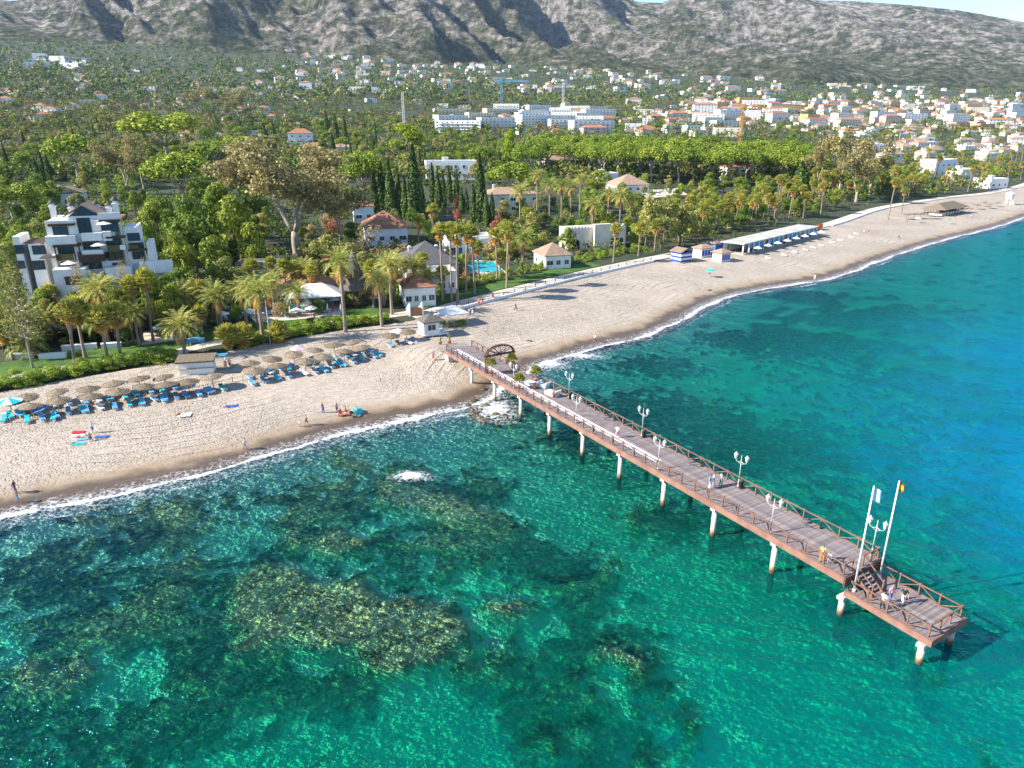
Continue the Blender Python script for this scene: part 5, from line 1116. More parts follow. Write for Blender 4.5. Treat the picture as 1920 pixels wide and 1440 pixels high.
town(14, (560, 860), (180, 262), 'villa between tower villa and apartment blocks', (13, 22), (3.0, 3.2), (10, 14), [WHITE, CREAM], ['hip', 'flat'], [TILE, TILEB], (1, 2), 3, 'villas left of the apartment blocks', 0, 'villa', 'villa', 1, 26, 27)
town(60, (560, 1180), (98, 160), 'house on the far hillside', (18, 40), (3.2, 4.0), (14, 22), [WHITE, WHITE, CREAM, PINK], ['hip', 'flat'], [TILE, TILEB], (2, 3), 0, 'houses on the far hillside', 0, 'house', 'town_house', 0, 30, 28)
town(14, (45, 165), (110, 132), 'block of the white village under the left mountain', (30, 55), (3.2, 4.0), (16, 22), [WHITE], ['flat'], [TILE], (2, 4), 0, 'white village under the mountain', 0, 'house', 'town_house', 0, 30, 29)
town(34, (1260, 1910), (140, 185), 'building below the right-hand mountain', (30, 75), (3.2, 3.8), (16, 24), [WHITE, WHITE, CREAM, PINK], ['flat', 'hip'], [TILE], (2, 4), 0, 'buildings below the right-hand mountain', 0, 'building', 'town_building', 0, 40, 30)
# the rest of the town, too many and too far to tell apart
mbf = [MB(), MB()]; r = random.Random(77)
for (n, xr, yr) in [(330, (1270, 1919), (188, 246)), (200, (540, 1240), (98, 175)), (130, (820, 1420), (200, 252)), (60, (0, 600), (120, 230)), (140, (1180, 1919), (140, 200))]:
    for i in range(n):
        x, y, z = gp(r.uniform(*xr), r.uniform(*yr)); k = 1.0 if y < 1600 else 1.4; w, d, h = r.uniform(10, 24) * k, r.uniform(10, 15) * k, r.choice([3.5, 6.5, 6.5, 9.5]) * k
        if any((x - a)**2 + (y - b)**2 < (8 + q)**2 for a, b, q in HOUSES): continue
        M_ = Matrix.Translation((x, y, z)) @ Matrix.Rotation(r.uniform(-.1, .6), 4, 'Z'); b = mbf[0]; b.k = r.choice([0, 0, 0, 1]); b.box((-w / 2, -d / 2, -2), (w / 2, d / 2, h), M_)
        if r.random() < .55:
            b.k = 2; c = [M_ @ Vector(q) for q in ((-w / 2 - .5, -d / 2 - .5, h + .05), (w / 2 + .5, -d / 2 - .5, h + .05), (w / 2 + .5, d / 2 + .5, h + .05), (-w / 2 - .5, d / 2 + .5, h + .05), (0, 0, h + 3.2 * k))]
            for j in range(4): b.tri(c[j], c[(j + 1) % 4], c[4])
        b.k = 3
        if y < 1500:
            for f_ in range(int(h // 3)):
                for c_ in range(3): b.cbox((-w / 2 + (c_ + .5) * w / 3, -d / 2, f_ * 3 + 1.6), (1.6, .12, 1.3), M_)
        HOUSES.append((x, y, w * .5))
tag(link('distant_houses', mbf[0].mesh('distant_houses', WHITE, CREAM, TILE, GLASS)), 'scatter of far-off houses filling the town', 'houses', kind='stuff')
# ---------------------------------------------------------------- cranes and masts
def crane(label, px, by, top, jibs, mat, s=1.0):
    x, y, z = gp(px, by); h = z_at(top, y) - z; m = depth_of(x, y, z) / FPX; t = thing('tower_crane', label, 'crane', (x, y, z)); w = 1.1 * s
    mb = MB()
    for sx in (-1, 1):
        for sy in (-1, 1): mb.bar((sx * w, sy * w, -1), (sx * w, sy * w, h), .42 * s, .42 * s)
    k = 0; n = max(6, int(h / (2.4 * w)))
    for i in range(n): a, b = h * i / n, h * (i + 1) / n; g = 1 if i % 2 else -1; mb.bar((-w * g, -w, a), (w * g, -w, b), .25 * s, .25 * s); mb.bar((-w, -w * g, a), (-w, w * g, b), .25 * s, .25 * s)
    link('mast', mb.mesh('mast', mat), t)
    if jibs:
        l, rr = jibs[0] * m, jibs[1] * m; zz = h - 5 * s; j = MB(); j.bar((-l, -.7 * s, zz), (rr, -.7 * s, zz), .45 * s, .5 * s).bar((-l, .7 * s, zz), (rr, .7 * s, zz), .45 * s, .5 * s).bar((-l * .95, 0, zz + 1.6 * s), (rr * .95, 0, zz + 1.6 * s), .4 * s, .4 * s)
        nn = 18
        for i in range(nn): xa = -l + (l + rr) * i / nn; xb = -l + (l + rr) * (i + .5) / nn; j.bar((xa, -.7 * s, zz), (xb, 0, zz + 1.6 * s), .2 * s, .2 * s)
        link('jib', j.mesh('jib', mat), t); link('counterweight', MB().box((-min(l, rr) - 1.5, -1, zz - 2.6 * s) if l < rr else (min(l, rr) - 2, -1, zz - 2.6 * s), (-min(l, rr) + 1.5, 1, zz - .3) if l < rr else (min(l, rr) + 1.5, 1, zz - .3)).mesh('counterweight', STONE), t)
        link('tie', MB().bar((0, 0, h), (-l * .8, 0, zz + 1.6 * s), .18 * s, .18 * s).bar((0, 0, h), (rr * .8, 0, zz + 1.6 * s), .18 * s, .18 * s).mesh('tie', mat), t); link('cab', MB().box((w, -1.2, zz - 2.6 * s), (w + 1.8 * s, 1.0, zz - .3)).mesh('cab', GLASS), t)
CR_OR = pm('crane_orange', (.70, .30, .03), (.60, .25, .03), 1, .5); CR_BL = pm('crane_blue', (.16, .42, .62), (.13, .36, .54), 1, .5); CR_WH = pm('crane_white', (.72, .72, .72), (.62, .62, .62), 1, .5)
crane('tall orange tower crane with long jib above the pine grove', 1386, 268, 194, (12, 135), CR_OR, 1.0)
crane('small orange tower crane left of the apartment blocks', 836, 172, 133, (4, 14), CR_OR, 1.3)
crane('pale blue tower crane behind the apartment blocks', 940, 210, 145, (12, 52), CR_BL, 1.5); crane('white tower crane right of the blue one', 1055, 215, 156, (18, 22), CR_WH, 1.3)
crane('white lattice mast above the lime green tree', 758, 250, 172, None, CR_WH, .9)
# ================================================================ filler trees and the far wood
LAND = [('the large white hotel', 150, 500), ('the huge pale eucalyptus', 556, 470), ('the red-tiled pavilion', 723, 440), ('the slate-roofed villa', 800, 505), ('the tall cypress row', 780, 400), ('the modern white villa', 845, 325), ('the crenellated pavilion', 1110, 450), ('the brown-roofed villa', 1176, 350), ('the pine grove', 1250, 335), ('the beach restaurant', 1450, 455), ('the brown eucalyptus group', 1590, 365), ('the cubic white villa', 1755, 325), ('the tower villa', 566, 275), ('the wide dark pine', 318, 315), ('the lime green tree', 762, 295), ('the apartment blocks', 960, 235), ('the orange crane', 1386, 260), ('the left-hand villas', 150, 240), ('the left edge', 20, 300), ('the right-hand villa row', 1800, 280)]
LAND = [(n_, *gp(a, b)[:2]) for n_, a, b in LAND]
def near_land(x, y): return min(LAND, key=lambda q: ((q[1] - x) / max(60, y * .5))**2 + ((q[2] - y) / max(60, y * .5))**2)
def filler(n, xr, yr, kinds, hr, seed, gap=.8, wf=(.75, 1.1)):
    r = random.Random(seed); c = 0; tries = 0
    while c < n and tries < n * 8:
        tries += 1; px, py = r.uniform(*xr), r.uniform(*yr); x, y, z = gp(px, py); db = sdist(BACK, np.array([x]), np.array([y]))[0]
        if db < 15: continue
        h = r.uniform(*hr); w = h * r.uniform(*wf)
        if any((x - a)**2 + (y - b)**2 < (gap * w * .35 + q * .75)**2 for a, b, q in TREES): continue
        if any((x - a)**2 + (y - b)**2 < (w * .28 + q * .8)**2 for a, b, q in HOUSES): continue
        k = r.choice(kinds); nm = NAMES[k][0]
        if NPLANT.get(nm, 0) >= 298: continue
        if k == 'cypress': h *= 1.2; w = h * r.uniform(.14, .2)
        adj = 'tall' if h > (hr[0] + hr[1]) / 2 else 'low'; col = {'green': 'rounded green tree', 'olive': 'grey-green tree', 'lime': 'lime green tree', 'bare': 'brown twiggy tree', 'euc': 'pale eucalyptus', 'cypress': 'cypress', 'pine': 'stone pine', 'shrub': 'garden shrub', 'flowering': 'red flowering shrub', 'dryshrub': 'dry brown shrub'}[k]
        L_ = near_land(x, y); plant(k, x, y, h, w, f"{adj} {col} {'behind' if y > L_[2] else 'before'} {L_[0]}", z); c += 1
filler(110, (0, 520), (300, 570), ['green', 'green', 'olive', 'green', 'shrub', 'green'], (6, 13), 41, .55)
filler(110, (540, 1000), (345, 575), ['green', 'olive', 'shrub', 'shrub', 'flowering', 'dryshrub', 'olive'], (3.0, 7.5), 42, .55)
filler(130, (940, 1340), (345, 480), ['green', 'olive', 'shrub', 'olive', 'green'], (4, 9), 43, .55)
filler(120, (1300, 1720), (325, 440), ['green', 'olive', 'green', 'olive', 'shrub'], (5, 11), 44, .55)
filler(90, (1500, 1919), (258, 350), ['green', 'olive', 'olive', 'shrub', 'euc'], (5, 10), 45, .6)
filler(230, (0, 780), (235, 345), ['green', 'green', 'olive', 'olive', 'cypress', 'pine', 'pine', 'euc', 'bare'], (8, 16), 46, .55)
filler(110, (620, 1000), (258, 345), ['green', 'olive', 'olive', 'cypress', 'pine'], (7, 14), 47, .6)
filler(110, (760, 1500), (240, 278), ['olive', 'bare', 'lime', 'cypress', 'pine', 'euc'], (7, 13), 48, .6)
filler(60, (1480, 1919), (236, 265), ['olive', 'lime', 'cypress', 'pine'], (7, 12), 49)
# hedge along the back of the beach
hd, _ = resample(BACK, np.arange(sA - 20, sB - 8, 1.6)); T_ = np.gradient(hd, axis=0); T_ /= np.linalg.norm(T_, axis=1)[:, None]; NI = np.stack([-T_[:, 1], T_[:, 0]], 1); r = random.Random(60)
for p, n_ in zip(hd, NI):
    for o_ in (1.2, 2.9):
        q = p + n_ * (o_ + r.uniform(-.3, .3)); px, py = proj(q[0], q[1], 2.2)
        if 330 < px < 425: continue
        k = 'shrub' if r.random() < .93 else 'flowering'; o = plant(k, q[0], q[1], r.uniform(1.5, 2.5), r.uniform(3.0, 4.2), 'leafy shrub in the hedge behind the thatched umbrellas' if k == 'shrub' else 'red flowering shrub in the hedge behind the thatched umbrellas')
hd, _ = resample(BACK, np.arange(sB + 4, sC + 10, 3.2)); T_ = np.gradient(hd, axis=0); T_ /= np.linalg.norm(T_, axis=1)[:, None]; NI = np.stack([-T_[:, 1], T_[:, 0]], 1)
for p, n_ in zip(hd, NI):
    for o_ in (13.5, 16.0):
        q = p + n_ * (o_ + r.uniform(-.8, .8))
        if NPLANT.get('garden_shrub', 0) < 296: plant('shrub', q[0], q[1], r.uniform(1.4, 2.8), r.uniform(2.2, 3.8), 'clipped shrub inland of the promenade fence')
# far wood: thousands of crowns that read as one mass
def wood(name, n, xr, yr, hr, seed, mats, label, nb=26, avoid=True, mindb=0, cs=.11):
    rng = np.random.default_rng(seed); r = random.Random(seed); V = []; F_ = []; MI = []; base = 0
    templ = []
    for k in range(6):
        bl = [(rng.normal() * .22, rng.normal() * .22, .45 + .42 * rng.random(), .2, .2, .16) for _ in range(7)]
        P_, O = blob_points(bl, nb / 7 * 10, rng, .75); v, f = cards(P_, np.full(len(P_), cs), rng, .5, O); templ.append((v, f))
    hp = np.array([h for h in HOUSES]); 
    pxs = rng.uniform(*xr, n); pys = rng.uniform(*yr, n)
    for px, py in zip(pxs, pys):
        x, y, z = gp(px, py)
        if y > 4300: continue
        if mindb and sdist(BACK, np.array([x]), np.array([y]))[0] < mindb: continue
        h = r.uniform(*hr) * (1.0 if y < 1500 else 1.25); w = h * r.uniform(.8, 1.15)
        if avoid and (((hp[:, 0] - x)**2 + (hp[:, 1] - y)**2) < (hp[:, 2] * .75 + w * .2)**2).any(): continue
        v, f = templ[r.randrange(6)]; a = r.uniform(0, 6.28); c, s = math.cos(a), math.sin(a)
        if r.random() < .07: w *= .28; h *= 1.3
        V.append(np.stack([x + (v[:, 0] * c - v[:, 1] * s) * w, y + (v[:, 0] * s + v[:, 1] * c) * w, z + v[:, 2] * h - .08 * h], 1)); F_.append(f + base); base += len(v); MI.append(np.full(len(f), r.randrange(len(mats))))
    tag(link(name, npmesh(name, np.vstack(V), np.vstack(F_), mats, mi=np.concatenate(MI))), label, 'woodland', kind='stuff')
WD = [leafm('far_wood_a', (.020, .040, .013), (.075, .105, .026), .05, 0), leafm('far_wood_b', (.030, .046, .015), (.10, .118, .032), .05, 0), leafm('far_wood_c', (.044, .050, .018), (.135, .13, .042), .05, 0)]
WM = [leafm('wood_a', (.020, .045, .012), (.065, .10, .022), .1, 0), leafm('wood_b', (.03, .05, .014), (.085, .10, .028), .1, 0), leafm('wood_c', (.06, .07, .02), (.13, .12, .045), .1, 0), leafm('wood_d', (.016, .038, .014), (.05, .075, .022), .1, 0), leafm('wood_e', (.05, .09, .012), (.11, .15, .026), .1, 0), leafm('wood_f', (.08, .065, .03), (.13, .10, .055), .1, 0)]
wood('woodland', 4300, (-380, 2120), (188, 252), (8, 15), 71, WM, 'mixed wood between the near gardens and the town', 50, True, 0, .085)
wood('woodland', 6800, (-340, 2080), (76, 196), (9, 18), 72, [WD[0], WD[1], WD[2], WD[0]], 'wooded slope between the town and the mountains', 28, True, 0, .13)
wood('woodland', 3300, (-380, 1560), (236, 345), (6, 12), 74, WM, 'dense trees filling the gardens behind the villas', 70, True, 19, .07)
wood('undergrowth', 2900, (-340, 1700), (262, 600), (2.0, 4.6), 73, WM[:3] + [WM[4]], 'bushes filling the gardens under the trees', 50, True, 17, .08)
wood('woodland', 1500, (1420, 1990), (234, 372), (3.5, 9), 75, WM, 'trees and bushes between the right-hand villas', 50, True, 9, .085)
wood('undergrowth', 800, (1180, 1720), (372, 480), (1.0, 2.4), 76, [WM[0], WM[4], WM[2]], 'low bushes lining the promenade behind the restaurant', 40, True, 6.5, .09)
wood('undergrowth', 800, (-100, 640), (315, 450), (2.5, 5.5), 77, [WM[0], WM[1], WM[4]], 'bushes under the pines behind the hotel', 50, True, 19, .08)
# ================================================================ the pier
KS = 36.0 / 37.0                                      # the lamp grid read off the photograph, brought to a deck four metres up
O_ = Vector((0.06, 100.56, 0)) * KS; PD = Vector((0.520, -0.854, 0)).normalized(); PN = Vector((-PD.y, PD.x, 0))       # along the pier out to sea, across it to the right
PRZ = math.atan2(PD.y, PD.x)
DZ, S0, S1, PZ, S2 = 4.0, -22.5, 56.0, 2.6, 63.7
PLANK = pm('deck_planks', (0.25, 0.212, 0.205), (0.14, 0.115, 0.11), 1.1, 0.85, 0.5, objrand=0.5)
RED = pm('red_brown_beam', (0.27, 0.145, 0.105), (0.18, 0.095, 0.07), 0.8, 0.75, 0.2)
RAIL = pm('rail_timber', (0.23, 0.125, 0.085), (0.14, 0.075, 0.052), 1.5, 0.75, 0.2, objrand=0.2)
RAILD = pm('dark_rail_timber', (0.12, 0.06, 0.045), (0.075, 0.04, 0.03), 1.5, 0.75)
def pile_mat():
    m, n, o = _nt('pile_concrete'); g = n.nodes.new('ShaderNodeNewGeometry'); sp = n.nodes.new('ShaderNodeSeparateXYZ'); n.links.new(g.outputs['Position'], sp.inputs[0])
    z = math_(n, 'ADD', sp.outputs[2], math_(n, 'MULTIPLY', math_(n, 'SUBTRACT', noise(n, tco(n), 2.5, 4), .5), .7))
    c = ramp(n, math_(n, 'DIVIDE', math_(n, 'ADD', z, 1.0), 4.0), [(0.20, (.03, .03, .02)), (0.31, (.10, .055, .03)), (0.40, (.34, .22, .12)), (0.46, (.44, .40, .35)), (.9, (.56, .54, .51))]).outputs[0]
    p = N(n, 'ShaderNodeBsdfPrincipled', Roughness=.85); n.links.new(c, p.inputs['Base Color']); n.links.new(bump(n, noise(n, tco(n), 6, 4), .4, .05), p.inputs['Normal']); n.links.new(p.outputs[0], o.inputs[0]); return m
PILE = pile_mat()
pier = thing('pier', 'long wooden pier on white piles running out over the sea', 'pier', O_, PRZ)
# local frame: x along the pier out to sea, y to the LEFT of that (so the right-hand rail is at y = +5 seen from the beach ... kept as -n)
sgn = 1.0 if (Matrix.Rotation(PRZ, 3, 'Z') @ Vector((0, 1, 0))).dot(PN) > 0 else -1.0
def L(s, n, z): return (s * KS, sgn * n * KS, z)
def W(s, n, z): v = O_ + PD * (s * KS) + PN * (n * KS); return (v.x, v.y, z)
pm1 = MB().box((-.066, -2.6, -.045), (.066, 2.6, 0)).mesh('deck_plank', PLANK); rest = MB(); r = random.Random(9)
ps = np.arange(S0, S1, 0.145); k0 = len(ps) - 245
for i, s in enumerate(ps):
    if i >= k0: link('deck_plank', pm1, pier, L(s, 2.5, DZ + r.uniform(-.006, .006)), r.uniform(-.004, .004))
    else: q = L(s, 2.5, 0); rest.box((q[0] - .066, q[1] - 2.6, DZ - .045), (q[0] + .066, q[1] + 2.6, DZ + r.uniform(-.006, .004)))
ro = link('deck_planking', rest.mesh('deck_planking', PLANK), pier); ro['kind'] = 'stuff'
pm2 = MB().box((-.066, -2.45, -.045), (.066, 2.45, 0)).mesh('deck_plank', PLANK)
for s in np.arange(S1 + .15, S2, 0.145): link('deck_plank', pm2, pier, L(s, 2.72, PZ + r.uniform(-.006, .006)), r.uniform(-.004, .004))
for n_ in (-.22, 5.22): link('edge_beam', MB().box(L(S0, n_ - .09, DZ - .62), L(S1 + .1, n_ + .09, DZ + .035)).mesh('edge_beam', RED), pier)
link('end_beam', MB().box(L(S1 + .11, -.31, DZ - .9), L(S1 + .27, 5.31, DZ + .03)).mesh('end_beam', RAILD), pier)
for n_ in (.16, 5.28): link('edge_beam', MB().box(L(S1 + .1, n_ - .09, PZ - .55), L(S2, n_ + .09, PZ + .03)).mesh('edge_beam', RED), pier)
link('end_beam', MB().box(L(S2 + .01, .07, PZ - .55), L(S2 + .2, 5.37, PZ + .03)).mesh('end_beam', RED), pier)
for n_ in (1.2, 2.5, 3.8): link('joist', MB().box(L(S0, n_ - .12, DZ - .42), L(S1, n_ + .12, DZ - .06)).mesh('joist', RAILD), pier); link('joist', MB().box(L(S1 + .1, n_ - .12, PZ - .42), L(S2, n_ + .12, PZ - .06)).mesh('joist', RAILD), pier)
for s in [-13.5, -5.8, 2.0, 9.7, 17.5, 25.2, 33.0, 40.7, 48.5, 56.0, 63.2]:
    top = (DZ if s < 55.5 else PZ) - .62
    for n_ in (.25, 4.75):
        pl = link('pile', MB().tube([L(s, n_, -6.5 if s > 0 else -.8), L(s, n_, 0), L(s, n_, top - .35)], [.27, .27, .26], 14).mesh('pile', PILE), pier)
    link('pile_cap', MB().box(L(s - .32, -.18, top - .36), L(s + .32, 5.18, top - .01)).mesh('pile_cap', pm('cap_concrete', (.55, .52, .47), (.40, .35, .30), 1.2, .9, .2)), pier)
link('abutment', MB().box(L(S0 - .4, -.2, .6), L(S0 + 1.2, 5.2, DZ - .65)).mesh('abutment', PAVE), pier)
link('ramp', MB().bar(L(S0 - 3.2, 2.5, DZ - .75), L(S0 - .02, 2.5, DZ - .06), 4.6, .10).mesh('ramp', PLANK), pier)
# railings: post every two metres, a top rail and one slanting brace per bay, turning about
postm = MB().box((-.055, -.055, -.25), (.055, .055, 1.12)).box((-.075, -.075, 1.12), (.075, .075, 1.17)).mesh('railing_post', RAIL); postd = MB().box((-.055, -.055, -.25), (.055, .055, 1.12)).mesh('railing_post', RAILD)
def railing(n_, s0, s1, z, step=2.0, dark_until=-99):
    m = int(round((s1 - s0) / step)); ss = [s0 + (s1 - s0) * i / m for i in range(m + 1)]
    for i, s in enumerate(ss):
        d = s < dark_until; link('railing_post', postd if d else postm, pier, L(s, n_, z))
        if i:
            a, b = ss[i - 1], s; mt = RAILD if s < dark_until else RAIL
            link('top_rail', MB().bar(L(a, n_, z + 1.05), L(b, n_, z + 1.05), .12, .07).mesh('top_rail', mt), pier)
            link('brace', MB().bar(L(a + .07, n_, z + (.98 if i % 2 else .08)), L(b - .07, n_, z + (.08 if i % 2 else .98)), .07, .07).mesh('brace', mt), pier)
def cross_rail(s, n0, n1, z, posts):
    m = posts; nn = [n0 + (n1 - n0) * i / m for i in range(m + 1)]
    for i, n_ in enumerate(nn):
        if 0 < i < m: link('railing_post', postm, pier, L(s, n_, z))
        if i: link('top_rail', MB().bar(L(s, nn[i - 1] + .06, z + 1.05), L(s, n_ - .06, z + 1.05), .12, .07).mesh('top_rail', RAIL), pier); link('brace', MB().bar(L(s, nn[i - 1] + .08, z + (.98 if i % 2 else .1)), L(s, n_ - .08, z + (.1 if i % 2 else .98)), .07, .07).mesh('brace', RAIL), pier)
railing(0.0, -22.2, 55.8, DZ, 2.0, -6); railing(5.0, -22.2, 55.8, DZ, 2.0, -6)
cross_rail(55.8, 0, 1.15, DZ, 1); cross_rail(55.8, 2.75, 5.0, DZ, 2); link('railing_post', postm, pier, L(55.8, 1.15, DZ)); link('railing_post', postm, pier, L(55.8, 2.75, DZ))
railing(.38, 56.3, 63.4, PZ, 1.85); railing(5.05, 56.3, 63.4, PZ, 1.85); cross_rail(63.4, .38, 5.05, PZ, 3)
for i in range(6): link('stair_tread', MB().box(L(56.3 + i * .27, 1.25, DZ - .23 * (i + 1) - .05), L(56.3 + i * .27 + .30, 2.65, DZ - .23 * (i + 1))).mesh('stair_tread', PLANK), pier)
for n_ in (1.18, 2.72):
    link('stair_string', MB().bar(L(56.25, n_, DZ - .22), L(58.0, n_, PZ + .02), .07, .26).mesh('stair_string', RAIL), pier); link('stair_rail', MB().bar(L(55.9, n_, DZ + 1.03), L(57.9, n_, PZ + 1.0), .09, .08).mesh('stair_rail', RAIL), pier); link('railing_post', postm, pier, L(57.95, n_, PZ))
# ---------------------------------------------------------------- things on the pier
tag(link('white_carpet', MB().box((-21.2, -.42, 0), (29.6, .42, .025)).mesh('white_carpet', pm('white_felt', (.80, .77, .76), (.66, .62, .61), .7, .95)), None, W(0, 1.62, DZ + .008), PRZ), 'white carpet runner along the left side of the pier', 'carpet')
def archway():
    t = thing('archway', 'dark timber archway with fan-shaped braces spanning the pier', 'archway', W(-8.0, 0, DZ), PRZ); w = 5.0; h = 2.6
    for n_ in (-.02, 5.02):
        for ds in (-.25, .25): link('post', MB().bar(L(ds, n_, 0), L(ds, n_, h), .14, .14).mesh('post', RAILD), t)
    for ds in (-.25, .25):
        link('beam', MB().bar(L(ds, -.3, h + .08), L(ds, 5.3, h + .08), .14, .16).mesh('beam', RAILD), t)
        pts = [L(ds, 2.5 - 2.55 * math.cos(a), h + .16 + 1.35 * math.sin(a)) for a in [i * PI / 14 for i in range(15)]]; a_ = MB()
        for p, q in zip(pts[:-1], pts[1:]): a_.bar(p, q, .13, .15)
        link('arch_rib', a_.mesh('arch_rib', RAILD), t)
        for ang in (35, 62, 90, 118, 145): a = R(ang); link('spoke', MB().bar(L(ds, 2.5 - .2 * math.cos(a), h + .2), L(ds, 2.5 - 2.45 * math.cos(a), h + .14 + 1.3 * math.sin(a)), .08, .08).mesh('spoke', RAILD), t)
    for i in range(15): a = i * PI / 14; link('slat', MB().bar(L(-.45, 2.5 - 2.65 * math.cos(a), h + .2 + 1.45 * math.sin(a)), L(.45, 2.5 - 2.65 * math.cos(a), h + .2 + 1.45 * math.sin(a)), .07, .07).mesh('slat', RAILD), t)
archway()
GREYM = pm('lamp_grey', (.50, .49, .47), (.36, .35, .34), 1.5, .55); LAMPG = pm('lamp_glass', (.74, .70, .66), (.60, .57, .55), 1.0, .25)
def lamp_parts():
    pole = MB().tube([(0, 0, 0), (0, 0, .25)], .13, 8).tube([(0, 0, .25), (0, 0, .9)], [.085, .06], 8).tube([(0, 0, .9), (0, 0, 3.1)], [.05, .04], 8).lathe([(.0, 3.05), (.07, 3.15), (.03, 3.25), (.05, 3.55), (.0, 3.75)], n=8).mesh('pole', GREYM)
    arms = MB(); 
    for s in (-1, 1): arms.tube([(0, 0, 2.95), (s * .3, 0, 2.80), (s * .58, 0, 2.88), (s * .66, 0, 3.12)], .032, 6); arms.tube([(0, 0, 2.6), (s * .2, 0, 2.72), (s * .36, 0, 2.80)], .022, 6)
    lan = MB().lathe([(.05, 0), (.13, .04), (.21, .42), (.20, .46)], n=6, sm=False).mesh('lantern_glass', LAMPG); cap = MB().lathe([(.25, .46), (.20, .56), (.07, .68), (.02, .80)], n=6, sm=False).mesh('lantern_cap', GREYM)
    return pole, arms.mesh('lamp_arm', GREYM), lan, cap
LP = lamp_parts()
def lamp(s, n_, label):
    t = thing('street_lamp', label, 'street lamp', W(s, n_, DZ + .003), PRZ + R(8), 'twin-lantern lamps on the pier'); link('pole', LP[0], t); link('lamp_arm', LP[1], t)
    for sx in (-1, 1): ln = link('lantern', LP[2], t, (sx * .66, 0, 3.1)); link('lantern_cap', LP[3], ln)
BIN = MB().lathe([(.20, 0), (.23, .05), (.24, .80), (.26, .82), (.26, .9), (.1, .97)], n=10).mesh('bin', pm('bin_black', (.03, .03, .032), (.02, .02, .02), 2, .6))
for i, s in enumerate([.2, 16.0, 31.9, 47.8]): lamp(s, .12, f"twin-lantern lamp on the carpet side of the pier, {('first', 'second', 'third', 'last')[i]} from the beach")
for i, s in enumerate([7.9, 23.8, 39.6, 55.3]):
    lamp(s, 4.8, f"twin-lantern lamp on the far side of the pier, {('first', 'second', 'third', 'last')[i]} from the beach")
    if i < 3: b = thing('litter_bin', f"black litter bin at the foot of the far-side lamp, {('first', 'second', 'third')[i]} from the beach", 'bin', W(s + .42, 4.72, DZ + .005), 0, 'litter bins'); link('body', BIN, b); link('lid', MB().lathe([(.27, .9), (.22, 1.0), (.03, 1.06)], n=10).mesh('lid', RAILD), b)
def flagpole(s, n_, h, label, flag):
    t = thing('flagpole', label, 'flagpole', W(s, n_, PZ + .002), 0); link('pole', MB().tube([(0, 0, 0), (0, 0, h)], [.085, .06], 10).lathe([(.02, h), (.09, h + .06), (.02, h + .14)], n=8).tube([(0, 0, 0), (0, 0, .25)], .16, 10).mesh('pole', WHITE), t)
    nx, nz = 9, 6; v = []; w_, hh = (.85, 1.15) if flag == 'white' else (.62, .78)
    for i in range(nx):
        for j in range(nz):
            x = i / (nx - 1); z = j / (nz - 1); v.append((.07 + x * w_ * .9 - .12 * x * x, .10 * math.sin(x * 5.5 + z), h - .1 - hh + z * hh - .28 * x * x * w_))
    f = [(i * nz + j, (i + 1) * nz + j, (i + 1) * nz + j + 1, i * nz + j + 1) for i in range(nx - 1) for j in range(nz - 1)]
    fm = [pm('flag_pale', (.55, .72, .78), (.42, .62, .70), 2, .8)] if flag == 'white' else [pm('flag_red', (.62, .02, .015), (.5, .015, .01), 2, .8), pm('flag_yellow', (.85, .50, .01), (.75, .42, .01), 2, .8)]
    mi = None if flag == 'white' else [1 if (k % (nz - 1)) in (1, 2, 3) else 0 for k in range(len(f))]
    if flag != 'white': mi = [1 if (k % (nz - 1)) in (1, 2, 3) else 0 for k in range(len(f))]
    link('flag', npmesh('flag', np.array(v), np.array(f), fm, True, mi=mi), t)
x, y, _ = W(57.1, .75, 0); flagpole(56.6, .70, z_at(918, y) - PZ, 'white flagpole flying a pale blue flag at the pier end', 'white')
x, y, _ = W(56.7, 4.6, 0); flagpole(56.55, 4.55, z_at(905, y) - PZ, 'white flagpole flying the red and yellow flag at the pier end', 'es')
# white day beds, potted palms
bed_m = pm('white_cushion', (.80, .79, .78), (.68, .67, .67), 1.5, .9)
for i, (s, n_, rz) in enumerate([(.6, 3.2, 20), (1.9, 4.1, 15), (5.6, 3.4, 10)]):
    t = thing('day_bed', ('low white day bed nearest the carpet on the pier', 'low white day bed against the far rail of the pier', 'white day bed beside the flower pots on the pier')[i], 'day bed', W(s, n_, DZ + .006), PRZ + R(rz), 'white day beds'); link('mattress', MB().box((-1.05, -.55, .22), (.75, .55, .46)).mesh('mattress', bed_m), t); link('base', MB().box((-1.0, -.5, 0), (1.0, .5, .218)).mesh('base', WHITE), t)
    link('backrest', MB().box((-.08, -.55, 0), (.08, .55, .75), Matrix.Translation((.9, 0, .3)) @ Matrix.Rotation(R(28), 4, 'Y')).mesh('backrest', bed_m), t)
POT = pm('terracotta_pot', (.52, .20, .09), (.40, .15, .07), 2, .8); potm = MB().lathe([(.20, 0), (.30, .42), (.34, .45), (.33, .52), (.24, .50)], n=12).mesh('pot', POT)
for i, (s, n_, h, lab) in enumerate([(-7.3, .55, 2.3, 'left of the archway'), (-7.4, 4.4, 2.4, 'right of the archway'), (.9, .62, 2.2, 'beside the first carpet-side lamp'), (-.4, 4.5, 2.3, 'behind the white day beds')]):
    t = thing('potted_palm', f"potted fan palm {lab} on the pier", 'potted plant', W(s, n_, DZ + .006), 0, 'potted palms'); link('pot', potm, t); link('stem', TPL['fan'][i][0], t, (0, 0, .3), i, (.22, .22, h - 1.0)); link('fronds', TPL['fan'][i][1], t, (0, 0, h - .7), 0, .42)
for i, (s, n_) in enumerate([(6.6, 3.0), (2.2, 2.5)]):
    t = thing('flower_pot', ('pot of dark red flowers beside the day bed', 'small pot of red flowers by the carpet')[i], 'potted plant', W(s, n_, DZ + .006)); link('pot', potm, t, None, 0, .7); link('flowers', TPL['flowering'][0][1], t, (0, 0, .25), 0, .9)
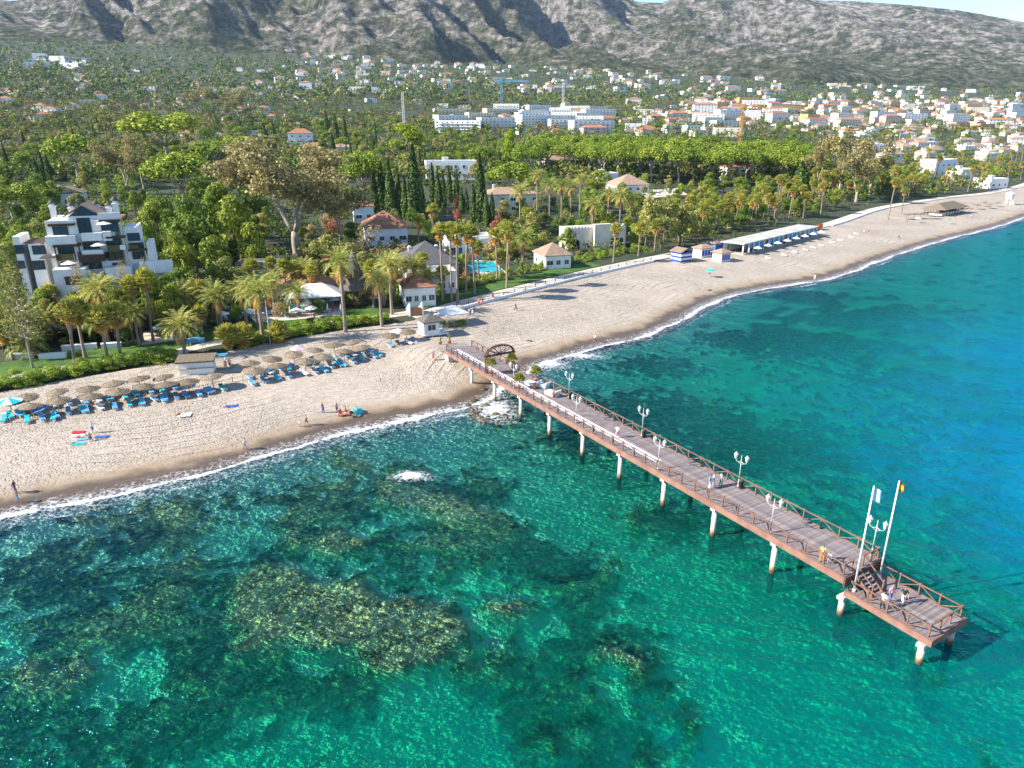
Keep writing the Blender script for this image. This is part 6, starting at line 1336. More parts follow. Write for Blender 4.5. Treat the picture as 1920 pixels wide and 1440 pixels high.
for i, (px, py) in enumerate([(843, 652), (826, 658)]):
    x, y, z = gp(px, py); t = thing('potted_cactus', ('tall yellow-green potted plant at the foot of the pier', 'dark potted plant left of the pier entrance')[i], 'potted plant', (x, y, z)); link('pot', potm, t, None, 0, 1.2); link('stems', MB().tube([(0, 0, .4), (.02, 0, 1.3), (.0, .05, 2.0 - .5 * i)], [.12, .11, .04], 7).tube([(0, 0, .9), (.25, 0, 1.1), (.25, 0, 1.6)], [.07, .07, .03], 6).mesh('stems', L_LIME if i == 0 else L_GREEN), t)
# rocks at the foot of the pier
def rock_mesh(seed):
    rng = np.random.default_rng(seed); import bmesh
    bm = bmesh.new(); bmesh.ops.create_icosphere(bm, subdivisions=2, radius=1.0); k = rng.normal(size=(7, 3))
    for v_ in bm.verts:
        d = np.array(v_.co); v_.co *= 0.45 + .55 * max(0.0, max(float(d @ q) / np.linalg.norm(q) for q in k)) + rng.uniform(-.12, .12)
    me = bpy.data.meshes.new('rock'); bm.to_mesh(me); bm.free(); me.materials.append(pm('shore_rock', (.17, .125, .07), (.055, .042, .024), 1.6, .6, .8, objrand=.5)); return me
RK = [rock_mesh(i) for i in range(5)]; r = random.Random(12)
for i in range(34):
    px = r.uniform(885, 965); py = 775 + r.uniform(-32, 24) * (1 if px > 905 else .4); x, y, _ = at(px, py); sc = r.uniform(.25, .85)
    tag(link('rock', RK[i % 5], None, (x, y, -.15 + r.uniform(-.1, .12)), r.uniform(0, 6), (sc, sc * r.uniform(.7, 1.1), sc * .6)), 'brown rock in the surf beside the pier', 'rock', 'rocks at the foot of the pier')
for i, (px, py) in enumerate([(905, 730), (890, 752), (878, 762), (993, 640), (1330, 545)]):
    x, y, z = gp(px, py); tag(link('rock', RK[i % 5], None, (x, y, z), i, (.9, .6, .35)), 'pale stone lying on the sand', 'rock', 'stones on the sand')
# ================================================================ people
SKIN = pm('skin_tan', (.42, .23, .145), (.36, .19, .12), 3, .6, objrand=.3)
HAIRS = [pm('hair_dark', (.03, .02, .015), (.02, .013, .01), 3, .6), pm('hair_fair', (.30, .19, .08), (.22, .14, .06), 3, .6)]
def cloth(name, c): return pm('cloth_' + name, c, tuple(x * .8 for x in c), 3, .85)
CL = {'white': cloth('white', (.78, .78, .77)), 'red': cloth('red', (.55, .03, .05)), 'blue': cloth('blue', (.04, .12, .42)), 'lightblue': cloth('lightblue', (.12, .38, .65)), 'black': cloth('black', (.025, .025, .03)), 'orange': cloth('orange', (.72, .26, .06)), 'pink': cloth('pink', (.75, .35, .40)), 'green': cloth('green', (.10, .30, .22)), 'grey': cloth('grey', (.32, .33, .34)), 'yellow': cloth('yellow', (.70, .52, .12)), 'teal': cloth('teal', (.02, .45, .45)), 'maroon': cloth('maroon', (.22, .03, .05))}
def body(pose):
    """one continuous skinned figure; returns mesh, per-vertex bone names"""
    J, E = {}, []
    def j(n, p, r, par=None):
        J[n] = (Vector(p), r, par)
    if pose == 'lie': T_ = Matrix.Translation((0, 0, .14)) @ Matrix.Rotation(R(-90), 4, 'X')
    else: T_ = Matrix.Identity(4)
    st = {'stand': .10, 'walk': .30, 'lie': .10, 'sit': .1, 'reach': .12}[pose]; hz = .93
    j('pelvis', (0, 0, hz), .125); j('belly', (0, 0, 1.08), .115, 'pelvis'); j('chest', (0, .01, 1.28), .135, 'belly'); j('neck0', (0, .01, 1.44), .065, 'chest'); j('neck1', (0, 0, 1.50), .052, 'neck0'); j('head', (0, -.015, 1.58), .088, 'neck1'); j('crown', (0, 0, 1.68), .085, 'head')
    j('nose', (0, -.115, 1.585), .014, 'head')
    for s, n in ((-1, 'l'), (1, 'r')):
        sw = st * s * .5
        j('hip' + n, (s * .09, 0, hz - .06), .095, 'pelvis')
        if pose == 'sit': j('knee' + n, (s * .13, -.38, hz - .02), .062, 'hip' + n); j('ank' + n, (s * .13, -.42, hz - .42), .042, 'knee' + n); j('toe' + n, (s * .13, -.57, hz - .45), .035, 'ank' + n)
        else: j('knee' + n, (s * .10, sw - .03, .50), .062, 'hip' + n); j('ank' + n, (s * .10, sw * 1.7 + .03, .085), .042, 'knee' + n); j('toe' + n, (s * .115, sw * 1.7 - .13, .04), .036, 'ank' + n)
        j('sho' + n, (s * .17, .01, 1.39), .062, 'chest')
        if pose == 'reach' and s > 0: el, ha = (s * .24, -.22, 1.30), (s * .16, -.44, 1.42)
        else: el, ha = (s * .25, .05 - sw * .6, 1.13), (s * .27, -.08 - sw, .90)
        j('elb' + n, el, .042, 'sho' + n); j('wri' + n, ha, .030, 'elb' + n); d = (Vector(ha) - Vector(el)).normalized(); pal = Vector(ha) + d * .07; j('palm' + n, pal, .034, 'wri' + n)
        fwd = Vector((0, -1, 0)) - d * d.dot(Vector((0, -1, 0))); fwd.normalize()
        for q, (o_, ln) in enumerate(((-.030, .075), (-.010, .085), (.010, .08), (.030, .062))): j(f'fin{q}' + n, pal + fwd * o_ + d * ln + Vector((0, 0, 0)), .009, 'palm' + n)
        j('thumb' + n, Vector(ha) + d * .05 + fwd * .065, .010, 'wri' + n)
    names = list(J); me = bpy.data.meshes.new('body'); me.from_pydata([tuple(J[n][0]) for n in names], [(names.index(J[n][2]), i) for i, n in enumerate(names) if J[n][2]], [])
    o = bpy.data.objects.new('tmp_body', me); COL.objects.link(o); m = o.modifiers.new('s', 'SKIN'); m.use_smooth_shade = True; sk = me.skin_vertices[0].data
    for i, n in enumerate(names): sk[i].radius = (J[n][1],) * 2; sk[i].use_root = n == 'pelvis'
    for n in ('chest', 'belly', 'pelvis'): sk[names.index(n)].radius = (J[n][1] * 1.15, J[n][1] * .85)
    o.modifiers.new('u', 'SUBSURF').levels = 1
    dg = bpy.context.evaluated_depsgraph_get(); ev = o.evaluated_get(dg); out = bpy.data.meshes.new_from_object(ev); bpy.data.objects.remove(o)
    v = np.array([q.co for q in out.vertices]); best = np.full(len(v), 1e9); bone = np.zeros(len(v), int)
    for i, n in enumerate(names):
        if not J[n][2]: continue
        a, b = np.array(J[J[n][2]][0]), np.array(J[n][0]); d = b - a; t = np.clip(((v - a) @ d) / (d @ d), 0, 1); e = np.linalg.norm(v - a - t[:, None] * d, axis=1) - .3 * J[n][1]; k = e < best; best[k] = e[k]; bone[k] = i
    bn = [names[i] for i in bone]; out.transform(T_); 
    if pose == 'sit': out.transform(Matrix.Translation((0, 0, -hz + .50)))
    out.materials.clear(); out.materials.append(SKIN); return out, bn, {n: T_ @ J[n][0] for n in names}
POSES = {p: body(p) for p in ('stand', 'walk', 'lie', 'sit', 'reach')}
_gc = {}
def garment(pose, parts, mat, off):
    key = (pose, parts, mat.name)
    if key in _gc: return _gc[key]
    me, bn, _ = POSES[pose]; sel = set(parts); vs = {}; f = []; V = []
    for p in me.polygons:
        if sum(1 for i in p.vertices if any(bn[i].startswith(s) for s in sel)) * 2 > len(p.vertices):
            q = []
            for i in p.vertices:
                if i not in vs: vs[i] = len(V); V.append(tuple(me.vertices[i].co + me.vertices[i].normal * off))
                q.append(vs[i])
            f.append(q)
    g = bpy.data.meshes.new('garment'); g.from_pydata(V, [], f); g.materials.append(mat); g.polygons.foreach_set('use_smooth', [True] * len(f)); g.update(); _gc[key] = g; return g
TOP = ('chest', 'belly', 'sho', 'neck0', 'elb'); SHORT = ('hip', 'pelvis', 'knee'); PANTS = ('hip', 'pelvis', 'knee', 'ank'); SWIM = ('hip',); HAIRP = ('crown',)
def person(x, y, z, rz, pose, label, top=None, bottom='blue', hair=0, h=1.0, long=False, group=None):
    t = thing('person', label, 'person', (x, y, z), rz, group, h); me, bn, J = POSES[pose]; link('body', me, t)
    if top: link('shirt', garment(pose, TOP, CL[top], .014), t)
    link('trousers' if long else 'shorts', garment(pose, PANTS if long else SHORT, CL[bottom], .016), t); link('hair', garment(pose, HAIRP, HAIRS[hair], .022), t)
    ey = MB(); c = J['head']
    for s in (-1, 1): q = c + (Vector((s * .032, -.082, .012)) if pose != 'lie' else Vector((s * .032, .012, .082))); ey.lathe([(.003, -.009), (.010, 0), (.003, .009)], tuple(q), 6)
    link('eyes', ey.mesh('eyes', HAIRS[0]), t); return t
def person_px(px, py, rz, pose, label, z=None, **k):
    if z is None: x, y, z = gp(px, py)
    else: x, y, _ = at(px, py, z)
    return person(x, y, z + .006, R(rz), pose, label, **k)
dk, pk = DZ + .01, PZ + .01
person_px(1157, 821, 150, 'walk', 'person in white walking along the carpet on the pier', dk, top='white', bottom='pink', long=True)
person_px(1330, 917, 60, 'stand', 'person in pale clothes at the left rail of the pier', dk, top='lightblue', bottom='white', long=True); person_px(1337, 913, -120, 'stand', 'person in white facing the one at the left rail', dk, top='white', bottom='grey', long=True); person_px(1351, 912, 100, 'stand', 'person in grey standing right of the pair on the pier', dk, top='grey', bottom='green', long=True)
person_px(1540, 1053, -40, 'reach', 'man in orange trousers and dark blue cap at the pier rail', dk, top='yellow', bottom='orange', long=True); person_px(1553, 1058, -30, 'stand', 'child in white shirt beside the man at the rail', dk, top='white', bottom='grey', h=.72)
person_px(1653, 1142, -60, 'stand', 'person in dark trousers at the rail of the lower platform', pk, top='white', bottom='black', long=True); person_px(1668, 1129, 30, 'stand', 'person in pink top on the lower platform', pk, top='pink', bottom='blue', long=True, hair=1); person_px(1692, 1133, -20, 'walk', 'person in white trousers and black top on the lower platform', pk, top='black', bottom='white', long=True)
person_px(813, 688, 90, 'walk', 'sunburnt bather in red shorts walking below the pier root', bottom='red'); person_px(606, 775, 150, 'stand', 'person in blue standing left of the colourful towels', top='maroon', bottom='blue', long=True)
person_px(575, 798, 120, 'walk', 'tanned bather in maroon trunks at the wet sand', bottom='maroon'); person_px(562, 801, -60, 'stand', 'child in white beside the tanned bather', top='white', bottom='pink', h=.65, hair=1)
person_px(460, 843, 110, 'walk', 'person in light blue shorts walking along the water', top='white', bottom='lightblue'); person_px(35, 943, 100, 'walk', 'person in bright blue shorts walking at the left edge', bottom='lightblue'); person_px(30, 925, 100, 'walk', 'dark-haired companion behind the walker at the left edge', top='maroon', bottom='blue')
person_px(175, 812, 80, 'reach', 'person in white standing over the sunbathers', top='white', bottom='blue'); person_px(157, 822, 70, 'lie', 'sunbather lying on the light blue towel', bottom='red'); person_px(148, 834, 75, 'lie', 'sunbather lying on the turquoise towel', bottom='blue'); person_px(170, 826, 40, 'sit', 'sunbather sitting up at the end of the towels', bottom='black')
person_px(345, 779, 75, 'lie', 'sunbather on a white towel in the middle of the sand', bottom='black'); person_px(436, 762, 100, 'lie', 'sunbather on a purple towel near the huts', bottom='blue', top='pink')
for i, (px, py, po, to, bo, la) in enumerate([(638, 780, 'sit', 'red', 'maroon', 'seated person in red'), (648, 776, 'sit', 'orange', 'red', 'seated person in orange'), (655, 783, 'sit', None, 'blue', 'bare-chested seated person'), (632, 774, 'stand', 'pink', 'blue', 'standing person in pink'), (670, 777, 'sit', None, 'teal', 'seated person in teal trunks')]):
    person_px(px, py, 40 + i * 60, po, la + ' in the group by the wet sand', top=to, bottom=bo)
person_px(1115, 642, 140, 'walk', 'distant person walking at the waterline right of the pier', top='white', bottom='red'); person_px(967, 582, 90, 'walk', 'distant person in black on the sand below the sea wall', top='black', bottom='black', long=True); person_px(880, 592, 120, 'stand', 'person in pink at the sea wall corner', top='pink', bottom='maroon'); person_px(886, 594, -60, 'stand', 'person in white at the sea wall corner', top='white', bottom='grey')
person_px(1527, 526, 120, 'walk', 'person in white wading at the far waterline', top='white', bottom='white'); 
for i, (px, py) in enumerate([(1620, 437), (1628, 437), (1685, 447), (1700, 420), (1820, 408), (1850, 425), (1330, 518), (1790, 412)]): person_px(px, py, 60 * i, 'walk' if i % 2 else 'sit', 'tiny distant bather on the far sand', top=['white', None, 'blue', 'red'][i % 4], bottom=['blue', 'red', 'black', 'teal'][i % 4], group='distant bathers')
for i, (px, py) in enumerate([(424, 692), (432, 690)]): person_px(px, py, 40 * i, 'stand', ('person in red by the thatched bar hut', 'person in pink by the thatched bar hut')[i], top=['red', 'pink'][i], bottom='maroon')
for i, (px, py) in enumerate([(898, 573), (905, 571), (925, 563)]): person_px(px, py, 50 * i, 'walk', 'stroller on the promenade', top=['orange', 'red', 'blue'][i], bottom='red')

# ================================================================ beach furniture
def umbrella_meshes(seed):
    random.seed(seed); m = MB(); prof = []
    n = 18
    for k, (rr, z) in enumerate([(1.80, 1.98), (1.88, 2.04), (1.78, 2.10), (1.70, 2.08), (1.45, 2.20), (1.36, 2.18), (1.10, 2.30), (1.0, 2.28), (.70, 2.40), (.60, 2.38), (.30, 2.48), (.05, 2.60)]): prof.append((rr, z))
    m.lathe(prof, n=n, sm=False, jit=.035); cm = m.mesh('canopy', THATCH); fr = MB()
    for i in range(110):
        a = random.uniform(0, 6.28); rr = random.uniform(1.72, 1.92); z = 2.08 - random.uniform(0, .05); p = Vector((rr * math.cos(a), rr * math.sin(a), z)); s = Vector((-math.sin(a), math.cos(a), 0)) * .07; fr.tri(p - s, p + s, p + Vector((.14 * math.cos(a), .14 * math.sin(a), -random.uniform(.12, .26))))
    return cm, fr.mesh('fringe', THATCH)
UM = [umbrella_meshes(s) for s in range(4)]; UPOLE = MB().tube([(0, 0, -.4), (0, 0, 2.8)], .055, 7).mesh('pole', BARK)
def lounger_meshes(mat, tmat):
    fr = MB().box((-.98, -.33, .26), (.98, -.29, .32)).box((-.98, .29, .26), (.98, .33, .32)).box((-.98, -.29, .27), (-.92, .29, .31)).box((.92, -.29, .27), (.98, .29, .31)).mesh('frame', WHITE); lg = MB().box((-.03, -.03, 0), (.03, .03, .27)).mesh('leg', WHITE)
    cu = MB().box((-.95, -.31, .325), (.35, .31, .43)).mesh('cushion', mat); bk = MB().box((-.33, -.31, -.05), (.33, .31, .05), Matrix.Translation((.62, 0, .56)) @ Matrix.Rotation(R(-32), 4, 'Y')).mesh('backrest', tmat); return fr, lg, cu, bk
C_BLUE = pm('cushion_blue', (.12, .34, .58), (.09, .27, .48), 2, .85, objrand=.25); C_TURQ = pm('towel_turquoise', (.03, .50, .56), (.02, .42, .48), 2, .9, objrand=.2)
LM = {'blue': lounger_meshes(C_BLUE, C_BLUE), 'white': lounger_meshes(bed_m, bed_m), 'turquoise': lounger_meshes(C_TURQ, C_TURQ), 'striped': lounger_meshes(C_BLUE, bed_m)}
def lounger(x, y, rz, col, label, grp='sun loungers'):
    fr, lg, cu, bk = LM[col]; t = thing('sun_lounger', label, 'sun lounger', (x, y, surf_h(x, y) + .02), rz, grp); link('frame', fr, t); link('cushion', cu, t); link('backrest', bk, t)
    for sx in (-.9, .9):
        for sy in (-.28, .28): link('leg', lg, t, (sx, sy, 0))
z1 = lambda x, y: (x * .2292, 580 + y * .2292); z2 = lambda x, y: (400 + x * .25, 560 + y * .25)
FRONT = [z1(*p) for p in [(235, 745), (470, 700), (725, 665), (950, 635), (1165, 598), (1355, 582), (1530, 552), (1730, 515)]] + [z2(*p) for p in [(300, 500), (480, 465), (680, 430), (815, 395), (975, 365), (1120, 330)]]
REAR = [z1(*p) for p in [(210, 680), (470, 632), (715, 610), (925, 578), (1135, 540), (1340, 515), (60, 720)]] + [z2(*p) for p in [(265, 450), (430, 420), (600, 380), (750, 350), (905, 325), (1045, 300), (1330, 250), (1445, 225)]]
r = random.Random(31); SEA = Vector((.62, -.78, 0))
for row, lst, zt in (('front', FRONT, 0), ('rear', REAR, 0)):
    for i, (px, py) in enumerate(lst):
        x, y, _ = at(px, py, 2.0 + 2.15); z = surf_h(x, y); cm, fm = UM[i % 4]; side = 'left of bar hut' if px < 380 else 'right of bar hut'
        t = thing('thatched_umbrella', f"{row} row thatched umbrella {side}", 'beach umbrella', (x, y, z), r.uniform(0, 6), 'thatched beach umbrellas', r.uniform(.80, .95)); t.rotation_euler = (r.uniform(-.1, .1), r.uniform(-.1, .1), r.uniform(0, 6)); link('canopy', cm, t); link('fringe', fm, t)['kind'] = 'stuff'; link('pole', UPOLE, t)
        for k in (-1, 1):
            o_ = Vector((-SEA.y, SEA.x, 0)) * k * r.uniform(.75, 1.05) + SEA * r.uniform(1.2, 2.2); qx, qy = x + o_.x, y + o_.y; c_ = r.choices(['blue', 'white', 'turquoise', 'striped'], [6, 3, 2, 2])[0]
            lounger(qx, qy, math.atan2(-SEA.y, -SEA.x) + r.uniform(-.15, .15), c_, f"{c_} lounger by {row} umbrellas {side}")
        if r.random() < .75:
            o_ = Vector((-SEA.y, SEA.x, 0)) * r.uniform(2.0, 2.6) + SEA * r.uniform(1.6, 2.4); c_ = r.choice(['turquoise', 'blue', 'white']); lounger(x + o_.x, y + o_.y, math.atan2(-SEA.y, -SEA.x) + r.uniform(-.3, .3), c_, f"{c_} sunlit lounger before {row} umbrellas {side}")
        if r.random() < .45: 
            lp_ = 'sit' if r.random() < .3 else 'lie'; q = SEA * 1.7 + Vector((-SEA.y, SEA.x, 0)) * .9
            person(x + q.x, y + q.y, z + (.44 if lp_ == 'lie' else .02), math.atan2(SEA.y, SEA.x) + PI / 2, lp_, f"guest under {row} umbrellas {side}", top=r.choice([None, 'white', 'red', 'pink']), bottom=r.choice(['blue', 'red', 'black', 'teal']), hair=r.randint(0, 1), group='guests under the umbrellas')
for (px, py, c_) in [(20, 783, 'turquoise'), (38, 780, 'turquoise'), (60, 772, 'blue'), (80, 772, 'blue'), (8, 790, 'turquoise')]: x, y, z = gp(px, py); lounger(x, y, math.atan2(-SEA.y, -SEA.x) + r.uniform(-.6, .6), c_, f"{c_} sun lounger at the left end of the rope")
rt = random.Random(55)
for i in range(30):
    px = rt.uniform(405, 650); py = 607 - .085 * (px - 405) - rt.uniform(0, 26); x, y, z = gp(px, py); c_ = rt.choice(['white', 'white', 'blue', 'turquoise', 'striped']); lounger(x, y, rt.choice([.3, 1.9, -1.2]) + rt.uniform(-.2, .2), c_, f"{c_} lounger on the hotel pool terrace", 'pool terrace loungers')
for i, (px, py) in enumerate([(430, 598), (472, 590), (530, 598), (560, 592), (605, 588), (625, 584), (590, 600), (500, 602), (310, 632), (330, 630)]): person_px(px, py, 70 * i, 'stand' if i % 2 else 'walk', 'guest on the hotel pool terrace', top=['white', 'red', None, 'blue'][i % 4], bottom=['blue', 'red', 'black', 'teal'][i % 4], group='guests on the pool terrace')
def parasol(px, py, cols, rad, label, h=2.2):
    x, y, z = gp(px, py); t = thing('beach_parasol', label, 'parasol', (x, y, z)); n = 8; m = MB(); 
    for i in range(n):
        m.k = i % len(cols); a, b = 2 * PI * i / n, 2 * PI * (i + 1) / n; m.tri((rad * math.cos(a), rad * math.sin(a), h - .35), (rad * math.cos(b), rad * math.sin(b), h - .35), (0, 0, h + .25))
    link('canopy', m.mesh('canopy', *cols), t); link('pole', MB().tube([(0, 0, -.3), (0, 0, h + .3)], .03, 6).mesh('pole', WHITE), t)
parasol(22, 775, [WHITE, C_TURQ], 1.9, 'white and turquoise parasol at the left end of the beach'); parasol(1330, 520, [C_TURQ], 1.3, 'turquoise parasol alone on the far sand'); parasol(1778, 420, [CL['green']], 1.2, 'green parasol on the distant sand'); parasol(1720, 418, [WHITE], 1.4, 'white parasol on the distant sand')
parasol(748, 640, [WHITE], 1.7, 'white parasol among the right-hand loungers'); parasol(560, 672, [CL['pink'], WHITE], 1.3, 'pink and white parasol among the thatched umbrellas')
# rope fence
RP = [z1(*p) for p in [(90, 930), (285, 890), (485, 855), (695, 812), (890, 792), (1060, 765), (1205, 722), (1395, 692), (1575, 658), (1735, 622), (1900, 592)]] + [z2(*p) for p in [(145, 622), (225, 612), (400, 580), (580, 542), (700, 520), (810, 492), (960, 462), (1145, 428), (1235, 398), (1380, 375)]]
q0 = gp(*RP[0]); rf = thing('rope_fence', 'rope on short posts along the front of the loungers', 'rope fence', q0); prev = None; spm = MB().tube([(0, 0, -.3), (0, 0, .85)], .05, 6).mesh('post', BARK_PALE); RO = pm('rope', (.55, .47, .36), (.42, .36, .27), 4, .95)
for p in RP:
    x, y, z = gp(*p); v = Vector((x - q0[0], y - q0[1], z - q0[2])); link('post', spm, rf, v)
    if prev is not None: link('rope', MB().tube([prev.lerp(v, t) + Vector((0, 0, .78 - .38 * 4 * t * (1 - t))) for t in [i / 8 for i in range(9)]], .025, 5).mesh('rope', RO), rf)
    prev = v
# towels, toys, boats on the sand
def towel(px, py, rz, mat, label, w=.8, l=1.6, z=None):
    x, y, zz = gp(px, py); n = 7; v = []; rr = random.Random(px)
    for i in range(n):
        for j in range(4): v.append(((i / (n - 1) - .5) * l + rr.uniform(-.07, .07), (j / 3 - .5) * w + rr.uniform(-.07, .07), rr.uniform(0, .075)))
    f = [(i * 4 + j, (i + 1) * 4 + j, (i + 1) * 4 + j + 1, i * 4 + j + 1) for i in range(n - 1) for j in range(3)]; tag(link('beach_towel', npmesh('beach_towel', np.array(v), np.array(f), [mat], True), None, (x, y, zz + .07), R(rz + rr.uniform(-12, 12))), label, 'towel')
towel(147, 811, 12, CL['red'], 'crimson towel beside the sunbathers'); towel(147, 818, 12, CL['white'], 'white towel between crimson and blue towels'); towel(157, 824, 12, CL['lightblue'], 'light blue towel under a sunbather'); towel(147, 833, 14, C_TURQ, 'turquoise towel nearest the water'); towel(190, 820, 15, CL['blue'], 'dark blue towel beside the standing person')
towel(347, 779, 15, CL['white'], 'white towel in the middle of the sand', 1.3); towel(436, 762, 10, CL['blue'], 'purple-blue towel near the huts', 1.0); towel(645, 778, 20, CL['red'], 'red towel of the group by the wet sand', 1.2); towel(655, 772, 20, CL['yellow'], 'yellow towel of the group by the wet sand', 1.0)
x, y, z = gp(668, 775); t = thing('beach_shelter', 'turquoise pop-up beach shelter in the group by the wet sand', 'tent', (x, y, z), R(60)); m = MB()
for i in range(8): a, b = PI * i / 8, PI * (i + 1) / 8; m.quad((-.9, .8 * math.cos(a), .75 * math.sin(a)), (-.9, .8 * math.cos(b), .75 * math.sin(b)), (.7, .8 * math.cos(b), .75 * math.sin(b)), (.7, .8 * math.cos(a), .75 * math.sin(a)))
link('canopy', m.mesh('canopy', C_TURQ), t); link('pole', MB().tube([(-.9, .8 * math.cos(PI * i / 8), .76 * math.sin(PI * i / 8)) for i in range(9)], .02, 5).mesh('pole', WHITE), t)
for i, (px, py) in enumerate([(1540, 462), (1560, 456), (1575, 452), (1596, 446), (1510, 470), (1490, 474), (1470, 480), (1440, 486), (1605, 440), (1525, 466)]):
    x, y, z = gp(px, py); lounger(x, y, math.atan2(-SEA.y, -SEA.x), 'white', 'white lounger on the sand before the restaurant', 'restaurant loungers')
# huts on the near beach
x, y, z = gp(372, 697); t = thing('bar_hut', 'white bar hut with thatched flat roof among the umbrellas', 'hut', (x, y, z), R(12))
link('wall', MB().box((-2.6, -1.3, -.3), (2.6, 1.3, 2.2)).mesh('wall', WHITE), t); link('counter', MB().box((-2.7, -1.6, 1.0), (2.7, -1.31, 1.1)).mesh('counter', BARK_PALE), t); link('roof', MB().box((-3.0, -1.8, 2.3), (3.0, 1.8, 2.55), Matrix.Rotation(R(5), 4, 'X')).mesh('roof', THATCH), t); fr = MB(); rr = random.Random(4)
for i in range(150): xx = rr.uniform(-3, 3); yy = rr.choice([-1.8, 1.8]); fr.tri((xx - .05, yy, 2.45), (xx + .05, yy, 2.45), (xx, yy * 1.1, 2.45 - rr.uniform(.2, .45)))
q = link('fringe', fr.mesh('fringe', THATCH), t); q['kind'] = 'stuff'
x, y, z = gp(410, 690); t = thing('sun_sail', 'blue shade sail beside the bar hut', 'awning', (x, y, z), R(12)); link('canopy', MB().box((-1.5, -1.3, 2.2), (1.5, 1.3, 2.26), Matrix.Rotation(R(-8), 4, 'X')).mesh('canopy', BLUEWALL), t); [link('pole', MB().tube([(sx * 1.4, sy * 1.2, -.2), (sx * 1.4, sy * 1.2, 2.2)], .04, 6).mesh('pole', WHITE), t) for sx in (-1, 1) for sy in (-1, 1)]
x, y, z = gp(370, 660); t = thing('sun_sail', 'bright blue awning behind the bar hut', 'awning', (x, y, z), R(12)); link('canopy', hip_roof(2.6, 2.2, .5, 2.3, .1, BLUEWALL), t); [link('pole', MB().tube([(sx * 1.2, sy * 1.0, -.2), (sx * 1.2, sy * 1.0, 2.2)], .04, 6).mesh('pole', WHITE), t) for sx in (-1, 1) for sy in (-1, 1)]
x, y, z = gp(808, 628); t = thing('beach_cabin', 'white raised beach cabin with thatched roof at the pier root', 'cabin', (x, y, z), R(28))
link('wall', MB().box((-2.0, -1.6, .5), (1.2, 1.6, 2.9)).mesh('wall', WHITE), t); link('deck', MB().box((-2.2, -1.8, .3), (3.0, 1.8, .498)).mesh('deck', WHITE), t); link('roof', hip_roof(3.6, 3.4, 1.2, 3.1, .5, pm('grey_thatch', (.16, .135, .115))), t); window(t, -.4, -1.6, 1.3, 1.8, 1.2, 0, 2)
for sx in (-2, -.3, 1.2, 2.8):
    for sy in (-1.6, 1.6): link('leg', MB().box((sx - .08, sy - .08, -.5), (sx + .08, sy + .08, .3)).mesh('leg', WHITE), t)
for sy in (-1.7, 1.7): link('rail', MB().bar((1.25, sy, 1.3), (2.95, sy, 1.3), .07, .07).bar((1.25, sy, .9), (2.95, sy, .9), .05, .05).bar((2.95, sy, .5), (2.95, sy, 1.3), .07, .07).mesh('rail', WHITE), t)
link('rail', MB().bar((2.95, -1.6, 1.3), (2.95, 1.6, 1.3), .07, .07).bar((2.95, -1.6, .9), (2.95, 1.6, .9), .05, .05).mesh('rail', WHITE), t)
x, y, z = gp(849, 606); t = thing('shade_tent', 'white peaked shade canopy behind the beach cabin', 'awning', (x, y, z), R(30)); link('canopy', hip_roof(4.8, 4.8, 1.3, 2.5, .2, WHITE, 0), t); [link('pole', MB().tube([(sx * 2.3, sy * 2.3, -.2), (sx * 2.3, sy * 2.3, 2.4)], .05, 6).mesh('pole', WHITE), t) for sx in (-1, 1) for sy in (-1, 1)]
for i, (px, py) in enumerate([(830, 612), (842, 613), (858, 612), (868, 608)]): x, y, z = gp(px, py); plant('shrub' if i != 1 else 'dryshrub', x, y, 1.3, 2.2, 'beach shrub beside the white cabin', z)
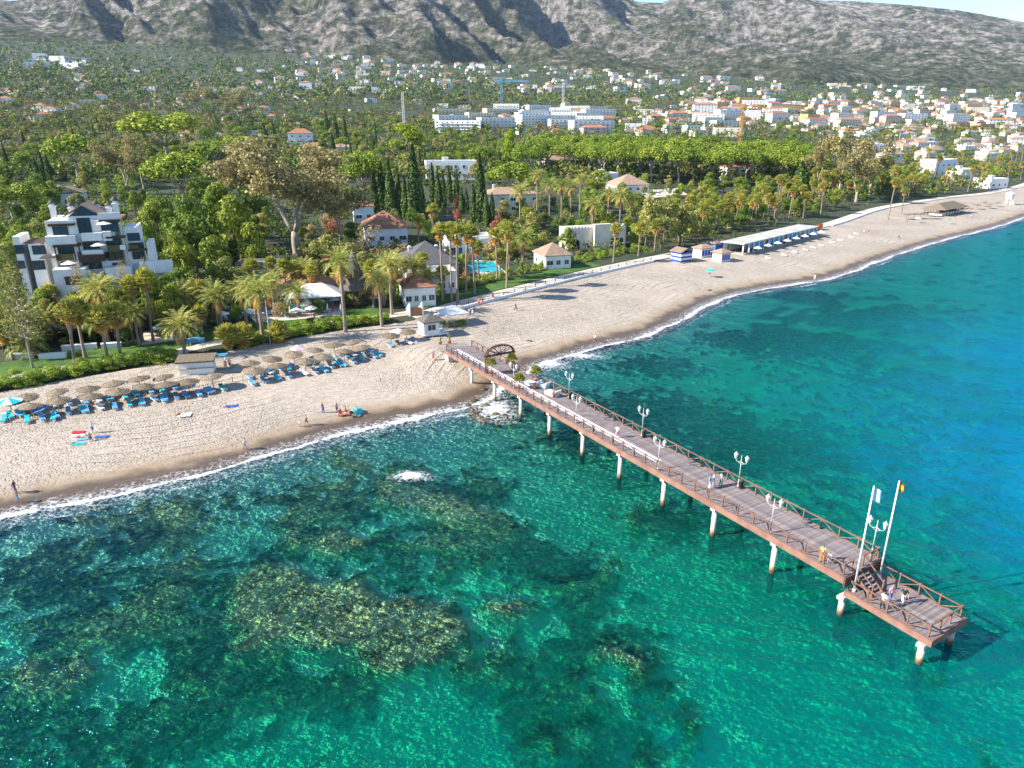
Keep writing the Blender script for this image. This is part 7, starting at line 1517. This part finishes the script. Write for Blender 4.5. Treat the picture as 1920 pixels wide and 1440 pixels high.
x, y, z = gp(507, 645); t = thing('flagpole', 'thin white flagpole with red flag in the hotel garden', 'flagpole', (x, y, z)); link('pole', MB().tube([(0, 0, 0), (0, 0, 9.5)], [.07, .04], 7).mesh('pole', WHITE), t); link('flag', MB().box((.06, -.01, 7.4), (.75, .01, 8.5)).mesh('flag', CL['red']), t)
# thatched umbrellas and loungers of the far beach bar
for i in range(14):
    px = 1700 + i * 13 + r.uniform(-3, 3); py = 408 - i * 1.6 + r.uniform(-3, 6); x, y, z = gp(px, py)
    if sdist(SHORE, np.array([x]), np.array([y]))[0] < 10: continue
    t = thing('thatched_umbrella', 'small thatched umbrella at the far beach bar', 'beach umbrella', (x, y, z), 0, 'far thatched umbrellas'); link('canopy', UM[i % 4][0], t); link('pole', UPOLE, t)
# ================================================================ the air: faint haze over the whole view
hz, hn, ho = _nt('haze_air'); pv = hn.nodes.new('ShaderNodeVolumePrincipled'); pv.inputs['Color'].default_value = (0.55, 0.75, 1.0, 1); pv.inputs['Density'].default_value = HAZE_DENSITY; pv.inputs['Anisotropy'].default_value = 0.1
hn.links.new(pv.outputs[0], ho.inputs['Volume'])
hb = MB().box((-8700, -3700, -16.0), (8700, 8400, 2300)); ho_ = link('haze', hb.mesh('haze', hz)); ho_['kind'] = 'stuff'; ho_['label'] = 'thin blue haze lying over the coast and mountains'; ho_['category'] = 'haze'
# ================================================================ labels: an ordinal wherever one phrase fits several things
ONES = 'first second third fourth fifth sixth seventh eighth ninth tenth eleventh twelfth thirteenth fourteenth fifteenth sixteenth seventeenth eighteenth nineteenth'.split(); TENS = 'twenty thirty forty fifty sixty seventy eighty ninety'.split()
def ordinal(n):
    if n >= 100: return ('one hundred and ' if n < 200 else 'two hundred and ') + ordinal(n % 100) if n % 100 else ('hundredth' if n == 100 else 'two-hundredth')
    if n < 20: return ONES[n - 1]
    t, o_ = divmod(n, 10); return TENS[t - 2] + '-' + ONES[o_ - 1] if o_ else TENS[t - 2][:-1] + 'ieth'
bpy.context.view_layer.update(); byl = {}
for o, l in PENDING: byl.setdefault(l, []).append(o)
for l, os_ in byl.items():
    if len(os_) < 2: continue
    os_.sort(key=lambda o: proj(*o.matrix_world.translation)[0])
    for i, o in enumerate(os_): o['label'] = f"{l}, {ordinal(i + 1)} from the left"
